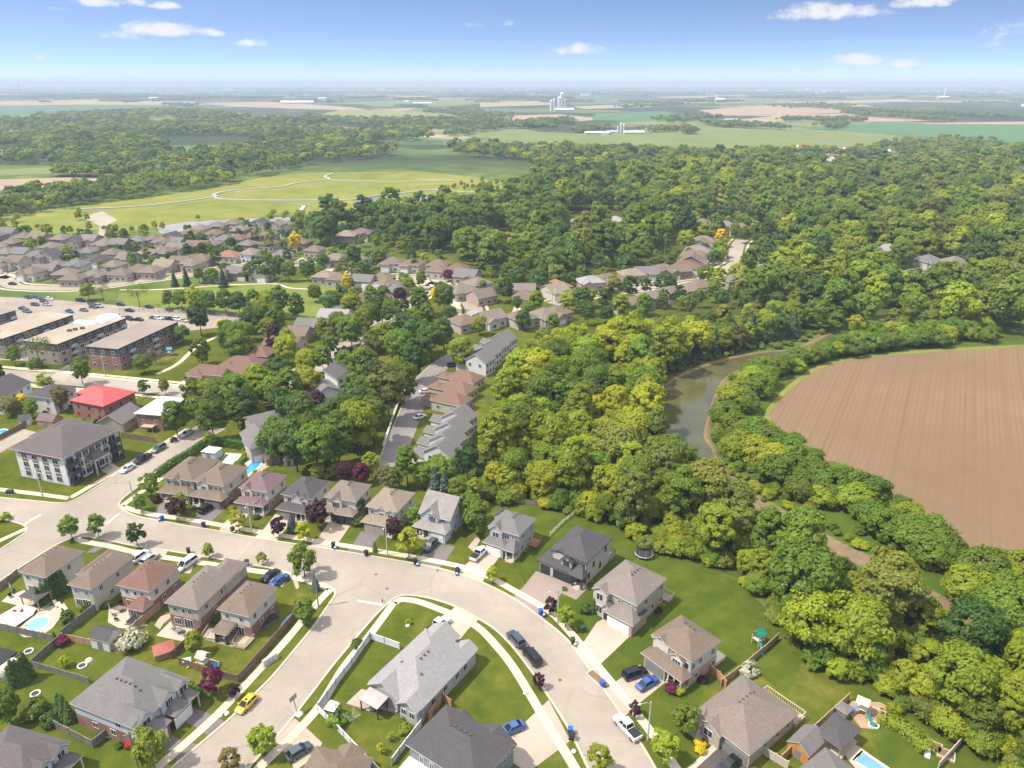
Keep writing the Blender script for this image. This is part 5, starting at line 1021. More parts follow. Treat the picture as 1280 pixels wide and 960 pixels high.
HILLM = ['green', 'yellowgreen', 'olive', 'dark', 'green']
o = []
for p in hp:
    right = p[0] > 130; s = rt.choice([.8, 1.1, 1.3, 1.5, 1.75]) * rt.uniform(.92, 1.08); m = rt.choices(range(5), (3.2, 3, 1.3, .8, 2) if right else (3.2, 1.3, .3, 2.4, 3))[0]; o.append((p[0], p[1], s, s * rt.uniform(.85, 1.1), rt.uniform(0, 6.28), m * 6 + rt.randrange(6)))
forest_object('hillside_woodland', o, 'mid', HILLM, 'broad mixed wood spreading beyond the river and the upper houses')
fp = scatter(BELTL, 9.5, 24) ; fp2 = scatter(WOODL, 15.5, 25, FARHOLES)
clear = lambda p: mnoise.noise((p[0] * .0045, p[1] * .0035, 2.2)) < .17
fp2 = [p for p in fp2 if clear(p)]
forest_object('valley_woodland', mk(fp, .8, 1.15, 4, (3, 1, 1, 2), 4) + mk(fp2, .95, 1.75, 4, (3, 1, 1.5, 3), 4, .85), 'far', ['green', 'yellowgreen', 'olive', 'dark'], 'far valley woods of grey-green trees beyond the wetland meadow')
# tree lines and woods of the far plain
fl = []
rf = random.Random(5)
def line(a, b, dpt, n, s0=1.0):
    A, B = G(*a), G(*b)
    for _ in range(n):
        t = rf.random(); p = A.lerp(B, t); d = rf.random() ** 1.5 * dpt; q = (p.x + rf.uniform(-10, 10), p.y + d)
        fl.append((q[0], q[1], s0 * rf.uniform(.8, 1.5), s0 * rf.uniform(.8, 1.25), rf.uniform(0, 6.28), rf.randrange(12)))
for a, b, dpt, n in (((120, 123), (-60, 123), 900, 500), ((0, 118), (150, 122), 900, 420), ((150, 122.5), (330, 125), 700, 420), ((340, 128), (420, 129), 200, 90), ((200, 132), (235, 134), 160, 70), ((420, 125), (480, 123), 400, 110), ((495, 134), (530, 136), 200, 60), ((530, 142), (640, 149), 260, 160), ((560, 139), (600, 143), 260, 70), ((590, 123), (720, 125), 600, 300),
    ((640, 162), (720, 155), 240, 180), ((655, 158), (690, 162), 140, 80), ((720, 167), (765, 165), 60, 40), ((810, 167), (862, 163), 60, 50), ((855, 168), (870, 168), 60, 25), ((780, 137), (860, 131), 300, 110), ((830, 155), (900, 149), 220, 130), ((895, 159), (985, 163), 160, 130), ((985, 153), (1010, 152), 120, 40), ((1022, 154), (1085, 153), 160, 120), ((1040, 163), (1060, 158), 120, 40), ((1070, 140), (1290, 150), 500, 700), ((1080, 146), (1200, 153), 260, 260),
    ((985, 136), (1070, 133), 420, 160), ((840, 128), (900, 126), 300, 90), ((640, 118), (900, 119), 1200, 420), ((900, 118), (1290, 119), 1300, 500), ((960, 124), (1010, 122), 400, 90), ((300, 117), (640, 117), 1200, 420), ((-60, 113), (640, 112.5), 2500, 700), ((640, 112), (1340, 113), 2500, 700), ((-60, 109.5), (640, 109), 4000, 500), ((640, 109), (1340, 109.5), 4000, 500), ((-200, 107), (1480, 107), 9000, 600),
    ((1180, 200), (1300, 190), 260, 160), ((1000, 196), (1030, 195), 40, 20), ((1040, 197), (1110, 199), 40, 40), ((1150, 208), (1240, 197), 200, 120), ((900, 200), (990, 198), 60, 70), ((750, 194), (900, 199), 60, 80), ((640, 192), (760, 194), 60, 70), ((60, 220), (150, 224), 30, 40), ((560, 172), (640, 160), 160, 90)):
    line(a, b, dpt, n, 1.0 if a[1] > 125 else (1.35 if a[1] > 115 else (2.0 if a[1] > 108 else 2.6)))
rl = random.Random(77)
for _ in range(170):
    py = rl.choice([rl.uniform(107, 112), rl.uniform(111, 120), rl.uniform(118, 130)]); px = rl.uniform(-40, 1320); ln = rl.uniform(15, 110) * (1 if py < 118 else .7)
    line((px, py), (px + ln, py + rl.uniform(-1.2, 1.2)), rl.choice([15, 25, 60, 160]) * (1 if py > 115 else 3), int(ln * rl.uniform(.8, 1.8)), 1.0 if py > 115 else 1.6)
forest_object('distant_treeline', fl, 'far', ['green', 'olive', 'dark'], 'far dark lines of trees across the hazy farm plain')
sheet('lawn', HOUSEHOLE, .0185, M_grass)
# ------------------------------------------------------------------ houses of the middle distance
ORD = ['first', 'second', 'third', 'fourth', 'fifth', 'sixth', 'seventh', 'eighth', 'ninth', 'tenth', 'eleventh', 'twelfth', 'thirteenth', 'fourteenth', 'fifteenth', 'sixteenth', 'seventeenth', 'eighteenth', 'nineteenth', 'twentieth']
CN = {'brown': 'brown-roofed', 'tan': 'tan-roofed', 'taupe': 'taupe-roofed', 'grey': 'grey-roofed', 'dark': 'charcoal-roofed', 'lightgrey': 'light-grey-roofed', 'redbrown': 'red-brown-roofed', 'plum': 'plum-roofed', 'orange': 'orange-roofed', 'mauve': 'mauve-roofed', 'weathered': 'weathered-grey-roofed'}
rh_ = random.Random(3)
def mid(row, group, ang, lst, ze=4.4, w=11, d=12, far=True):
    lst = sorted(lst, key=lambda q: q[0]); dk = {'tan': 'taupe', 'mauve': 'brown'}
    for i, q in enumerate(lst):
        px, py, col = q[:3]; col = dk.get(col, col) if i % 3 else col; o = q[3] if len(q) > 3 else {}
        z = o.get('ze', ze); W_, D_ = o.get('w', w), o.get('d', d); kd = o.get('kind', rh_.choice(['hip', 'hip', 'hip', 'gx'])); wl = o.get('wall', rh_.choice(['beige', 'cream', 'khaki', 'tanbrick', 'brownbrick', 'pinkbrick']))
        p = G(px, py, z + 1.3); a = R(o.get('ang', ang) + rh_.uniform(-4, 4))
        lab = o.get('label') or '%s house, %s from the left %s' % (CN[col], ORD[i], row)
        h = House('detached_house', lab, ze=z, wall=wl, roof=col, kind=kd, pitch=.5 if kd == 'hip' else .48, ov=.5, geo=((p.x, p.y), W_ - 1, D_ - 1, a), group=group)
        if o.get('bay', rh_.random() < .55):
            s = rh_.choice((-1, 1)); h.block(s * W_ * .22 - 2.6, s * W_ * .22 + 2.6, -D_ / 2 - 1.2, 0, z - .3, rh_.choice(['gy', 'hip']), .5, 'garage_roof')
            if rh_.random() < .6: h.gdoor(s * W_ * .22, 4.2, y=-D_ / 2 - 1.2)
            else: h.win('f', s * W_ * .22, 1, 1.8, 1.4, 2, y=-D_ / 2 - 1.2)
            h.win('f', -s * W_ * .25, 1, 1.6, 1.4, 2)
        else: [h.win('f', x, 1.0, 1.5, 1.3, 2) for x in (-W_ * .3, W_ * .05, W_ * .32)]
        if z > 4.8: [h.win('f', x, 3.5, 1.1, 1.2, 2) for x in (-W_ * .3, W_ * .3)]
        h.win('r', -D_ * .2, 1.1, 1.2, 1.2, 2); h.win('r', D_ * .25, 1.1, 1.2, 1.2, 2); h.done()
GM = 'houses of the middle subdivision'
mid('in the back row beside the meadow', GM, -8, [(-6, 291, 'grey'), (12, 287, 'grey'), (30, 293, 'brown'), (49, 294, 'taupe'), (77, 295, 'taupe'), (93, 298, 'dark', {'kind': 'gy'}), (113, 296, 'mauve'), (131, 301, 'tan'), (151, 301, 'grey'), (173, 297, 'grey'), (192, 296, 'brown')], 5.2, 12, 12)
mid('in the front row above the far-left street loop', GM, -10, [(-8, 306, 'tan'), (8, 312, 'tan'), (28, 312, 'grey'), (47, 316, 'grey', {'w': 13}), (61, 315, 'dark', {'kind': 'gy'}), (95, 327, 'grey'), (22, 322, 'mauve', {'w': 10})], 5.4, 12, 11)
mid('in the row along the far-left street', GM, -6, [(2, 326, 'brown'), (57, 333, 'grey', {'w': 14}), (82, 338, 'taupe'), (92, 344, 'brown'), (117, 340, 'taupe'), (151, 338, 'brown'), (174, 333, 'brown'), (187, 335, 'tan')], 4, 12, 11)
mid('between the dark trees and the small pond', GM, -14, [(214, 293, 'dark', {'kind': 'gy'}), (203, 299, 'brown'), (237, 288, 'brown'), (250, 283, 'taupe'), (272, 279, 'grey'), (292, 276, 'brown'), (325, 276, 'dark', {'kind': 'gy'}), (346, 278, 'tan', {'kind': 'gy'})], 5.2, 12, 11)
mid('in the cluster above the orange-roofed house', GM, -8, [(184, 313, 'tan'), (281, 296, 'grey'), (298, 295, 'redbrown'), (315, 293, 'redbrown'), (248, 303, 'brown', {'w': 15}), (221, 306, 'tan'), (264, 302, 'taupe')], 4.2, 12, 11)
mid('tucked between the far-left rows', GM, -12, [(15, 300, 'brown'), (64, 305, 'taupe'), (110, 311, 'grey'), (140, 313, 'brown'), (160, 318, 'taupe'), (122, 320, 'dark'), (206, 311, 'brown'), (222, 299, 'grey'), (268, 289, 'brown'), (301, 284, 'taupe'), (310, 302, 'grey'), (336, 290, 'brown'), (360, 284, 'dark'), (377, 300, 'brown'), (240, 325, 'taupe'), (72, 328, 'grey'), (40, 336, 'brown'), (336, 301, 'redbrown'), (142, 328, 'taupe'), (393, 309, 'brown')], 4.6, 11, 11)
mid('facing the park behind its spruces', GM, -8, [(207, 327, 'tan'), (226, 323, 'brown'), (252, 320, 'brown'), (286, 316, 'orange', {'w': 14, 'label': 'only house with orange terracotta roof, above the park'}), (312, 312, 'tan', {'ze': 6, 'w': 9, 'wall': 'white', 'label': 'tall white house with tan roof beside the orange-roofed house'}), (351, 315, 'grey'), (300, 336, 'grey', {'w': 15}), (327, 338, 'grey'), (269, 339, 'taupe')], 4.0, 12, 11)
mid('in the row under the tall dark wood', GM, -14, [(420, 320, 'mauve', {'w': 15}), (444, 321, 'tan'), (473, 319, 'dark'), (491, 324, 'brown', {'ze': 5}), (516, 326, 'brown', {'ze': 5}), (548, 327, 'brown', {'ze': 5}), (547, 334, 'brown'), (573, 332, 'redbrown'), (584, 340, 'grey', {'w': 13, 'd': 13})], 4.2, 12, 11)
mid('around the mid court by the golden shrub', GM, -12, [(406, 341, 'tan'), (424, 344, 'mauve'), (455, 346, 'grey'), (478, 344, 'brown'), (485, 351, 'brown', {'ang': 40}), (467, 359, 'lightgrey', {'kind': 'gx', 'wall': 'blue'}), (467, 367, 'redbrown', {'w': 17, 'd': 8}), (436, 381, 'grey', {'w': 15}), (448, 375, 'taupe', {'w': 13}), (419, 390, 'lightgrey', {'kind': 'gx', 'wall': 'white', 'w': 14}), (495, 357, 'grey', {'w': 9})], 4, 12, 11)
mid('right of the mid street below the blue-grey roof', GM, 38, [(577, 359, 'taupe', {'w': 15}), (597, 350, 'tan'), (602, 365, 'brown', {'w': 12}), (580, 397, 'brown'), (612, 392, 'tan'), (655, 358, 'taupe', {'ang': 0}), (655, 366, 'brown', {'ang': 0}), (652, 392, 'brown'), (680, 389, 'taupe'), (695, 386, 'brown'), (696, 352, 'orange', {'w': 9, 'label': 'small orange-brown roofed house left of the tree-shaded side street'}), (693, 358, 'tan')], 4, 12, 12)
mid('in the upper row along the tree-shaded side street', GM, 12, [(738, 348, 'lightgrey'), (759, 345, 'mauve'), (768, 348, 'brown', {'w': 9}), (790, 339, 'tan'), (807, 336, 'grey'), (829, 333, 'mauve'), (847, 334, 'brown')], 4.2, 14, 11)
mid('in the stepped row climbing away from the side street', GM, 70, [(857, 329, 'redbrown'), (866, 323, 'plum'), (868, 316, 'brown'), (872, 310, 'mauve'), (876, 303, 'brown'), (880, 298, 'taupe')], 4.2, 12, 16)
mid('on the lower side of the tree-shaded side street', GM, 14, [(783, 375, 'brown'), (814, 367, 'taupe'), (840, 361, 'brown'), (862, 358, 'taupe'), (876, 353, 'brown'), (919, 346, 'grey', {'w': 14}), (966, 323, 'grey'), (968, 332, 'orange', {'w': 14, 'label': 'long orange-brown roofed house at the right end of the side street'})], 4.4, 13, 11)
mid('peeking out of the upper wood', GM, -5, [(433, 291, 'tan'), (452, 288, 'plum'), (587, 290, 'tan'), (609, 290, 'tan'), (627, 294, 'taupe'), (704, 293, 'mauve'), (725, 274, 'tan'), (769, 273, 'lightgrey', {'wall': 'white'}), (878, 276, 'mauve'), (907, 279, 'mauve'), (925, 282, 'mauve')], 5.5, 14, 12)
mid('hidden among the trees right of the river', GM, 20, [(1102, 309, 'lightgrey', {'wall': 'white'}), (1160, 322, 'grey'), (1193, 324, 'taupe'), (1143, 339, 'grey', {'w': 9})], 7, 14, 12)
mid('in the bungalow row above the second street', GM, -12, [(263, 459, 'redbrown', {'w': 15, 'd': 9}), (294, 461, 'redbrown', {'w': 12, 'd': 10}), (304, 449, 'redbrown', {'w': 15, 'd': 10}), (327, 436, 'redbrown', {'w': 10}), (356, 423, 'redbrown', {'w': 15, 'd': 11}), (374, 411, 'brown', {'w': 10}), (388, 400, 'grey', {'w': 12, 'd': 9}), (407, 403, 'grey', {'w': 10, 'd': 8})], 3.4, 12, 10)
mid('beside the big trees left of the townhouses', GM, 35, [(426, 461, 'dark', {'kind': 'gy', 'wall': 'white', 'ze': 5.2, 'w': 9}), (402, 480, 'grey', {'kind': 'gy', 'wall': 'white', 'ze': 4.6, 'w': 9}), (375, 496, 'brown', {'kind': 'hip', 'wall': 'white', 'ze': 3, 'w': 13}), (331, 521, 'grey', {'kind': 'gx'}), (324, 540, 'grey', {'kind': 'gy', 'wall': 'beige', 'ze': 5, 'w': 9, 'd': 10})], 4, 11, 11)
# townhouse row along the lane
def town(lab, pts, ang, wall, roof, ze, wdt, dep, kind):
    for i, (px, py) in enumerate(pts):
        p = G(px, py, ze + 1.5); h = House('townhouse', lab % ORD[i], ze=ze, wall=wall, roof=roof, kind=kind, pitch=.62, ov=.35, geo=((p.x, p.y), wdt - .7, dep - .7, R(ang)), cat='townhouse', group='townhouses along the lane')
        for u in (-dep * .3, 0, dep * .3):
            h.win('r', u, .9, 1.2, 1.3, 2)
            if ze > 4.6: h.win('r', u, 3.4, 1.1, 1.2, 2)
        for x in (-wdt * .25, wdt * .2): h.win('f', x, 3.3 if ze > 4.6 else 1, 1.0, 1.2, 2)
        h.block(-wdt / 2 - 4.5, -wdt / 2, -dep * .3, dep * .3, 2.7, 'gx' if kind == 'gy' else 'hip', .5, 'garage_roof'); h.done()
TA = -28
town('grey-gabled townhouse near the row of maples, %s from the bottom', [(554, 557), (560, 543), (567, 529), (574, 515)], TA, 'white', 'grey', 5.2, 9.5, 7, 'gy')
town('brown-roofed townhouse in the middle of the lane, %s from the bottom', [(565, 494), (572, 480), (581, 467)], TA, 'beige', 'rust', 3.4, 12, 8.5, 'hip')
town('grey-gabled townhouse at the upper end of the lane, %s from the bottom', [(600, 444), (609, 435), (619, 427), (629, 419)], TA, 'white', 'grey', 5.2, 9.5, 7.5, 'gy')
# farms on the plain
WB_ = m_plain('barn_white', (.75, .75, .73), .6); GR_ = m_plain('barn_grey', (.45, .46, .47), .6); RB_ = m_plain('barn_red', (.3, .08, .06), .7); SILO = m_plain('silo_concrete', (.62, .62, .6), .7)
def barn(px, py, w, d, h, ang, rm, lab, cat='barn'):
    k_ = 1 if cat == 'house' else .62; w, d, h = w * k_, d * k_, h * k_
    p = G(px, py); e = empty('farm_barn', p, R(ang), lab, cat); b = MB(); b.box(-w / 2, w / 2, -d / 2, d / 2, 0, h)
    k = .35 * d / 2
    for x in (-w / 2, w / 2): t = [(x, -d / 2, h), (x, d / 2, h), (x, 0, h + k)]; b.face(t if x > 0 else t[::-1])
    b.build('wall', GR_ if rm is WB_ else WB_, e); r = MB(); roof_geo(r, -w / 2 - .4, w / 2 + .4, -d / 2 - .4, d / 2 + .4, h - .1, 'gx', .35, .3); r.build('roof', [rm, WB_], e)
    dr = MB(); dr.box(-2.2, 2.2, -d / 2 - .1, -d / 2, 0, 3.6); dr.build('barn_door', GR_, e)
def silo(px, py, r, h, lab, m=None):
    r, h = r * .6, h * .72
    e = empty('grain_silo', G(px, py), 0, lab, 'silo'); b = MB(); b.lathe((0, 0, 0), [(r, 0), (r, h)], 16); b.build('tank', m or SILO, e); b = MB(); b.lathe((0, 0, h), [(r * 1.05, 0), (r * .75, r * .45), (r * .1, r * .7)], 16); b.build('dome', WB_, e)
barn(742, 168, 62, 22, 6, 8, WB_, 'long white barn left of the farm silos in the green field'); barn(792, 167.5, 70, 24, 6, 4, WB_, 'long white barn right of the farm silos'); barn(765, 167, 40, 18, 7, 12, GR_, 'grey barn between the two white barns'); barn(757, 169, 30, 16, 8, -30, WB_, 'small white barn in front of the farm silos')
silo(776, 165.5, 4, 26, 'tallest white silo of the farm in the green field'); silo(779.5, 165.5, 3.6, 22, 'shorter white silo right of the tallest farm silo'); silo(772, 165.8, 3, 16, 'short white silo left of the tallest farm silo')
for i, (x, r, h, nm) in enumerate(((689, 9, 52, 'slim pale tower left of the grain elevator'), (692.5, 8, 60, 'second slim pale tower of the grain elevator'), (699, 13, 66, 'broad pale grain elevator tower on the plain'), (702, 12, 88, 'tallest pale grain elevator tower on the plain'), (706, 10, 58, 'pale grain elevator tower at the right end'))): silo(x, 139, r, h, nm)
barn(705, 140.5, 110, 50, 16, 5, WB_, 'white storage shed at the foot of the grain elevator', 'shed'); barn(372, 130, 270, 70, 14, 3, WB_, 'long white factory hall on the far left plain', 'factory'); barn(403, 128, 70, 60, 34, 3, GR_, 'grey factory block beside the long white hall', 'factory'); barn(192, 124, 90, 50, 12, 5, WB_, 'white shed in front of the far left tree line', 'shed')
barn(528, 131, 150, 40, 12, 4, WB_, 'long pale barn among trees in the far centre'); barn(508, 129.5, 40, 40, 18, 4, GR_, 'grey barn left of the long pale barn'); barn(899, 128, 80, 60, 26, 5, WB_, 'white barn with high roof on the far right plain'); silo(896, 127, 8, 46, 'white silo beside the far right barn')
barn(887, 152, 30, 18, 7, 10, WB_, 'small white barn in the far right treeline'); barn(914, 151, 60, 18, 6, 5, GR_, 'grey shed near the dark right treeline', 'shed'); barn(1178, 124, 120, 60, 22, 5, WB_, 'white works building far right on the plain', 'factory'); silo(1180, 122.5, 12, 90, 'white works tower far right on the plain'); barn(1283, 133, 60, 40, 12, 5, GR_, 'grey barn at the far right edge')
barn(998, 196, 22, 12, 5, 5, WB_, 'low white house beside the gravel yard', 'house'); barn(1060, 190, 14, 10, 6, 5, RB_, 'red-brown house among the roadside trees', 'house'); barn(1106, 193, 12, 10, 5, 5, WB_, 'white house between roadside trees', 'house'); barn(853, 195, 20, 14, 6, 10, GR_, 'grey house along the field road', 'house'); barn(775, 195, 26, 14, 6, 8, RB_, 'brown house along the field road', 'house'); barn(806, 194, 18, 12, 6, 8, GR_, 'grey roofed house right of the brown roadside house', 'house'); barn(1002, 188, 16, 12, 7, 5, RB_, 'brown house behind the gravel yard', 'house'); barn(940, 198, 14, 12, 6, 5, WB_, 'white house under the dark field trees', 'house'); barn(1164, 213, 18, 14, 8, 30, WB_, 'white house at the edge of the right wood', 'house')
barn(340, 183, 30, 18, 6, 20, ROOF['plum'], 'large plum-roofed house in the valley wood', 'house'); barn(314, 186, 20, 14, 6, 10, ROOF['grey'], 'grey-roofed house left of the plum roof', 'house'); barn(118, 204, 16, 12, 6, 5, ROOF['grey'], 'small grey house in the left valley wood', 'house'); barn(405, 180, 40, 16, 6, 5, WB_, 'long white house in the valley wood', 'house'); barn(560, 181, 16, 12, 6, 5, ROOF['brown'], 'brown house beside the golden tree in the valley', 'house'); barn(572, 179, 14, 12, 6, 5, WB_, 'white shed right of the valley house', 'shed')
silo(552, 131, 0.1, .2, 'x') if False else None
sheet('gravel_lot', gp([(1018, 198), (1028, 192), (1040, 193), (1044, 200), (1034, 204)]), .9, M_gravel)
e = empty('radio_mast', G(28, 127), 0, 'tall slim radio mast on the far left horizon', 'mast'); b = MB(); H_ = 128
for a in (0, 2.09, 4.19): b.tube((1.9 * math.cos(a), 1.9 * math.sin(a), 0), (.9 * math.cos(a), .9 * math.sin(a), H_), .5, .35, 5)
for k in range(20): z = H_ * k / 20; b.box(-1.6, 1.6, -.25, .25, z, z + .4)
b.build('lattice', m_plain('mast_steel', (.35, .35, .36), .5), e); b = MB(); b.tube((0, 0, H_), (0, 0, H_ + 20), .35, .2, 6); b.build('antenna', M_trim, e)
# far town: pale sheds and roofs scattered over the horizon plain
rb = random.Random(8)
for i in range(70):
    px = rb.uniform(0, 1280); py = rb.choice([rb.uniform(108.5, 114), rb.uniform(113, 122)])
    if py > 117 and rb.random() < .4: continue
    p = G(px, py); s = p.y / 3000; b = MB(); w, d, h = rb.uniform(14, 46) * s * .8, rb.uniform(14, 34) * s, rb.uniform(5, 11) * s * .8
    b.box(-w / 2, w / 2, -d / 2, d / 2, 0, h, 0, 1); o = b.build('distant_building', [WB_ if rb.random() < .7 else GR_, GR_ if rb.random() < .5 else WB_]); o.location = p; tag(o, 'tiny pale building on the hazy horizon plain', 'building', 'tiny buildings on the horizon plain')
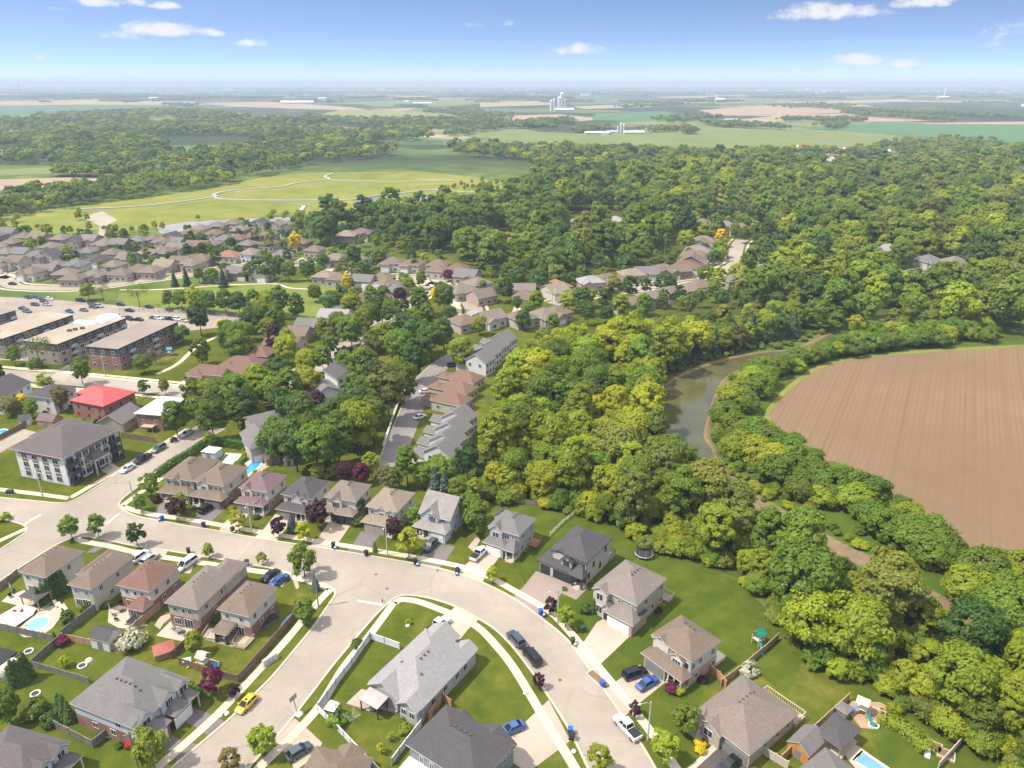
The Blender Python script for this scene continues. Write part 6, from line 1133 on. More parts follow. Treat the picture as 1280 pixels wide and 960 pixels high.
# ------------------------------------------------------------------ yard and street trees: (x, y of the foot in the photo, kind, leaves, size, label)
YT = [
 (91, 674, 'young', 'green', 1.25, 'dark green street tree behind the leftmost back-yard house'), (124, 672, 'young', 'green', 1.2, 'bushy street tree, middle of three along the lower kerb at left'), (172, 683, 'young', 'dark', 1.15, 'round dark street tree near the two parked cars'), (262, 697, 'young', 'yellowgreen', .7, 'thin yellowish sapling left of the black bin on the lower kerb'), (328, 706, 'young', 'lime', .65, 'pale yellow sapling on the lower boulevard opposite the white driveway'), (381, 722, 'young', 'green', 1.75, 'tall street tree at the junction of the curving street'),
 (382, 782, 'young', 'green', 1.25, 'round street tree beside the blue kayak fence'), (395, 738, 'conifer', 'bluespruce', .42, 'small blue spruce on the corner lawn'), (222, 649, 'young', 'burgundy', 1.2, 'burgundy maple on the boulevard by the second driveway'), (227, 640, 'young', 'yellowgreen', 1.0, 'yellow-green tree behind the burgundy maple at left'), (299, 664, 'young', 'lime', 1.15, 'yellow-green street tree beside the grey driveway'), (349, 671, 'young', 'burgundy', 1.0, 'burgundy plum tree on the boulevard right of the white driveway'), (366, 665, 'conifer', 'bluespruce', .52, 'blue spruce in front of the charcoal-roofed house'), (381, 678, 'young', 'lime', 1.1, 'lime-green street tree right of the blue spruce'), (398, 661, 'young', 'burgundy', 1.45, 'wide burgundy tree between the two driveways'), (492, 672, 'young', 'burgundy', 1.05, 'burgundy tree at the corner of the tan-roofed house'), (469, 690, 'column', 'dark', .75, 'slim dark cedar by the asphalt driveway'), (511, 695, 'young', 'yellowgreen', 1.45, 'bright green round tree in front of the pale blue house'), (616, 728, 'young', 'lime', .75, 'small lime street tree beside the white pickup drive'),
 (688, 768, 'young', 'burgundy', .8, 'small burgundy tree beside the street lamp'), (707, 785, 'young', 'yellowgreen', 1.0, 'yellow-green street tree before the two white garage doors'), (673, 860, 'young', 'burgundy', .62, 'burgundy sapling on the inner boulevard behind the black van'), (793, 896, 'young', 'burgundy', .6, 'tiny burgundy sapling beside the white pickup'), (830, 952, 'young', 'yellowgreen', 1.2, 'yellow-green street tree at the bottom beside the sidewalk'), (855, 918, 'young', 'green', 1.25, 'round green tree left of the brown bungalow'), (748, 966, 'young', 'yellowgreen', 1.1, 'yellow-green street tree at the bottom edge of the inner kerb'),
 (190, 620, 'young', 'green', 1.35, 'bright green tree at the corner beside the hedge'), (177, 640, 'young', 'green', .95, 'small round tree on the corner boulevard'), (196, 628, 'shrub', 'burgundy', 1.2, 'burgundy shrub at the first house of the far row'), (217, 552, 'shrub', 'burgundy', 1.0, 'burgundy bush beside the cedar hedge'), (6, 650, 'shrub', 'yellowgreen', 1.3, 'round green shrub on the left corner lawn'),
 (268, 868, 'young', 'magenta', 1.15, 'magenta plum tree on the lawn of the big duplex'), (293, 873, 'young', 'burgundy', .6, 'small dark plum tree behind the yellow car'), (330, 944, 'young', 'yellowgreen', 1.15, 'green street tree at the bottom of the side street'), (290, 968, 'young', 'brownish', 1.0, 'rusty-leaved sapling at the bottom edge'), (193, 960, 'young', 'yellowgreen', 1.55, 'large lime street tree in front of the red car'), (14, 905, 'near', 'green', .55, 'big round green tree at the left edge below the cedars'),
 (170, 808, 'shrub', 'white', 2.3, 'white blossoming shrub beside the white shed'), (80, 805, 'shrub', 'magenta', 1.2, 'pinkish lilac bush at the fence corner'), (86, 783, 'young', 'green', .75, 'small green tree on the grass by the oval pool'), (70, 803, 'column', 'dark', .7, 'little dark cedar at the rear fence'), (82, 834, 'young', 'lime', .5, 'tiny lime sapling in the fenced lawn with the fire ring'), (244, 818, 'young', 'yellowgreen', .95, 'bright tree beside the wooden play tower'), (238, 865, 'shrub', 'green', 1.3, 'round shrub beside the duplex porch'), (237, 877, 'shrub', 'yellowgreen', 1.1, 'yellowish round shrub in front of the duplex porch'), (244, 871, 'shrub', 'green', 1.0, 'small green shrub nearest the duplex lawn'), (203, 897, 'shrub', 'dark', 1.2, 'dark shrub between the duplex driveways'), (204, 908, 'shrub', 'dark', .9, 'dark shrub at the foot of the duplex garage'),
 (78, 895, 'column', 'dark', 1.3, 'columnar cedar behind the duplex patio, leftmost of its cluster'), (84, 899, 'column', 'dark', 1.4, 'columnar cedar behind the duplex patio, middle of its cluster'), (89, 902, 'column', 'dark', 1.2, 'columnar cedar behind the duplex patio, rightmost of its cluster'), (45, 894, 'shrub', 'green', 2.0, 'spreading shrub behind the bottom-left dark roof'), (62, 905, 'shrub', 'dark', 1.4, 'dark shrub at the corner of the bottom-left roof'),
 (446, 808, 'shrub', 'dark', 1.0, 'dark bush at the corner of the white fence'), (423, 903, 'shrub', 'green', 1.7, 'leafy shrub beside the gazebo in the corner yard'), (477, 942, 'young', 'lime', .42, 'lime sapling in the corner yard'), (505, 915, 'shrub', 'yellowgreen', 1.0, 'pale shrub under the corner bungalow'), (489, 926, 'young', 'yellowgreen', .35, 'slim sapling in the corner yard, right of the others'), (510, 780, 'shrub', 'yellowgreen', .7, 'tiny shrub on the front corner lawn'), (731, 765, 'shrub', 'dark', 1.2, 'low dark shrub on the lawn left of the beige stone house'), (742, 766, 'column', 'dark', 1.0, 'dark cedar at the corner of the beige stone house'), (840, 862, 'shrub', 'magenta', 1.3, 'pink flowering shrub by the porch steps'), (849, 866, 'shrub', 'yellowgreen', 1.0, 'green shrub right of the pink flowering shrub'), (936, 843, 'shrub', 'white', 1.5, 'pale cream shrub behind the brown bungalow'),
 (560, 668, 'shrub', 'green', 1.2, 'green shrub at the side of the white gabled house'), (596, 668, 'young', 'green', 1.9, 'dense green tree between the white gabled house and the grey house'), (585, 655, 'young', 'green', 1.7, 'green tree behind the white gabled house'), (520, 660, 'young', 'green', 1.2, 'green tree left of the white gabled house'), (512, 668, 'shrub', 'green', 1.4, 'round shrub left of the white gabled house porch'), (448, 655, 'shrub', 'dark', 1.6, 'dark shrub between the taupe and tan roofs'), (447, 645, 'young', 'dark', 1.2, 'dark small tree beside the brick garage'),
 (264, 560, 'young', 'yellowgreen', 1.0, 'small bright tree at the hedge by the pale pool'), (310, 568, 'shrub', 'yellowgreen', 1.6, 'yellow-green shrub between the two pools'), (325, 566, 'shrub', 'yellowgreen', 1.5, 'yellow-green shrub right of the two pools'), (300, 585, 'shrub', 'green', 1.4, 'green shrub beside the pale pool'),
 (320, 595, 'shrub', 'lime', 1.0, 'lime shrub beside the plum-roofed house'), (292, 640, 'shrub', 'lime', 1.2, 'lime shrub beside the grey driveway'),
 # rear of the far row
 (432, 603, 'near', 'burgundy', .5, 'dark burgundy tree behind the taupe-roofed house'), (453, 606, 'near', 'magenta', .52, 'magenta-leaved tree behind the taupe and tan roofs'), (487, 615, 'weeping', 'willow', .85, 'pale yellow weeping willow behind the tan-roofed house'), (510, 608, 'near', 'green', .85, 'tall leafy maple left of the grey townhouses'), (552, 610, 'near', 'green', .78, 'tall leafy maple in front of the grey townhouses'), (585, 600, 'near', 'dark', .72, 'tall dark maple right of the grey townhouses'), (545, 618, 'conifer', 'bluespruce', .9, 'blue spruce behind the white gabled house'), (556, 622, 'conifer', 'bluespruce', .8, 'second blue spruce behind the white gabled house'), (572, 624, 'near', 'green', .5, 'low leafy tree behind the weathered roof'), (595, 632, 'near', 'yellowgreen', .55, 'bright leafy tree right of the weathered roof'), (528, 610, 'near', 'green', .6, 'leafy tree between the two tall maples'), (465, 598, 'near', 'yellowgreen', .4, 'yellow-green small tree near the lane end'), (398, 600, 'near', 'olive', .4, 'olive small tree behind the charcoal-roofed house'), (412, 596, 'shrub', 'olive', 2.5, 'olive shrub behind the charcoal-roofed house'),
 # the big trees left of the lane
 (352, 572, 'near', 'green', .95, 'big green tree at the left end of the lane-side group'), (372, 590, 'near', 'dark', .95, 'big dark tree above the charcoal-roofed house'), (398, 592, 'near', 'green', 1.05, 'big green tree front centre of the lane-side group'), (425, 585, 'near', 'green', 1.0, 'big tree front right of the lane-side group'), (448, 570, 'near', 'yellowgreen', 1.15, 'tall golden-green tree of the lane-side group'), (468, 556, 'near', 'green', 1.0, 'big tree right of the golden-green one'), (420, 555, 'near', 'dark', 1.05, 'big dark tree behind the lane-side group'), (385, 548, 'near', 'green', .9, 'green tree behind the left lane-side group'), (445, 535, 'near', 'dark', 1.0, 'dark tree behind the golden-green one'), (487, 528, 'near', 'olive', 1.15, 'tall brownish-olive tree beside the lane'), (505, 506, 'near', 'green', 1.0, 'green tree at the lane wall'), (470, 500, 'near', 'dark', 1.0, 'dark tree left of the tall olive one'), (455, 480, 'near', 'green', .95, 'green tree above the white gabled cottage'), (518, 478, 'near', 'dark', 1.0, 'dark tree at the bend of the lane'), (540, 452, 'near', 'dark', 1.05, 'tall dark tree at the upper lane'), (520, 445, 'near', 'dark', 1.0, 'dark tree left of the upper lane'), (500, 455, 'near', 'green', 1.0, 'green tree in the upper lane group'), (555, 438, 'near', 'dark', .9, 'dark tree above the lane corner'), (480, 440, 'near', 'yellowgreen', .9, 'yellow-green tree in the upper lane group'), (535, 425, 'near', 'green', .95, 'green tree at the top of the lane group'), (510, 425, 'near', 'dark', .9, 'dark tree at the top left of the lane group'), (463, 462, 'near', 'burgundy', .55, 'burgundy tree below the mid street'), (577, 462, 'near', 'yellowgreen', .85, 'bright round tree at the upper grey townhouses'), (432, 470, 'near', 'green', .6, 'green tree left of the burgundy one'),
 # around the second street
 (345, 512, 'near', 'green', .95, 'big green tree on the second street corner'), (328, 510, 'near', 'yellowgreen', .8, 'yellow-green tree left of the big corner tree'), (258, 512, 'near', 'yellowgreen', .65, 'yellow-green tree below the second street'), (268, 552, 'near', 'green', .9, 'large green tree at the end of the up street'), (248, 533, 'near', 'green', .6, 'green tree at the up street bend'), (222, 545, 'near', 'green', .75, 'dense green tree beside the pale metal roof'), (305, 530, 'near', 'dark', .75, 'dark green tree below the second street'), (290, 500, 'near', 'dark', .55, 'dark tree by the second street driveway'), (312, 478, 'shrub', 'dark', 2, 'dark bush in front of the bungalows'), (104, 481, 'near', 'green', .62, 'street tree in front of the right brick block'), (181, 494, 'young', 'dark', 1.1, 'round dark tree below the second street'), (207, 493, 'near', 'olive', .4, 'thin pale tree on the second street'), (181, 467, 'near', 'green', .55, 'round green tree before the right brick block'), (195, 455, 'bare', 'grey', .5, 'bare grey tree beside the playground'), (230, 430, 'near', 'green', .5, 'green tree right of the brick block'), (252, 420, 'near', 'dark', .72, 'dark green tree at the parking lot corner'), (297, 440, 'near', 'green', .75, 'bright round tree above the bungalows'), (285, 430, 'near', 'dark', .6, 'dark tree left of the bright round one'), (318, 415, 'near', 'dark', .8, 'big dark tree above the bungalow roofs'), (345, 444, 'near', 'burgundy', .62, 'dark burgundy tree in front of the bungalow'), (278, 408, 'shrub', 'gold', 2.2, 'golden bush at the edge of the parking lot'), (255, 458, 'young', 'yellowgreen', 1.2, 'small green tree at the park path'), (385, 470, 'near', 'yellowgreen', .6, 'yellow-green tree by the mid lane'), (405, 468, 'near', 'green', .62, 'green tree by the mid lane'), (425, 420, 'near', 'green', .65, 'tall green tree behind the flat grey roofs'), (405, 428, 'near', 'yellowgreen', .55, 'yellow tree beside the bungalow roofs'), (340, 395, 'near', 'yellowgreen', .8, 'tall yellow-green tree at the park edge'), (352, 398, 'near', 'green', .9, 'tall green tree at the park edge'), (395, 378, 'near', 'green', .6, 'green tree on the park lawn by the flat roofs'), (52, 462, 'bare', 'olive', .95, 'large half-bare tree before the gravel-roofed block'), (20, 457, 'young', 'green', 1.5, 'green street tree before the left block'), (45, 460, 'shrub', 'green', 2.5, 'low green thicket below the half-bare tree'), (56, 480, 'shrub', 'yellowgreen', 2.4, 'clipped green shrub below the second street'), (80, 515, 'near', 'brownish', .55, 'dark bronze tree beside the red-roofed house'), (30, 510, 'near', 'gold', .35, 'golden tree left of the dark bronze one'), (42, 522, 'near', 'green', .45, 'green tree below the golden one'), (15, 520, 'near', 'brownish', .5, 'brownish tree near the left edge'), (0, 480, 'near', 'dark', .5, 'dark tree on the left edge by the street'), (5, 500, 'near', 'dark', .5, 'dark tree below the left edge street'), (5, 440, 'near', 'olive', .5, 'olive tree at the left edge before the blocks'),
 (175, 384, 'bare', 'olive', .85, 'leafing bare tree at the parking lot rear'), (212, 386, 'near', 'olive', .6, 'olive tree behind the parking lot, left'), (112, 376, 'near', 'green', .65, 'leafy tree behind the parking lot at left'), (130, 378, 'bare', 'olive', .7, 'thin tree behind the parking lot'), (228, 388, 'near', 'green', .6, 'green tree behind the parking lot'), (245, 390, 'near', 'yellowgreen', .65, 'yellow-green tree at the park front'), (262, 392, 'near', 'green', .65, 'green tree at the park front, left of centre'), (283, 394, 'near', 'green', .7, 'green tree at the park front, centre'), (300, 395, 'near', 'dark', .7, 'dark tree at the park front'), (320, 396, 'near', 'green', .7, 'green tree at the park front, right'),
 (219, 358, 'conifer', 'spruce', .8, 'dark spruce on the park rise, leftmost'), (234, 358, 'conifer', 'spruce', .9, 'dark spruce on the park rise, second'), (280, 359, 'conifer', 'spruce', .95, 'slim dark spruce on the park rise, rightmost'), (250, 354, 'near', 'green', .6, 'green tree between the park spruces'), (265, 354, 'near', 'green', .6, 'bushy tree between the park spruces'), (311, 352, 'near', 'green', .6, 'round tree along the park path, left'), (330, 352, 'near', 'green', .65, 'round tree along the park path, second'), (345, 352, 'near', 'dark', .7, 'dark round tree along the park path'), (362, 352, 'near', 'green', .75, 'round tree along the park path, fourth'), (385, 351, 'near', 'dark', .75, 'dark tree at the end of the park path'), (400, 350, 'near', 'green', .6, 'tree at the far end of the park path'),
 (434, 366, 'near', 'gold', .62, 'bright golden tree at the park corner'), (430, 356, 'near', 'yellowgreen', .5, 'yellow-green tree behind the golden park tree'), (370, 318, 'near', 'gold', .78, 'golden-yellow tree above the park street'), (546, 377, 'near', 'gold', .5, 'golden tree beside the mid street'), (900, 309, 'near', 'gold', .85, 'golden tree among the right subdivision roofs'), (501, 378, 'near', 'burgundy', .55, 'dark burgundy tree left of the mid street'), (507, 392, 'near', 'burgundy', .4, 'small burgundy tree below the mid street bend'), (511, 367, 'near', 'yellowgreen', .65, 'bright round tree beside the mid court'), (527, 362, 'near', 'green', .55, 'green tree at the mid court'), (556, 390, 'near', 'green', .9, 'big green tree right of the mid street'), (525, 396, 'near', 'green', .85, 'big green tree at the mid street bend'), (480, 378, 'near', 'green', .6, 'green tree below the red-brown long roof'), (465, 392, 'near', 'green', .75, 'wide green tree below the mid roofs'), (440, 398, 'near', 'yellowgreen', .7, 'yellow-green tree below the flat grey roofs'), (445, 340, 'near', 'dark', .85, 'round dark tree in the upper court'), (475, 336, 'near', 'green', .85, 'round green tree in the upper court'), (518, 341, 'near', 'green', .55, 'round tree in front of the brown upper row'), (560, 352, 'near', 'magenta', .5, 'reddish tree near the blue-grey roof')]
CF_ = [(826, 462), (846, 455), (868, 449), (892, 444), (915, 438), (938, 432), (962, 428), (990, 422), (812, 500), (806, 520)]
YT += [(x, y, 'conifer', 'spruce', 1.0 + .12 * (i % 3), 'pointed dark conifer along the river and channel, %s of %d downstream' % (ORD[i], len(CF_))) for i, (x, y) in enumerate(CF_)]
YT += [(300, 523, 'near', 'green', .85, 'green tree on the lawn below the second street bend'), (322, 503, 'near', 'yellowgreen', .75, 'yellow-green tree at the second street bend'), (366, 512, 'near', 'green', .8, 'green tree left of the brown flat roof'), (388, 500, 'near', 'yellowgreen', .7, 'yellow-green tree between cottage and flat brown roof'), (352, 492, 'near', 'dark', .7, 'dark tree beside the mid lane driveway'), (440, 436, 'near', 'green', .85, 'green tree over the bend of the mid lane'), (455, 425, 'near', 'yellowgreen', .9, 'bright tree over the bend of the mid lane'), (462, 412, 'near', 'green', .9, 'green tree hiding the road below the flat grey roofs'), (478, 406, 'near', 'dark', .85, 'dark tree hiding the road below the mid bend'), (492, 410, 'near', 'green', .85, 'green tree right of the hidden road'), (414, 450, 'near', 'green', .6, 'small green tree on the mid lane verge'), (275, 520, 'near', 'green', .7, 'green tree beside the up street end')]
for q in YT: tree(q[0], q[1], q[2], q[3], q[4] * ((1.34 if 225 < q[0] < 570 and q[1] > 385 and q[2] == 'near' and q[4] < .9 else 1.14) if q[2] in ('near', 'conifer', 'bare') and q[1] < 600 else 1.0), q[5])
# loose trees between the houses of the middle subdivision
rs = random.Random(17)
SUB = [gp([(-60, 345), (-60, 290), (60, 292), (200, 296), (380, 276), (480, 300), (560, 320), (600, 336), (640, 360), (640, 400), (600, 425), (560, 410), (480, 405), (440, 400), (430, 345), (200, 343)]), gp([(640, 420), (640, 356), (690, 356), (740, 338), (780, 330), (850, 322), (864, 285), (885, 268), (930, 268), (985, 300), (1000, 340), (960, 372), (905, 388), (760, 412), (700, 415)]), gp([(225, 520), (230, 470), (320, 405), (420, 380), (470, 420), (470, 560), (430, 580), (340, 560)])]
foot = []
for o in list(COL.objects):
    if o.get('category') in ('house', 'townhouse', 'apartment building', 'garage'):
        foot.append((o.location.x, o.location.y))
k = 0; subp = []
for s in SUB:
    for p in scatter(s, 9.6 if s is SUB[0] else 8.2, 31, [PARK, NEARLAWN[:0] or [(0, 0), (1, 0), (0, 1)]]):
        if near_road(p) and rs.random() < .93: continue
        if any((p[0] - f[0]) ** 2 + (p[1] - f[1]) ** 2 < 62 for f in foot): continue
        subp.append(p)
rs.shuffle(subp); subp.sort(key=lambda p: p[1])
for i, p in enumerate(subp[:60]):
    m = rs.choices(['green', 'dark', 'yellowgreen', 'burgundy', 'olive'], (5, 3, 2.5, .5, 1))[0]; s = rs.uniform(.5, 1.05)
    w = {'green': 'mid-green', 'dark': 'dark green', 'yellowgreen': 'yellow-green', 'burgundy': 'burgundy', 'olive': 'olive'}[m]
    tree(0, 0, 'near' if p[1] < 330 else 'mid', m, s, '%s garden tree among the houses of the middle subdivision' % w, 'tree', '%s garden trees of the middle subdivision' % w, 'broadleaf_tree', world=p)
o = []
for p in subp[60:]: s = rs.uniform(.36, .78) if p[0] < -40 and p[1] > 360 else rs.uniform(.5, 1.1); o.append((p[0], p[1], s, s * rs.uniform(.85, 1.05), rs.uniform(0, 6.28), rs.choices(range(4), (5, 3, 2, 1))[0] * 6 + rs.randrange(6)))
forest_object('garden_trees', o, 'mid', ['green', 'dark', 'yellowgreen', 'olive'], 'garden trees mingled between the far subdivision houses')
# wetland shrubs
o = [(p[0], p[1], s := rs.uniform(.25, .6), s, rs.uniform(0, 6.28), rs.randrange(6)) for p in scatter(gp([(-60, 285), (60, 262), (110, 268), (118, 286), (160, 288), (240, 276), (390, 267), (395, 275), (230, 284), (190, 292), (60, 296), (-60, 305)]), 9, 33) if mnoise.noise((p[0] * .02, p[1] * .02, 9)) > -.05]
o += [(p[0], p[1], s := rs.uniform(.3, .55), s, rs.uniform(0, 6.28), rs.randrange(6)) for p in scatter(gp([(555, 237), (600, 228), (640, 228), (640, 236), (590, 240)]), 9, 34)]
forest_object('wetland_shrubs', o, 'mid', ['yellowgreen'], 'yellow-green shrubs fringing the wetland meadow')
# ------------------------------------------------------------------ vehicles
PAINT = {k: m_paint('paint_' + k, c) for k, c in dict(black=(.012, .013, .016), white=(.75, .75, .74), grey=(.13, .14, .15), silver=(.42, .43, .45), navy=(.02, .035, .08), blue=(.03, .1, .32), yellow=(.75, .5, .02), red=(.35, .02, .02), teal=(.03, .1, .11), slate=(.06, .08, .1), brown=(.1, .06, .04)).items()}
M_tyre = m_plain('tyre', (.018, .018, .018), .85); M_rim = m_plain('rim', (.35, .35, .36), .35, .6); M_cargl = m_glass('car_glass', (.012, .015, .02)); M_lampw = m_plain('headlamp', (.7, .7, .68), .2); M_lampr = m_plain('tail_lamp', (.35, .015, .015), .3); M_bed = m_plain('bed_cover', (.02, .02, .022), .7)
KIND = {  # length, width, body sections (x, half width, bottom, top), cabin base x0 x1, roof x0 x1, belt, roof height
 'sedan': (4.7, .9, [(-2.35, .78, .4, .82), (-2.1, .88, .3, .98), (-1.2, .9, .25, 1.0), (1.0, .9, .25, .98), (1.9, .87, .28, .86), (2.35, .72, .35, .68)], (-1.75, 1.15), (-.95, .35), .96, 1.45),
 'suv': (4.8, .95, [(-2.4, .84, .45, 1.0), (-2.25, .93, .35, 1.1), (-1.2, .95, .3, 1.12), (1.1, .95, .3, 1.1), (2.1, .92, .33, 1.0), (2.4, .8, .4, .8)], (-2.3, 1.25), (-1.95, .45), 1.08, 1.72),
 'van': (5.1, .98, [(-2.55, .9, .45, 1.05), (-2.4, .97, .35, 1.12), (1.2, .98, .3, 1.12), (2.2, .94, .33, .98), (2.55, .8, .4, .8)], (-2.48, 1.75), (-2.2, .8), 1.1, 1.85),
 'hatch': (4.35, .88, [(-2.15, .78, .4, .9), (-2.0, .87, .3, 1.0), (1.0, .88, .25, .98), (1.85, .85, .28, .86), (2.18, .7, .35, .68)], (-1.95, 1.2), (-1.35, .35), .97, 1.48),
 'pickup': (5.8, 1.0, [(-2.9, .95, .5, 1.12), (-2.7, 1.0, .42, 1.15), (-.5, 1.0, .38, 1.17), (1.5, 1.0, .38, 1.17), (2.6, .97, .4, 1.1), (2.9, .85, .5, .95)], (-.75, 1.55), (-.5, .8), 1.15, 1.88)}
CARM = {}
def car_meshes(kind):
    if kind in CARM: return CARM[kind]
    L_, hw, sec, cb, cr_, zb, zr = KIND[kind]; b = MB(); rings = []
    for x, w, z0, z1 in sec:
        zm = z0 + (z1 - z0) * .62; rings.append([(x, -w * .96, z0), (x, -w, zm), (x, -w * .88, z1), (x, w * .88, z1), (x, w, zm), (x, w * .96, z0)])
    for a, c in zip(rings, rings[1:]):
        for i in range(6): b.face([a[i], c[i], c[(i + 1) % 6], a[(i + 1) % 6]][::-1])
    b.face(rings[0]); b.face(rings[-1][::-1])
    wb, wr = hw * .86, hw * .7                                   # roof panel and pillars
    R_ = [(cr_[0], -wr, zr), (cr_[1], -wr, zr), (cr_[1], wr, zr), (cr_[0], wr, zr)]; B_ = [(cb[0], -wb, zb), (cb[1], -wb, zb), (cb[1], wb, zb), (cb[0], wb, zb)]
    b.box(cr_[0] - .03, cr_[1] + .03, -wr - .02, wr + .02, zr - .02, zr + .045)
    for i in range(4): b.tube(B_[i], R_[i], .055, n=5)
    xm = (cb[0] + cb[1]) / 2; xr = (cr_[0] + cr_[1]) / 2
    for s in (-1, 1): b.tube((xm, s * wb, zb), (xr, s * wr, zr), .05, n=5)
    for s in (-1, 1): b.box(cb[1] - .45, cb[1] - .25, s * (hw + .12) - .1, s * (hw + .12) + .1, zb, zb + .16)
    body = b
    g = MB()
    for i in range(4): j = (i + 1) % 4; g.face([B_[i], B_[j], R_[j], R_[i]])
    g.face(B_[::-1]); g.face(R_)
    if kind == 'pickup':
        bed = MB(); bed.box(-2.75, -.85, -.84, .84, 1.1, 1.2); bed = bed.mesh('bed_cover', M_bed)
    else: bed = None
    lw = MB(); lw.box(sec[-1][0] - .18, sec[-1][0] - .0, -.16, .16, -.07, .07); lr = MB(); lr.box(sec[0][0] - .03, sec[0][0] + .1, -.1, .1, -.12, .12)
    t = MB(); t.lathe((0, 0, -.11), [(.2, 0), (.33, .0), (.35, .04), (.35, .18), (.33, .22), (.2, .22)], 14); rm_ = MB(); rm_.lathe((0, 0, -.115), [(.21, 0), (.21, .23)], 10)
    CARM[kind] = dict(body=body, glass=g.mesh('car_window', M_cargl), bed=bed, head=lw.mesh('headlight', M_lampw), tail=lr.mesh('tail_light', M_lampr), tyre=t.mesh('wheel', M_tyre), rim=rm_.mesh('rim', M_rim), bm={}); return CARM[kind]
VN = {'sedan': 'parked_car', 'suv': 'parked_suv', 'van': 'parked_van', 'hatch': 'parked_car', 'pickup': 'pickup_truck'}
def car(a, f, kind, paint, label, group=None, small=False, z=.05):
    # a: foot of the car's middle in the photo, f: a pixel its nose points to
    A, F = G(*a), G(*f); rz = math.atan2(F.y - A.y, F.x - A.x); M = car_meshes(kind); cat = {'pickup': 'pickup truck', 'van': 'van', 'suv': 'car'}.get(kind, 'car')
    if paint not in M['bm']: M['bm'][paint] = M['body'].mesh('body', PAINT[paint])
    e = empty(VN[kind], (A.x, A.y, z), rz, label, cat, group); link('body', M['bm'][paint], e); link('car_window', M['glass'], e); L_, hw, sec = KIND[kind][:3]
    for x in (sec[-1][0] - 1.0, sec[0][0] + .95):
        for s in (-1, 1):
            w = link('wheel', M['tyre'], e, (x, s * (hw - .1), .35)); w.rotation_euler = (R(90), 0, 0)
            if not small: link('rim', M['rim'], w)
    if M['bed']: link('bed_cover', M['bed'], e)
    if not small:
        for s in (-1, 1):
            link('headlight', M['head'], e, (-.02, s * sec[-1][1] * .78, sec[-1][2] + (sec[-1][3] - sec[-1][2]) * .6)); link('tail_light', M['tail'], e, (0, s * sec[0][1] * .85, sec[0][2] + (sec[0][3] - sec[0][2]) * .65))
    return e
y = car((309, 883), (300, 892), 'hatch', 'yellow', 'bright yellow hatchback parked on the side street')
b = MB(); b.box(-.25, .25, -.2, .2, 1.5, 1.58); b.build('sunroof', M_cargl, y)
car((645, 802), (637, 793), 'suv', 'slate', 'dark blue-grey car parked at the inner kerb, in front of the black van'); car((665, 824), (655, 812), 'van', 'black', 'black van parked at the inner kerb of the curving street')
car((784, 913), (771, 899), 'pickup', 'white', 'white pickup with black bed cover parked at the outer kerb'); car((793, 845), (805, 841), 'suv', 'black', 'black car on the drive of the brown-roofed house'); car((809, 857), (821, 850), 'sedan', 'blue', 'blue sedan beside the black car on the drive')
car((599, 695), (607, 687), 'pickup', 'white', 'white pickup with open dark bed on the drive of the grey house'); car((538, 685), (531, 692), 'suv', 'slate', 'grey-blue car on the drive of the white gabled house'); car((259, 638), (267, 633), 'suv', 'black', 'black car on the dark drive of the second far-row house')
car((176, 698), (183, 693), 'suv', 'white', 'white car behind the tan-roofed back-yard house'); car((188, 702), (195, 697), 'suv', 'silver', 'silver car with dark roof beside the white one'); car((234, 708), (227, 713), 'van', 'white', 'white van behind the sunroom house'); car((339, 722), (343, 719), 'sedan', 'black', 'black car behind the corner back-yard house'); car((350, 728), (356, 724), 'sedan', 'blue', 'blue car beside the black one on the corner drive')
car((548, 785), (555, 780), 'pickup', 'white', 'white pickup with grey bed behind the corner bungalow'); car((640, 914), (628, 919), 'sedan', 'blue', 'blue sedan on the drive of the dark grey house'); car((374, 943), (382, 938), 'hatch', 'slate', 'dark blue hatchback on the bottom-edge drive'); car((177, 932), (166, 933), 'suv', 'red', 'red car in front of the duplex garage')
car((160, 588), (152, 593), 'sedan', 'white', 'white sedan parked near the crossroads'); car((179, 576), (171, 581), 'pickup', 'black', 'black pickup parked behind the white sedan'); car((199, 563), (191, 568), 'suv', 'grey', 'dark grey car parked behind the black pickup'); car((234, 544), (226, 549), 'sedan', 'silver', 'silver car farthest up the row at the kerb'); car((237, 474), (243, 469), 'suv', 'black', 'black car on the bungalow drive at the second street')
car((912, 958), (904, 964), 'sedan', 'black', 'black car at the bottom edge on the fresh asphalt drive'); car((532, 491), (540, 490), 'sedan', 'white', 'white car parked at the brown townhouses'); car((525, 523), (531, 521), 'sedan', 'white', 'white car parked at the grey townhouses'); car((566, 458), (575, 457), 'suv', 'navy', 'navy car under the bright round tree'); car((592, 368), (592, 372), 'sedan', 'white', 'white car on the drive right of the golden tree')
LOT = [(35, 373, 'navy'), (46, 373, 'blue'), (55, 378, 'brown'), (62, 375, 'white'), (44, 382, 'teal'), (59, 382, 'silver'), (29, 387, 'slate'), (34, 390.5, 'grey'), (87, 390.5, 'blue'), (101, 377, 'navy'), (105, 389, 'grey'), (114, 381, 'slate'), (117, 385, 'grey'), (124, 384, 'silver'), (151, 382, 'navy'), (162, 389.5, 'black'), (187, 385, 'black'), (148, 396, 'silver'), (174, 401, 'black'), (192, 399, 'slate'), (198, 399.5, 'white'), (206, 399, 'silver'), (213, 400, 'black'), (222, 400.5, 'white'), (230, 402, 'silver'), (212, 389, 'black'), (268, 393, 'navy'), (289, 394.5, 'blue'), (162, 400, 'black')]
CW = {'navy': 'navy', 'blue': 'bright blue', 'brown': 'dark brown', 'white': 'white', 'teal': 'dark teal', 'silver': 'silver', 'slate': 'dark slate', 'grey': 'grey', 'black': 'black'}
seen = {}
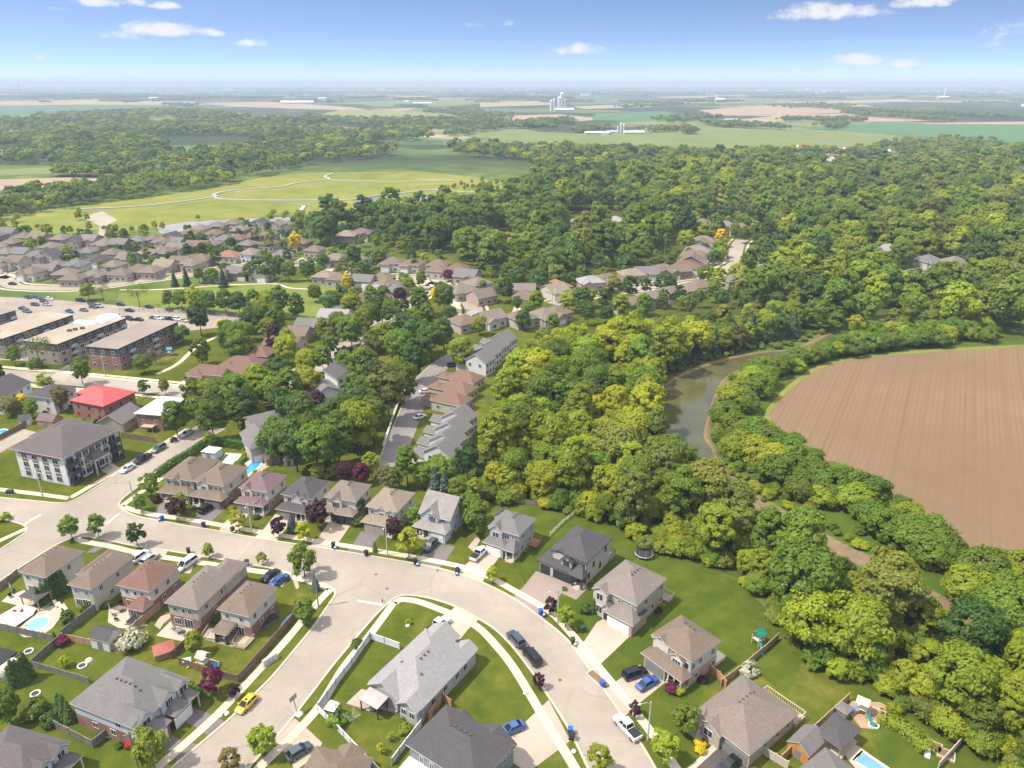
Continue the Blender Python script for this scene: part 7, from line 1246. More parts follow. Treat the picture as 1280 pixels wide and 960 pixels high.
for i, (x, y_, c) in enumerate(sorted(LOT)):
    seen[c] = seen.get(c, 0) + 1; n = sum(1 for q in LOT if q[2] == c)
    lab = '%s car in the apartment parking lot%s' % (CW[c], ', the only one of that colour' if n == 1 else ', %s of its colour from the left' % ORD[seen[c] - 1])
    car((x, y_), (x + 9, y_ + 1.0 + (i % 3) * .6), ['sedan', 'suv', 'sedan', 'hatch'][i % 4], c, lab, 'cars in the apartment parking lot', True)
for x, y_, c, l in ((16, 356, 'black', 'dark car on the far-left street'), (892, 331, 'white', 'white car on the right subdivision drive'), (908, 327, 'silver', 'silver car on the right subdivision street'), (889, 295, 'white', 'white car at the upper end of the right street'), (333, 331, 'silver', 'silver car on the park street beside the burgundy tree'), (272, 330, 'white', 'white car below the orange-roofed house')): car((x, y_), (x + 6, y_ + .4), 'sedan', c, l, None, True)

# ------------------------------------------------------------------ fences, walls, hedges
PM_ = {}
def fence(pts, h, mat, label, post=2.4, rail=True, name='wooden_fence', cat='fence', open_=False, postm=None, thick=.05, z0=0.0):
    P = gp(pts); e = empty(name, (*P[0], z0), 0, label, cat); o = Vector(P[0])
    for i in range(len(P) - 1):
        a, b = Vector(P[i]) - o, Vector(P[i + 1]) - o; d = (b - a); n = max(1, round(d.length / post)); u = d.normalized(); mb = MB()
        if open_:
            for z in (h * .5, h * .97): mb.obox((a + b) / 2, u, d.length / 2, .03, z - .04, z + .04)
            k = max(2, int(d.length / .5))
            for j in range(k): q = a + d * (j + .5) / k; mb.obox(q, u, .03, .02, .1, h * .95)
        else:
            mb.obox((a + b) / 2, u, d.length / 2, thick / 2, .06, h - .06); mb.obox((a + b) / 2, u, d.length / 2, thick * 1.3, h - .1, h)
            k = max(2, int(d.length / .6))
            for j in range(k): q = a + d * (j + .5) / k; mb.obox(q, u, .02, thick * .75, .08, h - .1)
        pn = mb.build('panel', mat, e)
        kk = (h, (postm or mat).name)
        if kk not in PM_: f = MB(); f.box(-.075, .075, -.075, .075, 0, h + .08); f.box(-.1, .1, -.1, .1, h + .08, h + .13); PM_[kk] = f.mesh('post', postm or mat)
        for j in range(n + (1 if i == len(P) - 2 else 0)):
            q = a + d * j / n; p = link('post', PM_[kk], e, (q.x, q.y, 0)); p.rotation_euler = (0, 0, math.atan2(u.y, u.x))
    return e
WF = m_plain('white_vinyl', (.68, .68, .69), .5, 0, .4, .05); BF = m_plain('brown_boards', (.2, .135, .095), .8, 0, .2, .3, 2); GF = m_plain('grey_boards_fence', (.2, .18, .16), .85, 0, .2, .3, 2); CF = m_plain('cedar_boards', (.42, .22, .11), .75, 0, .2, .25, 2); TF = m_plain('tan_boards', (.4, .27, .17), .75, 0, .2, .25, 2)
fence([(375, 766), (312, 838), (298, 853), (261, 843), (225, 831)], 1.7, BF, 'brown board fence round the corner yard with the play tower'); fence([(272, 770), (252, 791), (214, 824)], 1.7, BF, 'brown board fence between the brick house and the pergola deck'); fence([(201, 762), (172, 785), (145, 810)], 1.8, TF, 'reddish board fence between the sunroom yard and the square patio')
fence([(146, 743), (112, 770), (78, 797)], 1.8, GF, 'grey weathered fence between the pool yard and the sunroom yard'); fence([(-14, 784), (0, 787), (34, 795), (67, 802)], 1.7, GF, 'grey weathered fence behind the white deck and oval pool'); fence([(79, 800), (118, 808), (159, 817)], 1.6, TF, 'reddish fence behind the white shed'); fence([(75, 803), (58, 817), (41, 833)], 1.6, GF, 'dark grey fence left of the lawn with the fire ring'); fence([(40, 833), (75, 843), (112, 854)], 1.3, GF, 'double-railed grey fence below the lawn with the fire ring')
fence([(62, 906), (88, 920), (117, 935), (136, 920)], 1.7, GF, 'grey fence angled round the duplex side yard'); fence([(-20, 750), (0, 738), (23, 719)], 1.6, GF, 'grey fence beside the leftmost back-yard house'); fence([(462, 800), (440, 832), (420, 858), (398, 889)], 1.7, WF, 'tall white panel fence along the side street', name='vinyl_fence', postm=m_plain('grey_post', (.3, .32, .36), .5)); fence([(398, 890), (430, 922), (468, 962), (490, 985)], 1.5, WF, 'white panel fence along the bottom of the corner yard', name='vinyl_fence', postm=MATS['grey_post']); fence([(463, 799), (481, 805), (500, 812)], 1.6, WF, 'short white panel fence in front of the corner bungalow', name='vinyl_fence', postm=MATS['grey_post'])
fence([(552, 876), (564, 885)], 1.9, CF, 'short new cedar fence beside the corner bungalow'); fence([(536, 901), (552, 880)], 1.9, CF, 'new cedar fence between the corner bungalow and the dark grey house'); fence([(527, 908), (508, 933), (490, 957)], 1.6, WF, 'white fence on the right side of the corner yard', name='vinyl_fence', postm=MATS['grey_post']); fence([(887, 841), (899, 850), (907, 861)], 1.8, CF, 'cedar fence panel between the two brown-roofed houses'); fence([(901, 858), (930, 836), (960, 811), (972, 800)], 1.6, TF, 'tan fence running up to the ravine trees'); fence([(976, 953), (1016, 916), (1060, 876)], 1.7, TF, 'long tan fence between the deck bungalow and the pool yard'); fence([(953, 943), (984, 962)], 1.7, m_plain('pale_slats', (.5, .42, .33), .7), 'pale slatted fence right of the bungalow'); fence([(1172, 962), (1208, 922)], 1.6, m_plain('pale_fence', (.5, .43, .35), .7), 'pale fence by the raised garden beds')
fence([(153, 547), (194, 553)], 1.7, BF, 'brown fence behind the white apartment house lawn'); fence([(-10, 555), (31, 534)], 1.7, BF, 'brown fence behind the apartment house parking'); fence([(641, 629), (680, 631), (722, 637)], 1.2, m_plain('grey_sleepers', (.3, .26, .22), .8), 'grey sleeper retaining wall behind the grey house', name='retaining_wall', cat='wall'); fence([(722, 640), (704, 654), (688, 670)], 1.0, m_plain('bleached_rail', (.6, .52, .42), .7), 'pale timber railing along the grey house garden steps', open_=True, name='timber_railing', cat='railing'); fence([(479, 560), (494, 515), (508, 484)], .8, m_plain('pale_wall', (.5, .47, .43), .8), 'low pale wall along the left side of the lane', name='lane_wall', cat='wall', thick=.25)
fence([(300, 845), (255, 858)], .02, BF, 'x') if False else None
fence([(150, 389), (230, 392), (302, 397)], 1.4, m_plain('chain_link', (.35, .36, .36), .5, .4), 'chain-link fence between parking lot and park', open_=True, name='chain_link_fence')
def hedge(pts, h, w, label, mat='dark', seed=1):
    P = gp(pts); r = random.Random(seed); mb = MB(); o = Vector(P[0])
    for i in range(len(P) - 1):
        a, b = Vector(P[i]) - o, Vector(P[i + 1]) - o; d = b - a; n = Vector((-d.y, d.x)).normalized()
        for _ in range(int(d.length * 90)):
            t, s, z = r.random(), r.uniform(-1, 1), r.random(); face = r.random()
            if face < .4: z = 1
            elif face < .7: s = 1
            else: s = -1
            q = a + d * t + n * s * w / 2 * r.uniform(.8, 1.05); leaf(mb, Vector((q.x, q.y, h * z * r.uniform(.9, 1.06))), Vector((n.x * s, n.y * s, .3 if z < 1 else 1.6)) + rdir(r) * .5, .4, r)
    e = empty('cedar_hedge', (*P[0], 0), 0, label, 'hedge'); me = mb.mesh('foliage', LEAF[mat]); link('foliage', me, e); st = MB()
    for i in range(len(P) - 1):
        a, b = Vector(P[i]) - o, Vector(P[i + 1]) - o; k = max(2, int((b - a).length))
        for j in range(k): q = a.lerp(b, (j + .5) / k); st.tube((q.x, q.y, 0), (q.x, q.y, h * .7), .06, .03, 5)
    link('stem', st.mesh('stem', M_bark), e)
hedge([(196, 598), (215, 584), (238, 571), (262, 554)], 2.4, 1.4, 'tall dark cedar hedge along the up street'); hedge([(270, 556), (310, 563)], 2.6, 1.4, 'cedar hedge behind the pale rectangular pool', 'dark', 2); hedge([(293, 584), (308, 574)], 1.2, 1.2, 'low hedge between the two pools', 'green', 3); hedge([(1097, 898), (1130, 912), (1150, 930), (1160, 944)], 1.4, 3.0, 'green planting bed along the edge of the pool lawn', 'yellowgreen', 4)
for i, (x, y_, s) in enumerate(((51, 757, 1.15), (57, 754, 1.25), (63, 750, 1.3), (68, 747, 1.35), (74, 744, 1.4), (79, 741, 1.35), (82, 738, 1.3))): tree(x, y_, 'column', 'dark', s * 1.05, 'pointed cedar between the gazebo and the pool house, %s of seven from the left' % ORD[i], group='cedars beside the gazebo')
for i, (x, y_, s) in enumerate(((16, 859, 1.3), (21, 857, 1.5), (26, 855, 1.4), (32, 852, 1.5), (37, 848, 1.5))): tree(x, y_, 'column', 'dark', s, 'pointed cedar beside the beige shelter, %s of five from the left' % ORD[i], group='cedars beside the beige shelter')

# ------------------------------------------------------------------ street furniture
M_pole = m_plain('galvanised_pole', (.5, .5, .48), .5, .3); M_conp = m_plain('concrete_pole', (.48, .46, .42), .8); M_wpole = m_plain('wood_pole', (.26, .21, .17), .85)
def lamp(x, y_, ax, ay, label, h=8.2):
    p = G(x, y_); q = G(ax, ay); a = math.atan2(q.y - p.y, q.x - p.x); e = empty('street_lamp', p, a, label, 'street lamp', 'street lamps')
    b = MB(); b.tube((0, 0, 0), (0, 0, h), .16, .1, 8); b.build('pole', M_conp, e); b = MB(); b.tube((0, 0, h - .5), (.9, 0, h + .15), .05, .05, 6); b.tube((.9, 0, h + .15), (1.9, 0, h + .2), .05, .045, 6); b.build('arm', M_pole, e)
    b = MB(); b.lathe((0, 0, 0), [(.05, .14), (.16, .1), (.2, 0), (.12, -.05)], 10); b.v = [(x_ * 1.9 + 2.1, y__, z + h + .18) for x_, y__, z in b.v]; b.build('lamp_head', M_pole, e)
for x, y_, ax, ay, l in ((809.5, 925, 780, 935, 'street lamp beside the white pickup at the outer kerb'), (697, 779, 670, 790, 'street lamp beside the small burgundy tree'), (484.5, 694, 478, 715, 'street lamp by the asphalt drive of the far row'), (315, 666.5, 308, 685, 'street lamp by the white driveway'), (53.5, 620.5, 56, 640, 'street lamp on the verge of the apartment house'), (169.5, 637, 150, 640, 'street lamp at the hedge corner'), (34, 457.5, 34, 470, 'street lamp below the half-bare tree'), (132, 470.5, 134, 482, 'street lamp in front of the right brick block')): lamp(x, y_, ax, ay, l)
def upole(x, y_, h, label):
    e = empty('utility_pole', G(x, y_), .4, label, 'utility pole'); b = MB(); b.tube((0, 0, 0), (0, 0, h), .17, .12, 8); b.build('pole', M_wpole, e); b = MB(); b.box(-.9, .9, -.06, .06, h - .7, h - .55); b.build('crossarm', M_wpole, e); b = MB(); b.tube((.3, 0, h - 2.2), (.3, 0, h - 1.3), .2, .2, 8); b.build('transformer', M_pole, e)
upole(398, 758, 9, 'slim grey utility pole on the corner lawn with the blue spruce'); upole(173, 962, 8, 'pole at the bottom edge beside the lime tree'); upole(718, 289, 12, 'utility pole above the right woods'); upole(830, 325, 12, 'utility pole behind the upper side-street row')
BINM = {}
M_bin = {k: m_plain('bin_' + k, c, .5, 0, .4, .08) for k, c in dict(blue=(.02, .1, .42), black=(.02, .022, .025), green=(.02, .06, .045), grey=(.2, .2, .2)).items()}
def bin_(x, y_, c, label, box=False, rz=0):
    k = (c, box)
    if k not in BINM:
        b = MB(); l = MB(); w = MB()
        if box: b.box(-.32, .32, -.24, .24, 0, .32, skip='t'); b.box(-.28, .28, -.2, .2, .02, .05); l.box(-.35, .35, -.27, .27, .3, .345); w.box(-.25, .2, -.15, .15, .06, .42)
        else:
            b.v = [(-.26, -.26, .05), (.26, -.26, .05), (.26, .26, .05), (-.26, .26, .05), (-.34, -.36, 1.0), (.34, -.36, 1.0), (.34, .36, 1.0), (-.34, .36, 1.0)]; b.f = [(0, 3, 2, 1), (0, 1, 5, 4), (1, 2, 6, 5), (2, 3, 7, 6), (3, 0, 4, 7), (4, 5, 6, 7)]; b.k = [0] * 6
            l.box(-.37, .37, -.4, .4, 1.0, 1.09); l.tube((-.3, .44, 1.02), (.3, .44, 1.02), .03, n=6); w.tube((-.36, .3, .12), (.36, .3, .12), .12, n=10)
        BINM[k] = (b.mesh('bin_body', M_bin[c]), l.mesh('rim' if box else 'lid', M_bin[c]), w.mesh('contents' if box else 'wheels', M_trim if box else M_tyre))
    e = empty('recycling_box' if box else 'wheelie_bin', G(x, y_, .1), rz, label, 'bin'); e.scale = (1.15,) * 3
    for m in BINM[k]: link(m.name.split('.')[0], m, e)
for i, (x, y_, c, bx, l) in enumerate(((676, 768, 'blue', 0, 'blue bin at the kerb by the brick-paved drive'), (680, 770, 'blue', 1, 'blue box beside the bin at the brick-paved drive'), (728, 789, 'green', 0, 'dark green bin on the lawn of the beige stone house'), (716, 804, 'green', 0, 'dark bin at the kerb before the beige stone house'), (719, 807, 'grey', 1, 'grey box full of paper before the beige stone house'), (753, 858, 'blue', 0, 'blue bin by the garden bed at the outer kerb'), (713, 917, 'blue', 0, 'blue bin at the inner kerb by the wide drive'), (715, 924, 'black', 0, 'black bin at the inner kerb by the wide drive'), (419, 686, 'blue', 1, 'blue box at the kerb of the brick garage house'), (417, 684, 'black', 0, 'black bin at the kerb of the brick garage house'), (458, 694, 'black', 0, 'black bin between two asphalt drives'), (519, 705, 'black', 0, 'black bin by the white gabled house drive'), (522, 707, 'blue', 1, 'blue box by the white gabled house drive'), (572, 716, 'black', 0, 'black bin by the white pickup drive'), (571, 718.5, 'blue', 1, 'blue box by the white pickup drive'), (203, 650.5, 'blue', 0, 'blue bin at the first far-row drive'), (200, 651, 'grey', 1, 'grey box at the first far-row drive'), (255, 658.5, 'black', 0, 'black bin at the second far-row drive'), (291, 664.5, 'green', 0, 'dark green bin at the grey drive of the plum-roofed house'), (236, 691, 'black', 0, 'dark bin on the lower kerb by the sapling'), (309, 706, 'black', 0, 'black bin on the lower kerb near the corner drive'), (293, 666, 'grey', 1, 'grey box beside the dark green bin'))): bin_(x, y_, c, l, bool(bx), .3 + i)
def simple(name, label, cat, pos, rz, parts, z=0, group=None):
    e = empty(name, (*(pos.xy if isinstance(pos, Vector) else G(*pos).xy), z), rz, label, cat, group)
    for nm, mb, m in parts: mb.build(nm, m, e)
    return e
def bx(*a): b = MB(); b.box(*a); return b
def tb(*segs): b = MB(); [b.tube(*s) for s in segs]; return b
simple('community_mailbox', 'white community mailbox block beside the side street', 'mailbox', (338, 828), .9, [('base', bx(-1.6, 1.6, -.5, .5, 0, .12), M_conc)] + [('mail_cabinet', bx(x, x + .9, -.25, .25, .25, 1.4), M_trim) for x in (-1.5, -.48, .54)] + [('pedestal', bx(x + .3, x + .6, -.12, .12, .12, .25), M_pole) for x in (-1.5, -.48, .54)])
simple('basketball_hoop', 'portable basketball hoop at the kerb of the side street', 'basketball hoop', (372, 893), 2.6, [('pole', tb(((0, 0, .2), (.5, 0, 3.2), .06)), M_dtrim), ('backboard', bx(.55, .62, -.8, .8, 2.9, 3.9), m_plain('backboard', (.3, .3, .3), .3)), ('rim', tb(*[((.9 + .24 * math.cos(t), .24 * math.sin(t), 3.05), (.9 + .24 * math.cos(t + .7), .24 * math.sin(t + .7), 3.05), .02, None, 5) for t in np.arange(0, 6.3, .7)]), m_plain('rim_orange', (.6, .15, .03))), ('base', bx(-.9, .2, -.5, .5, 0, .3), M_trim)])
simple('utility_box', 'dark green utility box on the apartment house verge', 'utility box', (13, 617), 0, [('cabinet', bx(-.8, .8, -.5, .5, .1, 1.1), M_bin['green']), ('base', bx(-.9, .9, -.6, .6, 0, .1), M_conc)]); simple('hydrant', 'small red fire hydrant at the side-street corner', 'hydrant', (478, 752.5), 0, [('barrel', tb(((0, 0, 0), (0, 0, .7), .14)), m_plain('hydrant_red', (.5, .05, .03))), ('cap', tb(((0, 0, .7), (0, 0, .85), .16, .05)), MATS['hydrant_red'])])
simple('garden_bed', 'square timber-edged planting bed on the outer boulevard', 'garden bed', (747, 849), -.95, [('edging', (lambda b: [b.box(*q) for q in ((-2.2, 2.2, -.9, -.75, 0, .25), (-2.2, 2.2, .75, .9, 0, .25), (-2.2, -2.05, -.75, .75, 0, .25), (2.05, 2.2, -.75, .75, 0, .25))] and b)(MB()), M_paleboard), ('soil', bx(-2.05, 2.05, -.75, .75, 0, .15), M_mud)])
for i, (x, y_) in enumerate(((470, 718), (547, 713), (484, 736), (335, 700), (160, 655), (700, 850))):
    o = tb(((0, 0, 0), (0, 0, .012), .36, None, 16)).build('manhole_cover', m_plain('cast_iron', (.12, .09, .08), .7)); o.location = (*G(x, y_).xy, .024); tag(o, 'round iron manhole cover in the road, %s from the left' % ORD[sorted([470, 547, 484, 335, 160, 700]).index(x)], 'manhole cover', 'manhole covers in the road')
for x, y_, s, l in ((284, 893, .5, 'larger white boulder on the duplex boulevard'), (276, 895.5, .38, 'smaller white boulder on the duplex boulevard'), (510, 783, .5, 'pale boulder on the corner front lawn'), (375, 893, .6, 'pale block at the foot of the basketball hoop'), (657, 867, .5, 'grey boulder behind the black van'), (717, 940, .45, 'small grey boulder by the wide drive')):
    b = MB(); b.lathe((0, 0, 0), [(s * .8, 0), (s, s * .35), (s * .7, s * .8), (s * .2, s)], 9); b.v = [tuple(Vector(v) * (1 + .18 * mnoise.noise(Vector(v) * 3 + Vector((x, y_, 0))))) for v in b.v]; o = b.build('boulder', m_plain('boulder', (.58, .56, .52), .8)); o.location = (*G(x, y_).xy, .01); tag(o, l, 'boulder')

# ------------------------------------------------------------------ pools, sheds, gazebos, decks, toys
M_pool = water_mat('pool_water', (.22, .62, .72), .05, .1, 1.5); M_poolb = water_mat('pool_water_deep', (.05, .33, .72), .05, .1, 1.5); M_poolc = water_mat('pool_water_pale', (.42, .68, .68), .05, .1, 1.5); M_poold = water_mat('pool_water_slate', (.12, .3, .38), .05, .1, 1.5); M_cop = m_plain('coping', (.66, .6, .52), .7)
def pool(pts, m, label, smooth=True, z=.1):
    P = cr(gp(pts), 5, True) if smooth else gp(pts); c = Vector((sum(p[0] for p in P) / len(P), sum(p[1] for p in P) / len(P))); e = empty('swimming_pool', (c.x, c.y, 0), 0, label, 'swimming pool'); q = [(p[0] - c.x, p[1] - c.y) for p in P]
    b = MB(); b.face([(*p, z) for p in (q if sum(q[i][0] * q[(i + 1) % len(q)][1] - q[(i + 1) % len(q)][0] * q[i][1] for i in range(len(q))) > 0 else q[::-1])]); b.build('water', m, e); b = MB(); ribbon(b, q + [q[0], q[1]], .5, 0, z + .05); b.build('coping', M_cop, e)
pool([(33, 783), (40, 775), (52, 771), (61, 772), (62, 777), (57, 784), (46, 789), (36, 789)], M_pool, 'oval turquoise pool behind the tan-roofed house'); pool([(308, 595), (309, 583), (317, 575.5), (326, 575), (327, 580), (321, 587), (313, 592)], M_poolb, 'kidney-shaped deep blue pool behind the plum-roofed house'); pool([(275, 580), (284, 568.5), (301, 569.5), (292, 580.5)], M_poolc, 'pale rectangular pool beside the white-roofed cabana', False); pool([(1066, 951), (1078, 939.5), (1113, 963), (1106, 976)], M_poold, 'slate blue rectangular pool at the bottom right', False); pool([(345, 416), (352, 411), (364, 412), (358, 417)], M_poolb, 'small blue pool behind the bungalow roofs', False); pool([(-4, 541), (2, 537), (10, 538), (5, 543)], M_poolb, 'small blue pool at the left edge', True)
def shed(x, y_, w, d, h, ang, wl, rf, label, kind='gy', door=True, name='garden_shed', cat='shed', pitch=.7):
    e = empty(name, G(x, y_), R(ang), label, cat); b = MB(); b.box(-w / 2, w / 2, -d / 2, d / 2, 0, h)
    k = pitch * (w / 2 if kind == 'gy' else d / 2)
    if kind == 'gy':
        for yy in (-d / 2, d / 2): t = [(-w / 2, yy, h), (w / 2, yy, h), (0, yy, h + k)]; b.face(t if yy < 0 else t[::-1])
    if kind == 'gx':
        for xx in (-w / 2, w / 2): t = [(xx, -d / 2, h), (xx, d / 2, h), (xx, 0, h + k)]; b.face(t if xx > 0 else t[::-1])
    b.build('wall', wl, e); r = MB(); roof_geo(r, -w / 2 - .2, w / 2 + .2, -d / 2 - .2, d / 2 + .2, h - .12, kind, pitch, .1); r.build('roof', [rf, M_trim], e)
    if door: bx(-.55, .55, -d / 2 - .05, -d / 2, .1, 1.85).build('door', M_gdoor, e)
    return e
shed(135, 805, 4.2, 3.4, 2.5, -16, M_trim, ROOF['dark'], 'white shed with black roof in the sunroom yard', 'gx'); shed(361, 580, 2.6, 2.6, 2.1, 20, M_trim, ROOF['grey'], 'small white shed beside the big trees'); shed(266, 572, 4.2, 3.4, 2.6, -15, WALL['blue'], ROOF['white'], 'pale blue pool cabana with white roof', 'hip', True, 'pool_cabana', 'cabana', .2); shed(341, 578, 4, 3, 2.1, 30, M_wood, ROOF['brown'], 'brown shed right of the kidney pool', 'gx'); shed(343, 562, 4.4, 4, 2.6, 25, M_trim, ROOF['lightgrey'], 'glazed sunroom with pale roof behind the brown shed', 'gx', True, 'garden_sunroom', 'sunroom', .3); shed(206, 817, 3.4, 3, 1.4, 30, M_wood, m_plain('red_tarp', (.3, .09, .06), .7), 'low red-roofed shed behind the square patio', 'hip', False, pitch=.3)
shed(33, 530, 3, 3, 2.2, 20, M_trim, ROOF['dark'], 'white shed with dark roof left of the apartment house', 'gx'); shed(64, 531, 6, 4, 2.4, -14, M_wood, ROOF['plum'], 'low building with plum roof behind the apartment house', 'gx'); shed(627, 652, 2.6, 2.4, 2.3, -30, WALL['blue'], ROOF['dark'], 'tiny blue-grey shed behind the grey house'); shed(1006, 938, 3.6, 5, 2.2, -50, m_plain('orange_wood', (.5, .22, .07), .6), ROOF['grey'], 'grey-roofed shed with orange front beside the gazebo'); shed(1053, 893, 2, 2, 1.6, -50, M_gdoor, ROOF['grey'], 'small grey tool box shed at the play area', 'hip', False, pitch=.3); shed(410, 588, 2.2, 2, 2, 10, M_trim, ROOF['brown'], 'tiny shed behind the charcoal roof')
def gazebo(corners, z, roof, postm, label, pitch=.5, kind='hip', name='gazebo', cat='gazebo', base=True, sides=None):
    A, B, C = (p if isinstance(p, Vector) else G(*p, z) for p in corners); u, v = (B - A).xy, (C - B).xy; w, d = u.length, v.length; rz = math.atan2(u.y, u.x); ux = u.normalized(); uy = Vector((-ux.y, ux.x)); c = A.xy + ux * w / 2 + uy * d / 2; e = empty(name, (c.x, c.y, 0), rz, label, cat)
    r = MB(); roof_geo(r, -w / 2, w / 2, -d / 2, d / 2, z, kind, pitch, .12); r.build('roof', [roof, postm], e)
    for x in (-w / 2 + .3, w / 2 - .3):
        for yy in (-d / 2 + .3, d / 2 - .3): bx(x - .09, x + .09, yy - .09, yy + .09, 0, z).build('post', postm, e)
    if base: bx(-w / 2 + .1, w / 2 - .1, -d / 2 + .1, d / 2 - .1, 0, .1).build('base', M_conc, e)
    if sides: bx(-w / 2 + .3, w / 2 - .3, d / 2 - .36, d / 2 - .3, .1, z).build('screen', sides, e)
    return e
gazebo([(23, 746), (46, 752), (58, 738)], 2.7, ROOF['dark'], M_wood, 'dark-roofed timber gazebo behind the leftmost back-yard house', .25); gazebo([(1018, 915), (1052, 938), (1077, 912)], 2.7, ROOF['dark'], M_wood, 'large grey hip-roofed gazebo beside the slate pool', .4); cn = [HC.root.matrix_basis @ Vector((x, y_, 2.6)) for x, y_ in ((-HC.W / 2 + .3, -HC.D / 2 - 3.9), (-HC.W * .08, -HC.D / 2 - 3.9), (-HC.W * .08, -HC.D / 2 - .9))]
gazebo(cn, 2.6, m_plain('awning', (.36, .33, .31), .7), M_dtrim, 'grey canopy on posts over the corner bungalow deck', .1, 'shed', 'deck_canopy', 'canopy', False)
gazebo([(404, 887), (417, 891), (428, 880)], 2.3, m_plain('canvas', (.66, .66, .65), .8), M_dtrim, 'white canvas gazebo inside the white fence corner', .35, 'hip', base=True)
def deck(pts, h, m, label, rail=None, name='timber_deck', edges=None):
    P = gp(pts); o = Vector(P[0]); q = [tuple(Vector(p) - o) for p in P]; e = empty(name, (*P[0], 0), 0, label, 'deck'); b = MB(); b.prism(q, h - .2, h); b.build('deck_floor', m, e)
    b = MB(); [b.box(p[0] * .94 - .08 + .06 * sum(x[0] for x in q) / len(q), p[0] * .94 + .08 + .06 * sum(x[0] for x in q) / len(q), p[1] * .94 - .08 + .06 * sum(x[1] for x in q) / len(q), p[1] * .94 + .08 + .06 * sum(x[1] for x in q) / len(q), 0, h - .2) for p in q]; b.build('footing', m, e)
    if rail:
        b = MB()
        for i in (edges if edges is not None else range(len(q))):
            a, c = Vector(q[i]), Vector(q[(i + 1) % len(q)]); d = c - a; b.obox((a + c) / 2, d, d.length / 2, .05, h + .9, h + 1.0); n = max(2, int(d.length / .35))
            for j in range(n + 1): b.obox(a + d * j / n, d, .03, .03, h, h + .9)
        b.build('railing', rail, e)
    return e
deck([(-14, 783), (0, 772), (26, 757), (46, 763), (42, 770), (16, 788)], .5, m_plain('white_deck', (.66, .63, .6), .7), 'large white deck left of the oval pool'); deck([(254, 798), (262, 786), (280, 790), (276, 802)], .35, M_deck, 'low timber deck under the pergola roof', M_deck, edges=[0]); deck([(291, 810), (299, 795), (319, 799), (306, 813)], .4, M_deck, 'fenced timber deck behind the corner back-yard house', M_deck, edges=[0, 2, 3])
# trampoline
e = empty('trampoline', G(805, 695), 0, 'black trampoline with safety net on the big lawn', 'trampoline'); b = MB(); b.lathe((0, 0, .85), [(1.95, 0), (2.0, .06), (1.7, .08), (.05, .05)], 24); b.build('mat', M_dtrim, e)
b = MB(); b.lathe((0, 0, .8), [(2.05, 0), (2.12, .05), (2.05, .1)], 24); b.build('frame', m_plain('tramp_blue', (.5, .52, .56), .5), e); b = MB()
for k in range(8): t = k * .785; b.tube((2.05 * math.cos(t), 2.05 * math.sin(t), 0), (2.05 * math.cos(t), 2.05 * math.sin(t), 2.6), .035, n=6)
b.build('pole', M_pole, e); b = MB()
for k in range(40):
    t0, t1 = k * .157, (k + .32) * .157; b.face([(2.0 * math.cos(t0), 2.0 * math.sin(t0), .95), (2.0 * math.cos(t1), 2.0 * math.sin(t1), .95), (2.0 * math.cos(t1), 2.0 * math.sin(t1), 2.55), (2.0 * math.cos(t0), 2.0 * math.sin(t0), 2.55)])
for z in np.arange(1.0, 2.6, .2): b.lathe((0, 0, z), [(1.99, 0), (2.01, .03)], 24) if False else [b.tube((2 * math.cos(k * .26), 2 * math.sin(k * .26), z), (2 * math.cos((k + 1) * .26), 2 * math.sin((k + 1) * .26), z), .015, n=4) for k in range(24)]
b.build('net', M_dtrim, e)
def playset(x, y_, rz, label, roofm, slides, sw=True):
    e = empty('play_tower', G(x, y_), rz, label, 'play set'); b = MB(); [b.box(a - .06, a + .06, c - .06, c + .06, 0, 2.6) for a in (-.8, .8) for c in (-.8, .8)]; b.box(-.85, .85, -.85, .85, 1.3, 1.4); [b.box(-.85, .85, s - .03, s + .03, 1.9, 2.0) for s in (-.8, .8)]; b.build('tower_frame', M_paleboard, e)
    r = MB(); roof_geo(r, -1.05, 1.05, -1.05, 1.05, 2.5, 'gx', .8, .08); r.build('tower_roof', [roofm, roofm], e)
    for (a, m) in slides:
        s = MB(); c, sn = math.cos(a), math.sin(a)
        for i in range(6):
            t0, t1 = i / 6, (i + 1) / 6; f = lambda t: (.8 + 2.4 * t, 1.4 * (1 - t) ** 1.3 + .12)
            (x0, z0), (x1, z1) = f(t0), f(t1)
            for w0, w1, dz in ((-.28, .28, 0), (-.32, -.26, .2), (.26, .32, .2)):
                s.face([(c * x0 - sn * w0, sn * x0 + c * w0, z0 + dz), (c * x1 - sn * w0, sn * x1 + c * w0, z1 + dz), (c * x1 - sn * w1, sn * x1 + c * w1, z1 + dz), (c * x0 - sn * w1, sn * x0 + c * w1, z0 + dz)])
        s.build('slide', m, e)
    if sw:
        b = tb(((.8, 0, 2.2), (3.6, 0, 2.2), .06), ((3.6, 0, 2.2), (3.7, .9, 0), .05), ((3.6, 0, 2.2), (3.7, -.9, 0), .05)); b.build('swing_beam', M_paleboard, e)
        for q in (1.7, 2.7): tb(((q - .2, 0, 2.2), (q - .2, 0, .5), .012), ((q + .2, 0, 2.2), (q + .2, 0, .5), .012)).build('swing_rope', M_dtrim, e); bx(q - .22, q + .22, -.12, .12, .46, .5).build('swing_seat', M_bin['blue'], e)
M_sl = m_plain('slide_green', (.02, .2, .16), .35); M_sb = m_plain('slide_blue', (.03, .25, .65), .35); M_sy = m_plain('slide_yellow', (.65, .5, .04), .35)
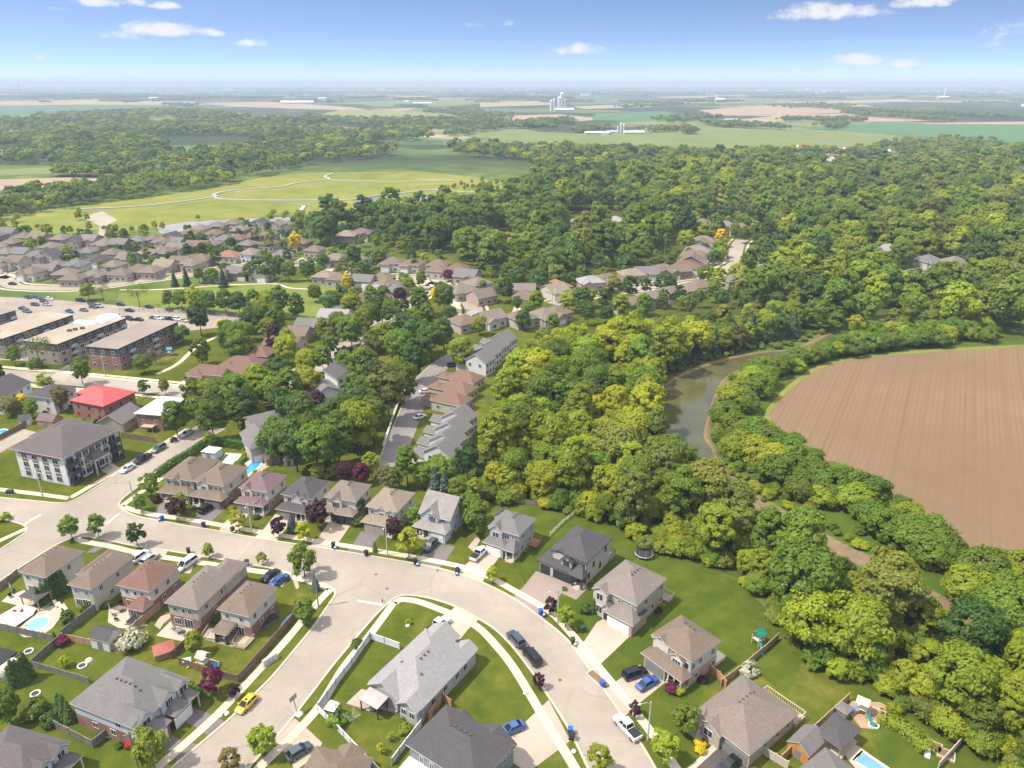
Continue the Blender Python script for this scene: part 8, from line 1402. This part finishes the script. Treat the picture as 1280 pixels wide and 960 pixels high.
playset(256, 833, -.35, 'wooden play tower with yellow slide in the fenced corner yard', M_paleboard, [(3.6, M_sy)]); playset(1076, 891, -.6, 'play tower with blue and green slides on the bark area', M_paleboard, [(3.9, M_sb), (5.6, M_sl)], True); playset(213, 444, .3, 'blue playground tower beside the brick apartment block', M_sb, [(0, M_sb), (3.1, M_sb)], False); playset(947, 805, .5, 'small green swing tower on the far lawn', M_sl, [(4.2, M_sl)], False)
o = tb(((0, 0, 0), (0, 0, .35), 1.0, .95, 18)).build('wading_pool', m_plain('wading_blue', (.03, .2, .4), .4)); o.location = (*G(268, 834).xy, .01); tag(o, 'round dark blue wading pool beside the play tower', 'wading pool'); simple('playhouse', 'small pale blue plastic playhouse by the fence', 'playhouse', (235, 830), .3, [('wall', bx(-.6, .6, -.5, .5, 0, 1), m_plain('toy_blue', (.35, .55, .65), .5)), ('roof', (lambda r: (roof_geo(r, -.75, .75, -.6, .6, 1.0, 'gx', .8, .06), r)[1])(MB()), [m_plain('toy_roof', (.45, .62, .7), .5)] * 2)])
b = MB(); n = 10; rings = []
for i in range(n + 1):
    t = i / n; w = .42 * math.sin(math.pi * max(.04, min(.96, t))) ** .6; rings.append([(-2.5 + 5 * t, w * math.cos(a), .35 * math.sin(a) * (w / .42) + .02) for a in np.linspace(0, math.pi, 7)])
for a, c in zip(rings, rings[1:]):
    for i in range(6): b.face([a[i], c[i], c[i + 1], a[i + 1]])
o = b.build('canoe', m_plain('canoe_blue', (.05, .38, .78), .4), None, True); o.location = (*G(361, 773).xy, .06); o.rotation_euler = (0, 0, math.atan2((G(369, 765) - G(352, 781)).y, (G(369, 765) - G(352, 781)).x)); tag(o, 'long upturned bright blue canoe along the fence', 'canoe')
def tub(x, y_, rz, label, w=2.4, d=2.1): simple('hot_tub', label, 'hot tub', (x, y_), rz, [('tub_shell', bx(-w / 2, w / 2, -d / 2, d / 2, .05, .85), M_gdoor), ('cover', bx(-w / 2 - .05, w / 2 + .05, -d / 2 - .05, d / 2 + .05, .85, 1.0), M_bed)])
tub(336, 778, .9, 'black covered hot tub beside the blue canoe', 3.2, 2.4); tub(170, 779, -.3, 'black covered hot tub by the sunroom')
def chair(x, y_, rz, m, label, lounger=False, grp=None, world=False, z=.07):
    if lounger: parts = [('seat', bx(-.32, .32, -.6, .9, .28, .38), m), ('backrest', (lambda b: (b.face([(-.32, -.6, .3), (.32, -.6, .3), (.32, -1.15, .75), (-.32, -1.15, .75)]), b.face([(-.32, -1.15, .7), (.32, -1.15, .7), (.32, -.6, .25), (-.32, -.6, .25)]), b)[2])(MB()), m)] + [('leg', bx(a - .04, a + .04, c - .04, c + .04, 0, .28), M_trim) for a in (-.28, .28) for c in (-.5, .8)]
    else: parts = [('seat', bx(-.3, .3, -.3, .3, .38, .46), m), ('backrest', bx(-.3, .3, -.34, -.27, .46, 1.0), m)] + [('leg', bx(a - .03, a + .03, c - .03, c + .03, 0, .38), m) for a in (-.26, .26) for c in (-.26, .26)]
    simple('sun_lounger' if lounger else 'patio_chair', label, 'lounger' if lounger else 'chair', Vector((x, y_, 0)) if world else (x, y_), rz, parts, z, grp)
M_or = m_plain('lounger_cream', (.7, .58, .42), .7); M_redc = m_plain('chair_red', (.55, .03, .04), .5)
for i, (x, y_) in enumerate(((71, 757), (76, 759.5), (82, 762))): chair(x, y_, -2.3, M_or, 'cream sun lounger by the oval pool, %s of three from the left' % ORD[i], True, 'loungers by the oval pool')
for i, (x, y_, m, l) in enumerate(((20, 766, M_redc, 'left red chair on the white deck'), (27, 766.5, M_redc, 'right red chair on the white deck'), (217, 787, M_gdoor, 'grey chair on the square patio, left of its table'), (231, 795, M_gdoor, 'grey chair on the square patio, below its table'), (143, 770, M_gdoor, 'grey chair on the round patio'), (146, 776, M_bdoor, 'black chair at the edge of the round patio'), (458, 872, M_rdoor, 'brown chair under the striped canopy'), (17, 742, M_bdoor, 'dark chair on the small left patio'), (14, 747, M_bdoor, 'second dark chair on the small left patio, nearer the fence'), (282, 796, M_bdoor, 'dark chair beside the barbecue on the pergola deck'))): chair(x, y_, i * 1.3, m, l)
def table(x, y_, label, m): simple('patio_table', label, 'table', (x, y_), .4, [('table_top', tb(((0, 0, .68), (0, 0, .74), .75, None, 16)), m), ('leg', tb(((0, 0, 0), (0, 0, .68), .07)), M_dtrim)], .07)
table(224, 791, 'round grey table on the square patio', M_gdoor); table(151, 764, 'round table on the round patio', m_plain('table_brown', (.2, .14, .12), .6)); 
def on_house(h, x, y, z): p = h.root.matrix_basis @ Vector((x, y, z)); return p
for x, m, l in ((-.5, M_rdoor, 'dark red chair on the long bungalow deck'), (1.6, M_bdoor, 'dark chair in the middle of the long bungalow deck'), (4.2, M_bdoor, 'dark chair at the right end of the long bungalow deck')): chair(*on_house(R4, x, R4.D / 2 + 1.5, 0).xy, R4.rz + x, m, l, world=True, z=.92)
p_ = on_house(R4, 2.8, R4.D / 2 + 1.6, 0); simple('patio_table', 'round table on the long bungalow deck', 'table', p_, .4, [('table_top', tb(((0, 0, .68), (0, 0, .74), .75, None, 16)), MATS['table_brown']), ('leg', tb(((0, 0, 0), (0, 0, .68), .07)), M_dtrim)], .92)
def umb(x, y_, m, label): simple('patio_umbrella', label, 'umbrella', (x, y_), 0, [('pole', tb(((0, 0, 0), (0, 0, 2.6), .035)), M_trim), ('folded_canopy', tb(((0, 0, 1.3), (0, 0, 2.55), .17, .05, 8)), m)], .07)
umb(15, 741, M_trim, 'closed white umbrella on the small left patio'); umb(139, 768, m_plain('umb_beige', (.5, .48, .42), .8), 'closed beige umbrella on the round patio'); 
simple('barbecue', 'black barbecue on the pergola deck', 'barbecue', (275, 801), .4, [('hood', tb(((-.5, 0, .95), (.5, 0, .95), .26, None, 10)), M_bed), ('cart', bx(-.5, .5, -.26, .26, .15, .9), M_gdoor)], .35)
for x, y_, l in ((103, 833, 'dark stone fire ring in the middle of the fenced lawn'), (44.5, 868, 'stone fire ring on the yellowish lawn'), (36, 815, 'pale fire ring on the lawn behind the grey fence'), (1092, 907, 'tyre ring at the edge of the bark area')):
    b = MB()
    for k in range(12): t = k * math.pi / 6; b.obox((.75 * math.cos(t), .75 * math.sin(t)), (-math.sin(t), math.cos(t)), .17, .12, 0, .28)
    c = tb(((0, 0, 0), (0, 0, .06), .62, None, 14)); simple('fire_ring', l, 'fire ring', (x, y_), 0, [('stone_ring', b, MATS['boulder']), ('ash', c, m_plain('ash', (.05, .05, .05), .9))], .01)
o = tb(((0, 0, 0), (0, 0, .3), .7, .55, 12)).build('cistern_lid', M_trim); o.location = (*G(111, 826).xy, .01); tag(o, 'white round lid on the fenced lawn', 'lid')
e = empty('shelter', G(9, 842), R(-20), 'beige half-round storage shelter at the left edge', 'shelter'); b = MB(); A_ = [(1.7 * math.cos(t), 2.0 * math.sin(t)) for t in np.linspace(0, math.pi, 11)]
for (x0, z0), (x1, z1) in zip(A_, A_[1:]): b.face([(x0, -2, z0), (x0, 2, z0), (x1, 2, z1), (x1, -2, z1)][::-1])
b.face([(x, 2, z) for x, z in A_][::-1]); b.build('cover', m_plain('canvas_beige', (.45, .4, .34), .8), e); b = MB(); [b.tube((x0, -2, z0), (x1, -2, z1), .05, n=5) for (x0, z0), (x1, z1) in zip(A_, A_[1:])]; b.build('hoop', M_pole, e)
simple('solar_cover', 'dark folded pool cover at the left edge', 'pool cover', (-2, 824), -.3, [('cover', bx(-2.5, 2.5, -2, 2, .3, .7), M_bed), ('frame', bx(-2.6, 2.6, -2.1, 2.1, .05, .3), M_pole)])
for i, (x, y_) in enumerate(((1166, 934), (1182, 944))): simple('raised_bed', 'timber raised garden bed by the pale fence, %s of two' % ('upper' if i == 0 else 'lower'), 'garden bed', (x, y_), -.55, [('frame', bx(-1.3, 1.3, -1.0, 1.0, 0, .4), M_paleboard), ('soil', bx(-1.15, 1.15, -.85, .85, .4, .43), M_mud)])
simple('stone_border', 'white stone border of the raised garden beds', 'border', (1160, 936), -.55, [('stone', bx(-.4, .4, -2.2, 2.2, 0, .25), MATS['boulder'])])
for x, y_, s, l in ((875, 933, 1.1, 'upper golden flowering shrub beside the pale walkway'), (876, 941, 1.1, 'lower golden flowering shrub beside the pale walkway')): tree(x, y_, 'shrub', 'gold', s * .75, l)
simple('clothes_airer', 'rotary clothes airer on the corner yard lawn', 'clothes airer', (441, 905), 0, [('pole', tb(((0, 0, 0), (0, 0, 2.0), .03)), M_pole), ('arm', tb(*[((0, 0, 1.5), (1.5 * math.cos(a), 1.5 * math.sin(a), 2.1), .02, None, 5) for a in (0, 1.57, 3.14, 4.71)]), M_pole), ('line', tb(*[((f * math.cos(a), f * math.sin(a), 1.5 + .4 * f), (f * math.cos(a + 1.57), f * math.sin(a + 1.57), 1.5 + .4 * f), .01, None, 4) for a in (0, 1.57, 3.14, 4.71) for f in (.7, 1.1, 1.45)]), M_trim)])
simple('heat_pump', 'pale heat pump beside the corner bungalow wall', 'heat pump', (559, 862), -.5, [('case', bx(-.5, .5, -.25, .25, .1, .95), M_trim), ('fan', tb(((0, -.27, .5), (0, -.25, .5), .3, None, 12)), M_dtrim)])
# roofing work on the gravel roof
rz_ = hb.root.rotation_euler.z
for i, (x, y_, s, l) in enumerate(((136, 397, 3.2, 'large heap of white tarps at the rear of the gravel roof'), (112, 404.5, 2.2, 'white tarp heap in the middle of the gravel roof'), (100, 403, 1.8, 'small white tarp heap at the left of the gravel roof'), (128, 402, 2.0, 'white tarp heap in front of the large one'))):
    b = MB(); b.lathe((0, 0, 0), [(s, 0), (s * .9, s * .25), (s * .5, s * .42), (s * .1, s * .45)], 12); b.v = [(v[0] * 1.5 * (1 + .3 * mnoise.noise((v[0], v[1], i))), v[1] * (1 + .3 * mnoise.noise((v[1], v[0], i + 3))), v[2] * (1 + .4 * mnoise.noise((v[0] * 2, v[1] * 2, i)))) for v in b.v]
    o = b.build('tarp_heap', m_plain('tarp_white', (.72, .74, .76), .6)); o.location = G(x, y_, 8.62); tag(o, l, 'tarp')
for i, (x, y_) in enumerate(((87, 414), (94, 412.5), (103, 411))): o = bx(-.7, .7, -.5, .5, 0, .8).build('roof_pallet', m_plain('pallet_dark', (.12, .1, .08), .8)); o.location = G(x, y_, 8.62); tag(o, 'dark stack of roofing felt on the gravel roof, %s from the left' % ORD[i], 'roofing stack', 'roofing stacks on the gravel roof')

# low planting along the walls of the near houses
rp = random.Random(41); gcount = 0
for h in HOUSES:
    if h.far or h.root['category'] not in ('house',): continue
    for k in range(5):
        fc = rp.choice('frlk'); t = rp.uniform(-.42, .42); off = rp.uniform(.6, 1.0)
        if fc == 'f' and h.root.get('group') == GB: off += 2.9; t = abs(t) if rp.random() < .5 else -abs(t)
        q = h.root.matrix_basis @ (Vector((t * h.W, -h.D / 2 - off, 0)) if fc == 'f' else Vector((t * h.W, h.D / 2 + off, 0)) if fc == 'k' else Vector(((1 if fc == 'r' else -1) * (h.W / 2 + off), t * h.D, 0)))
        if any(inside((q.x, q.y), gp(pp)) for _, pp in DRIVES) or any(inside((q.x, q.y), gp(pp)) for _, pp, _h in PATIOS): continue
        tree(0, 0, 'shrub', rp.choice(['green', 'dark', 'yellowgreen', 'green', 'burgundy']), rp.uniform(.4, .85), 'low garden shrub planted along the wall of a near house', 'shrub', 'low shrubs along the walls of the near houses', world=(q.x, q.y))
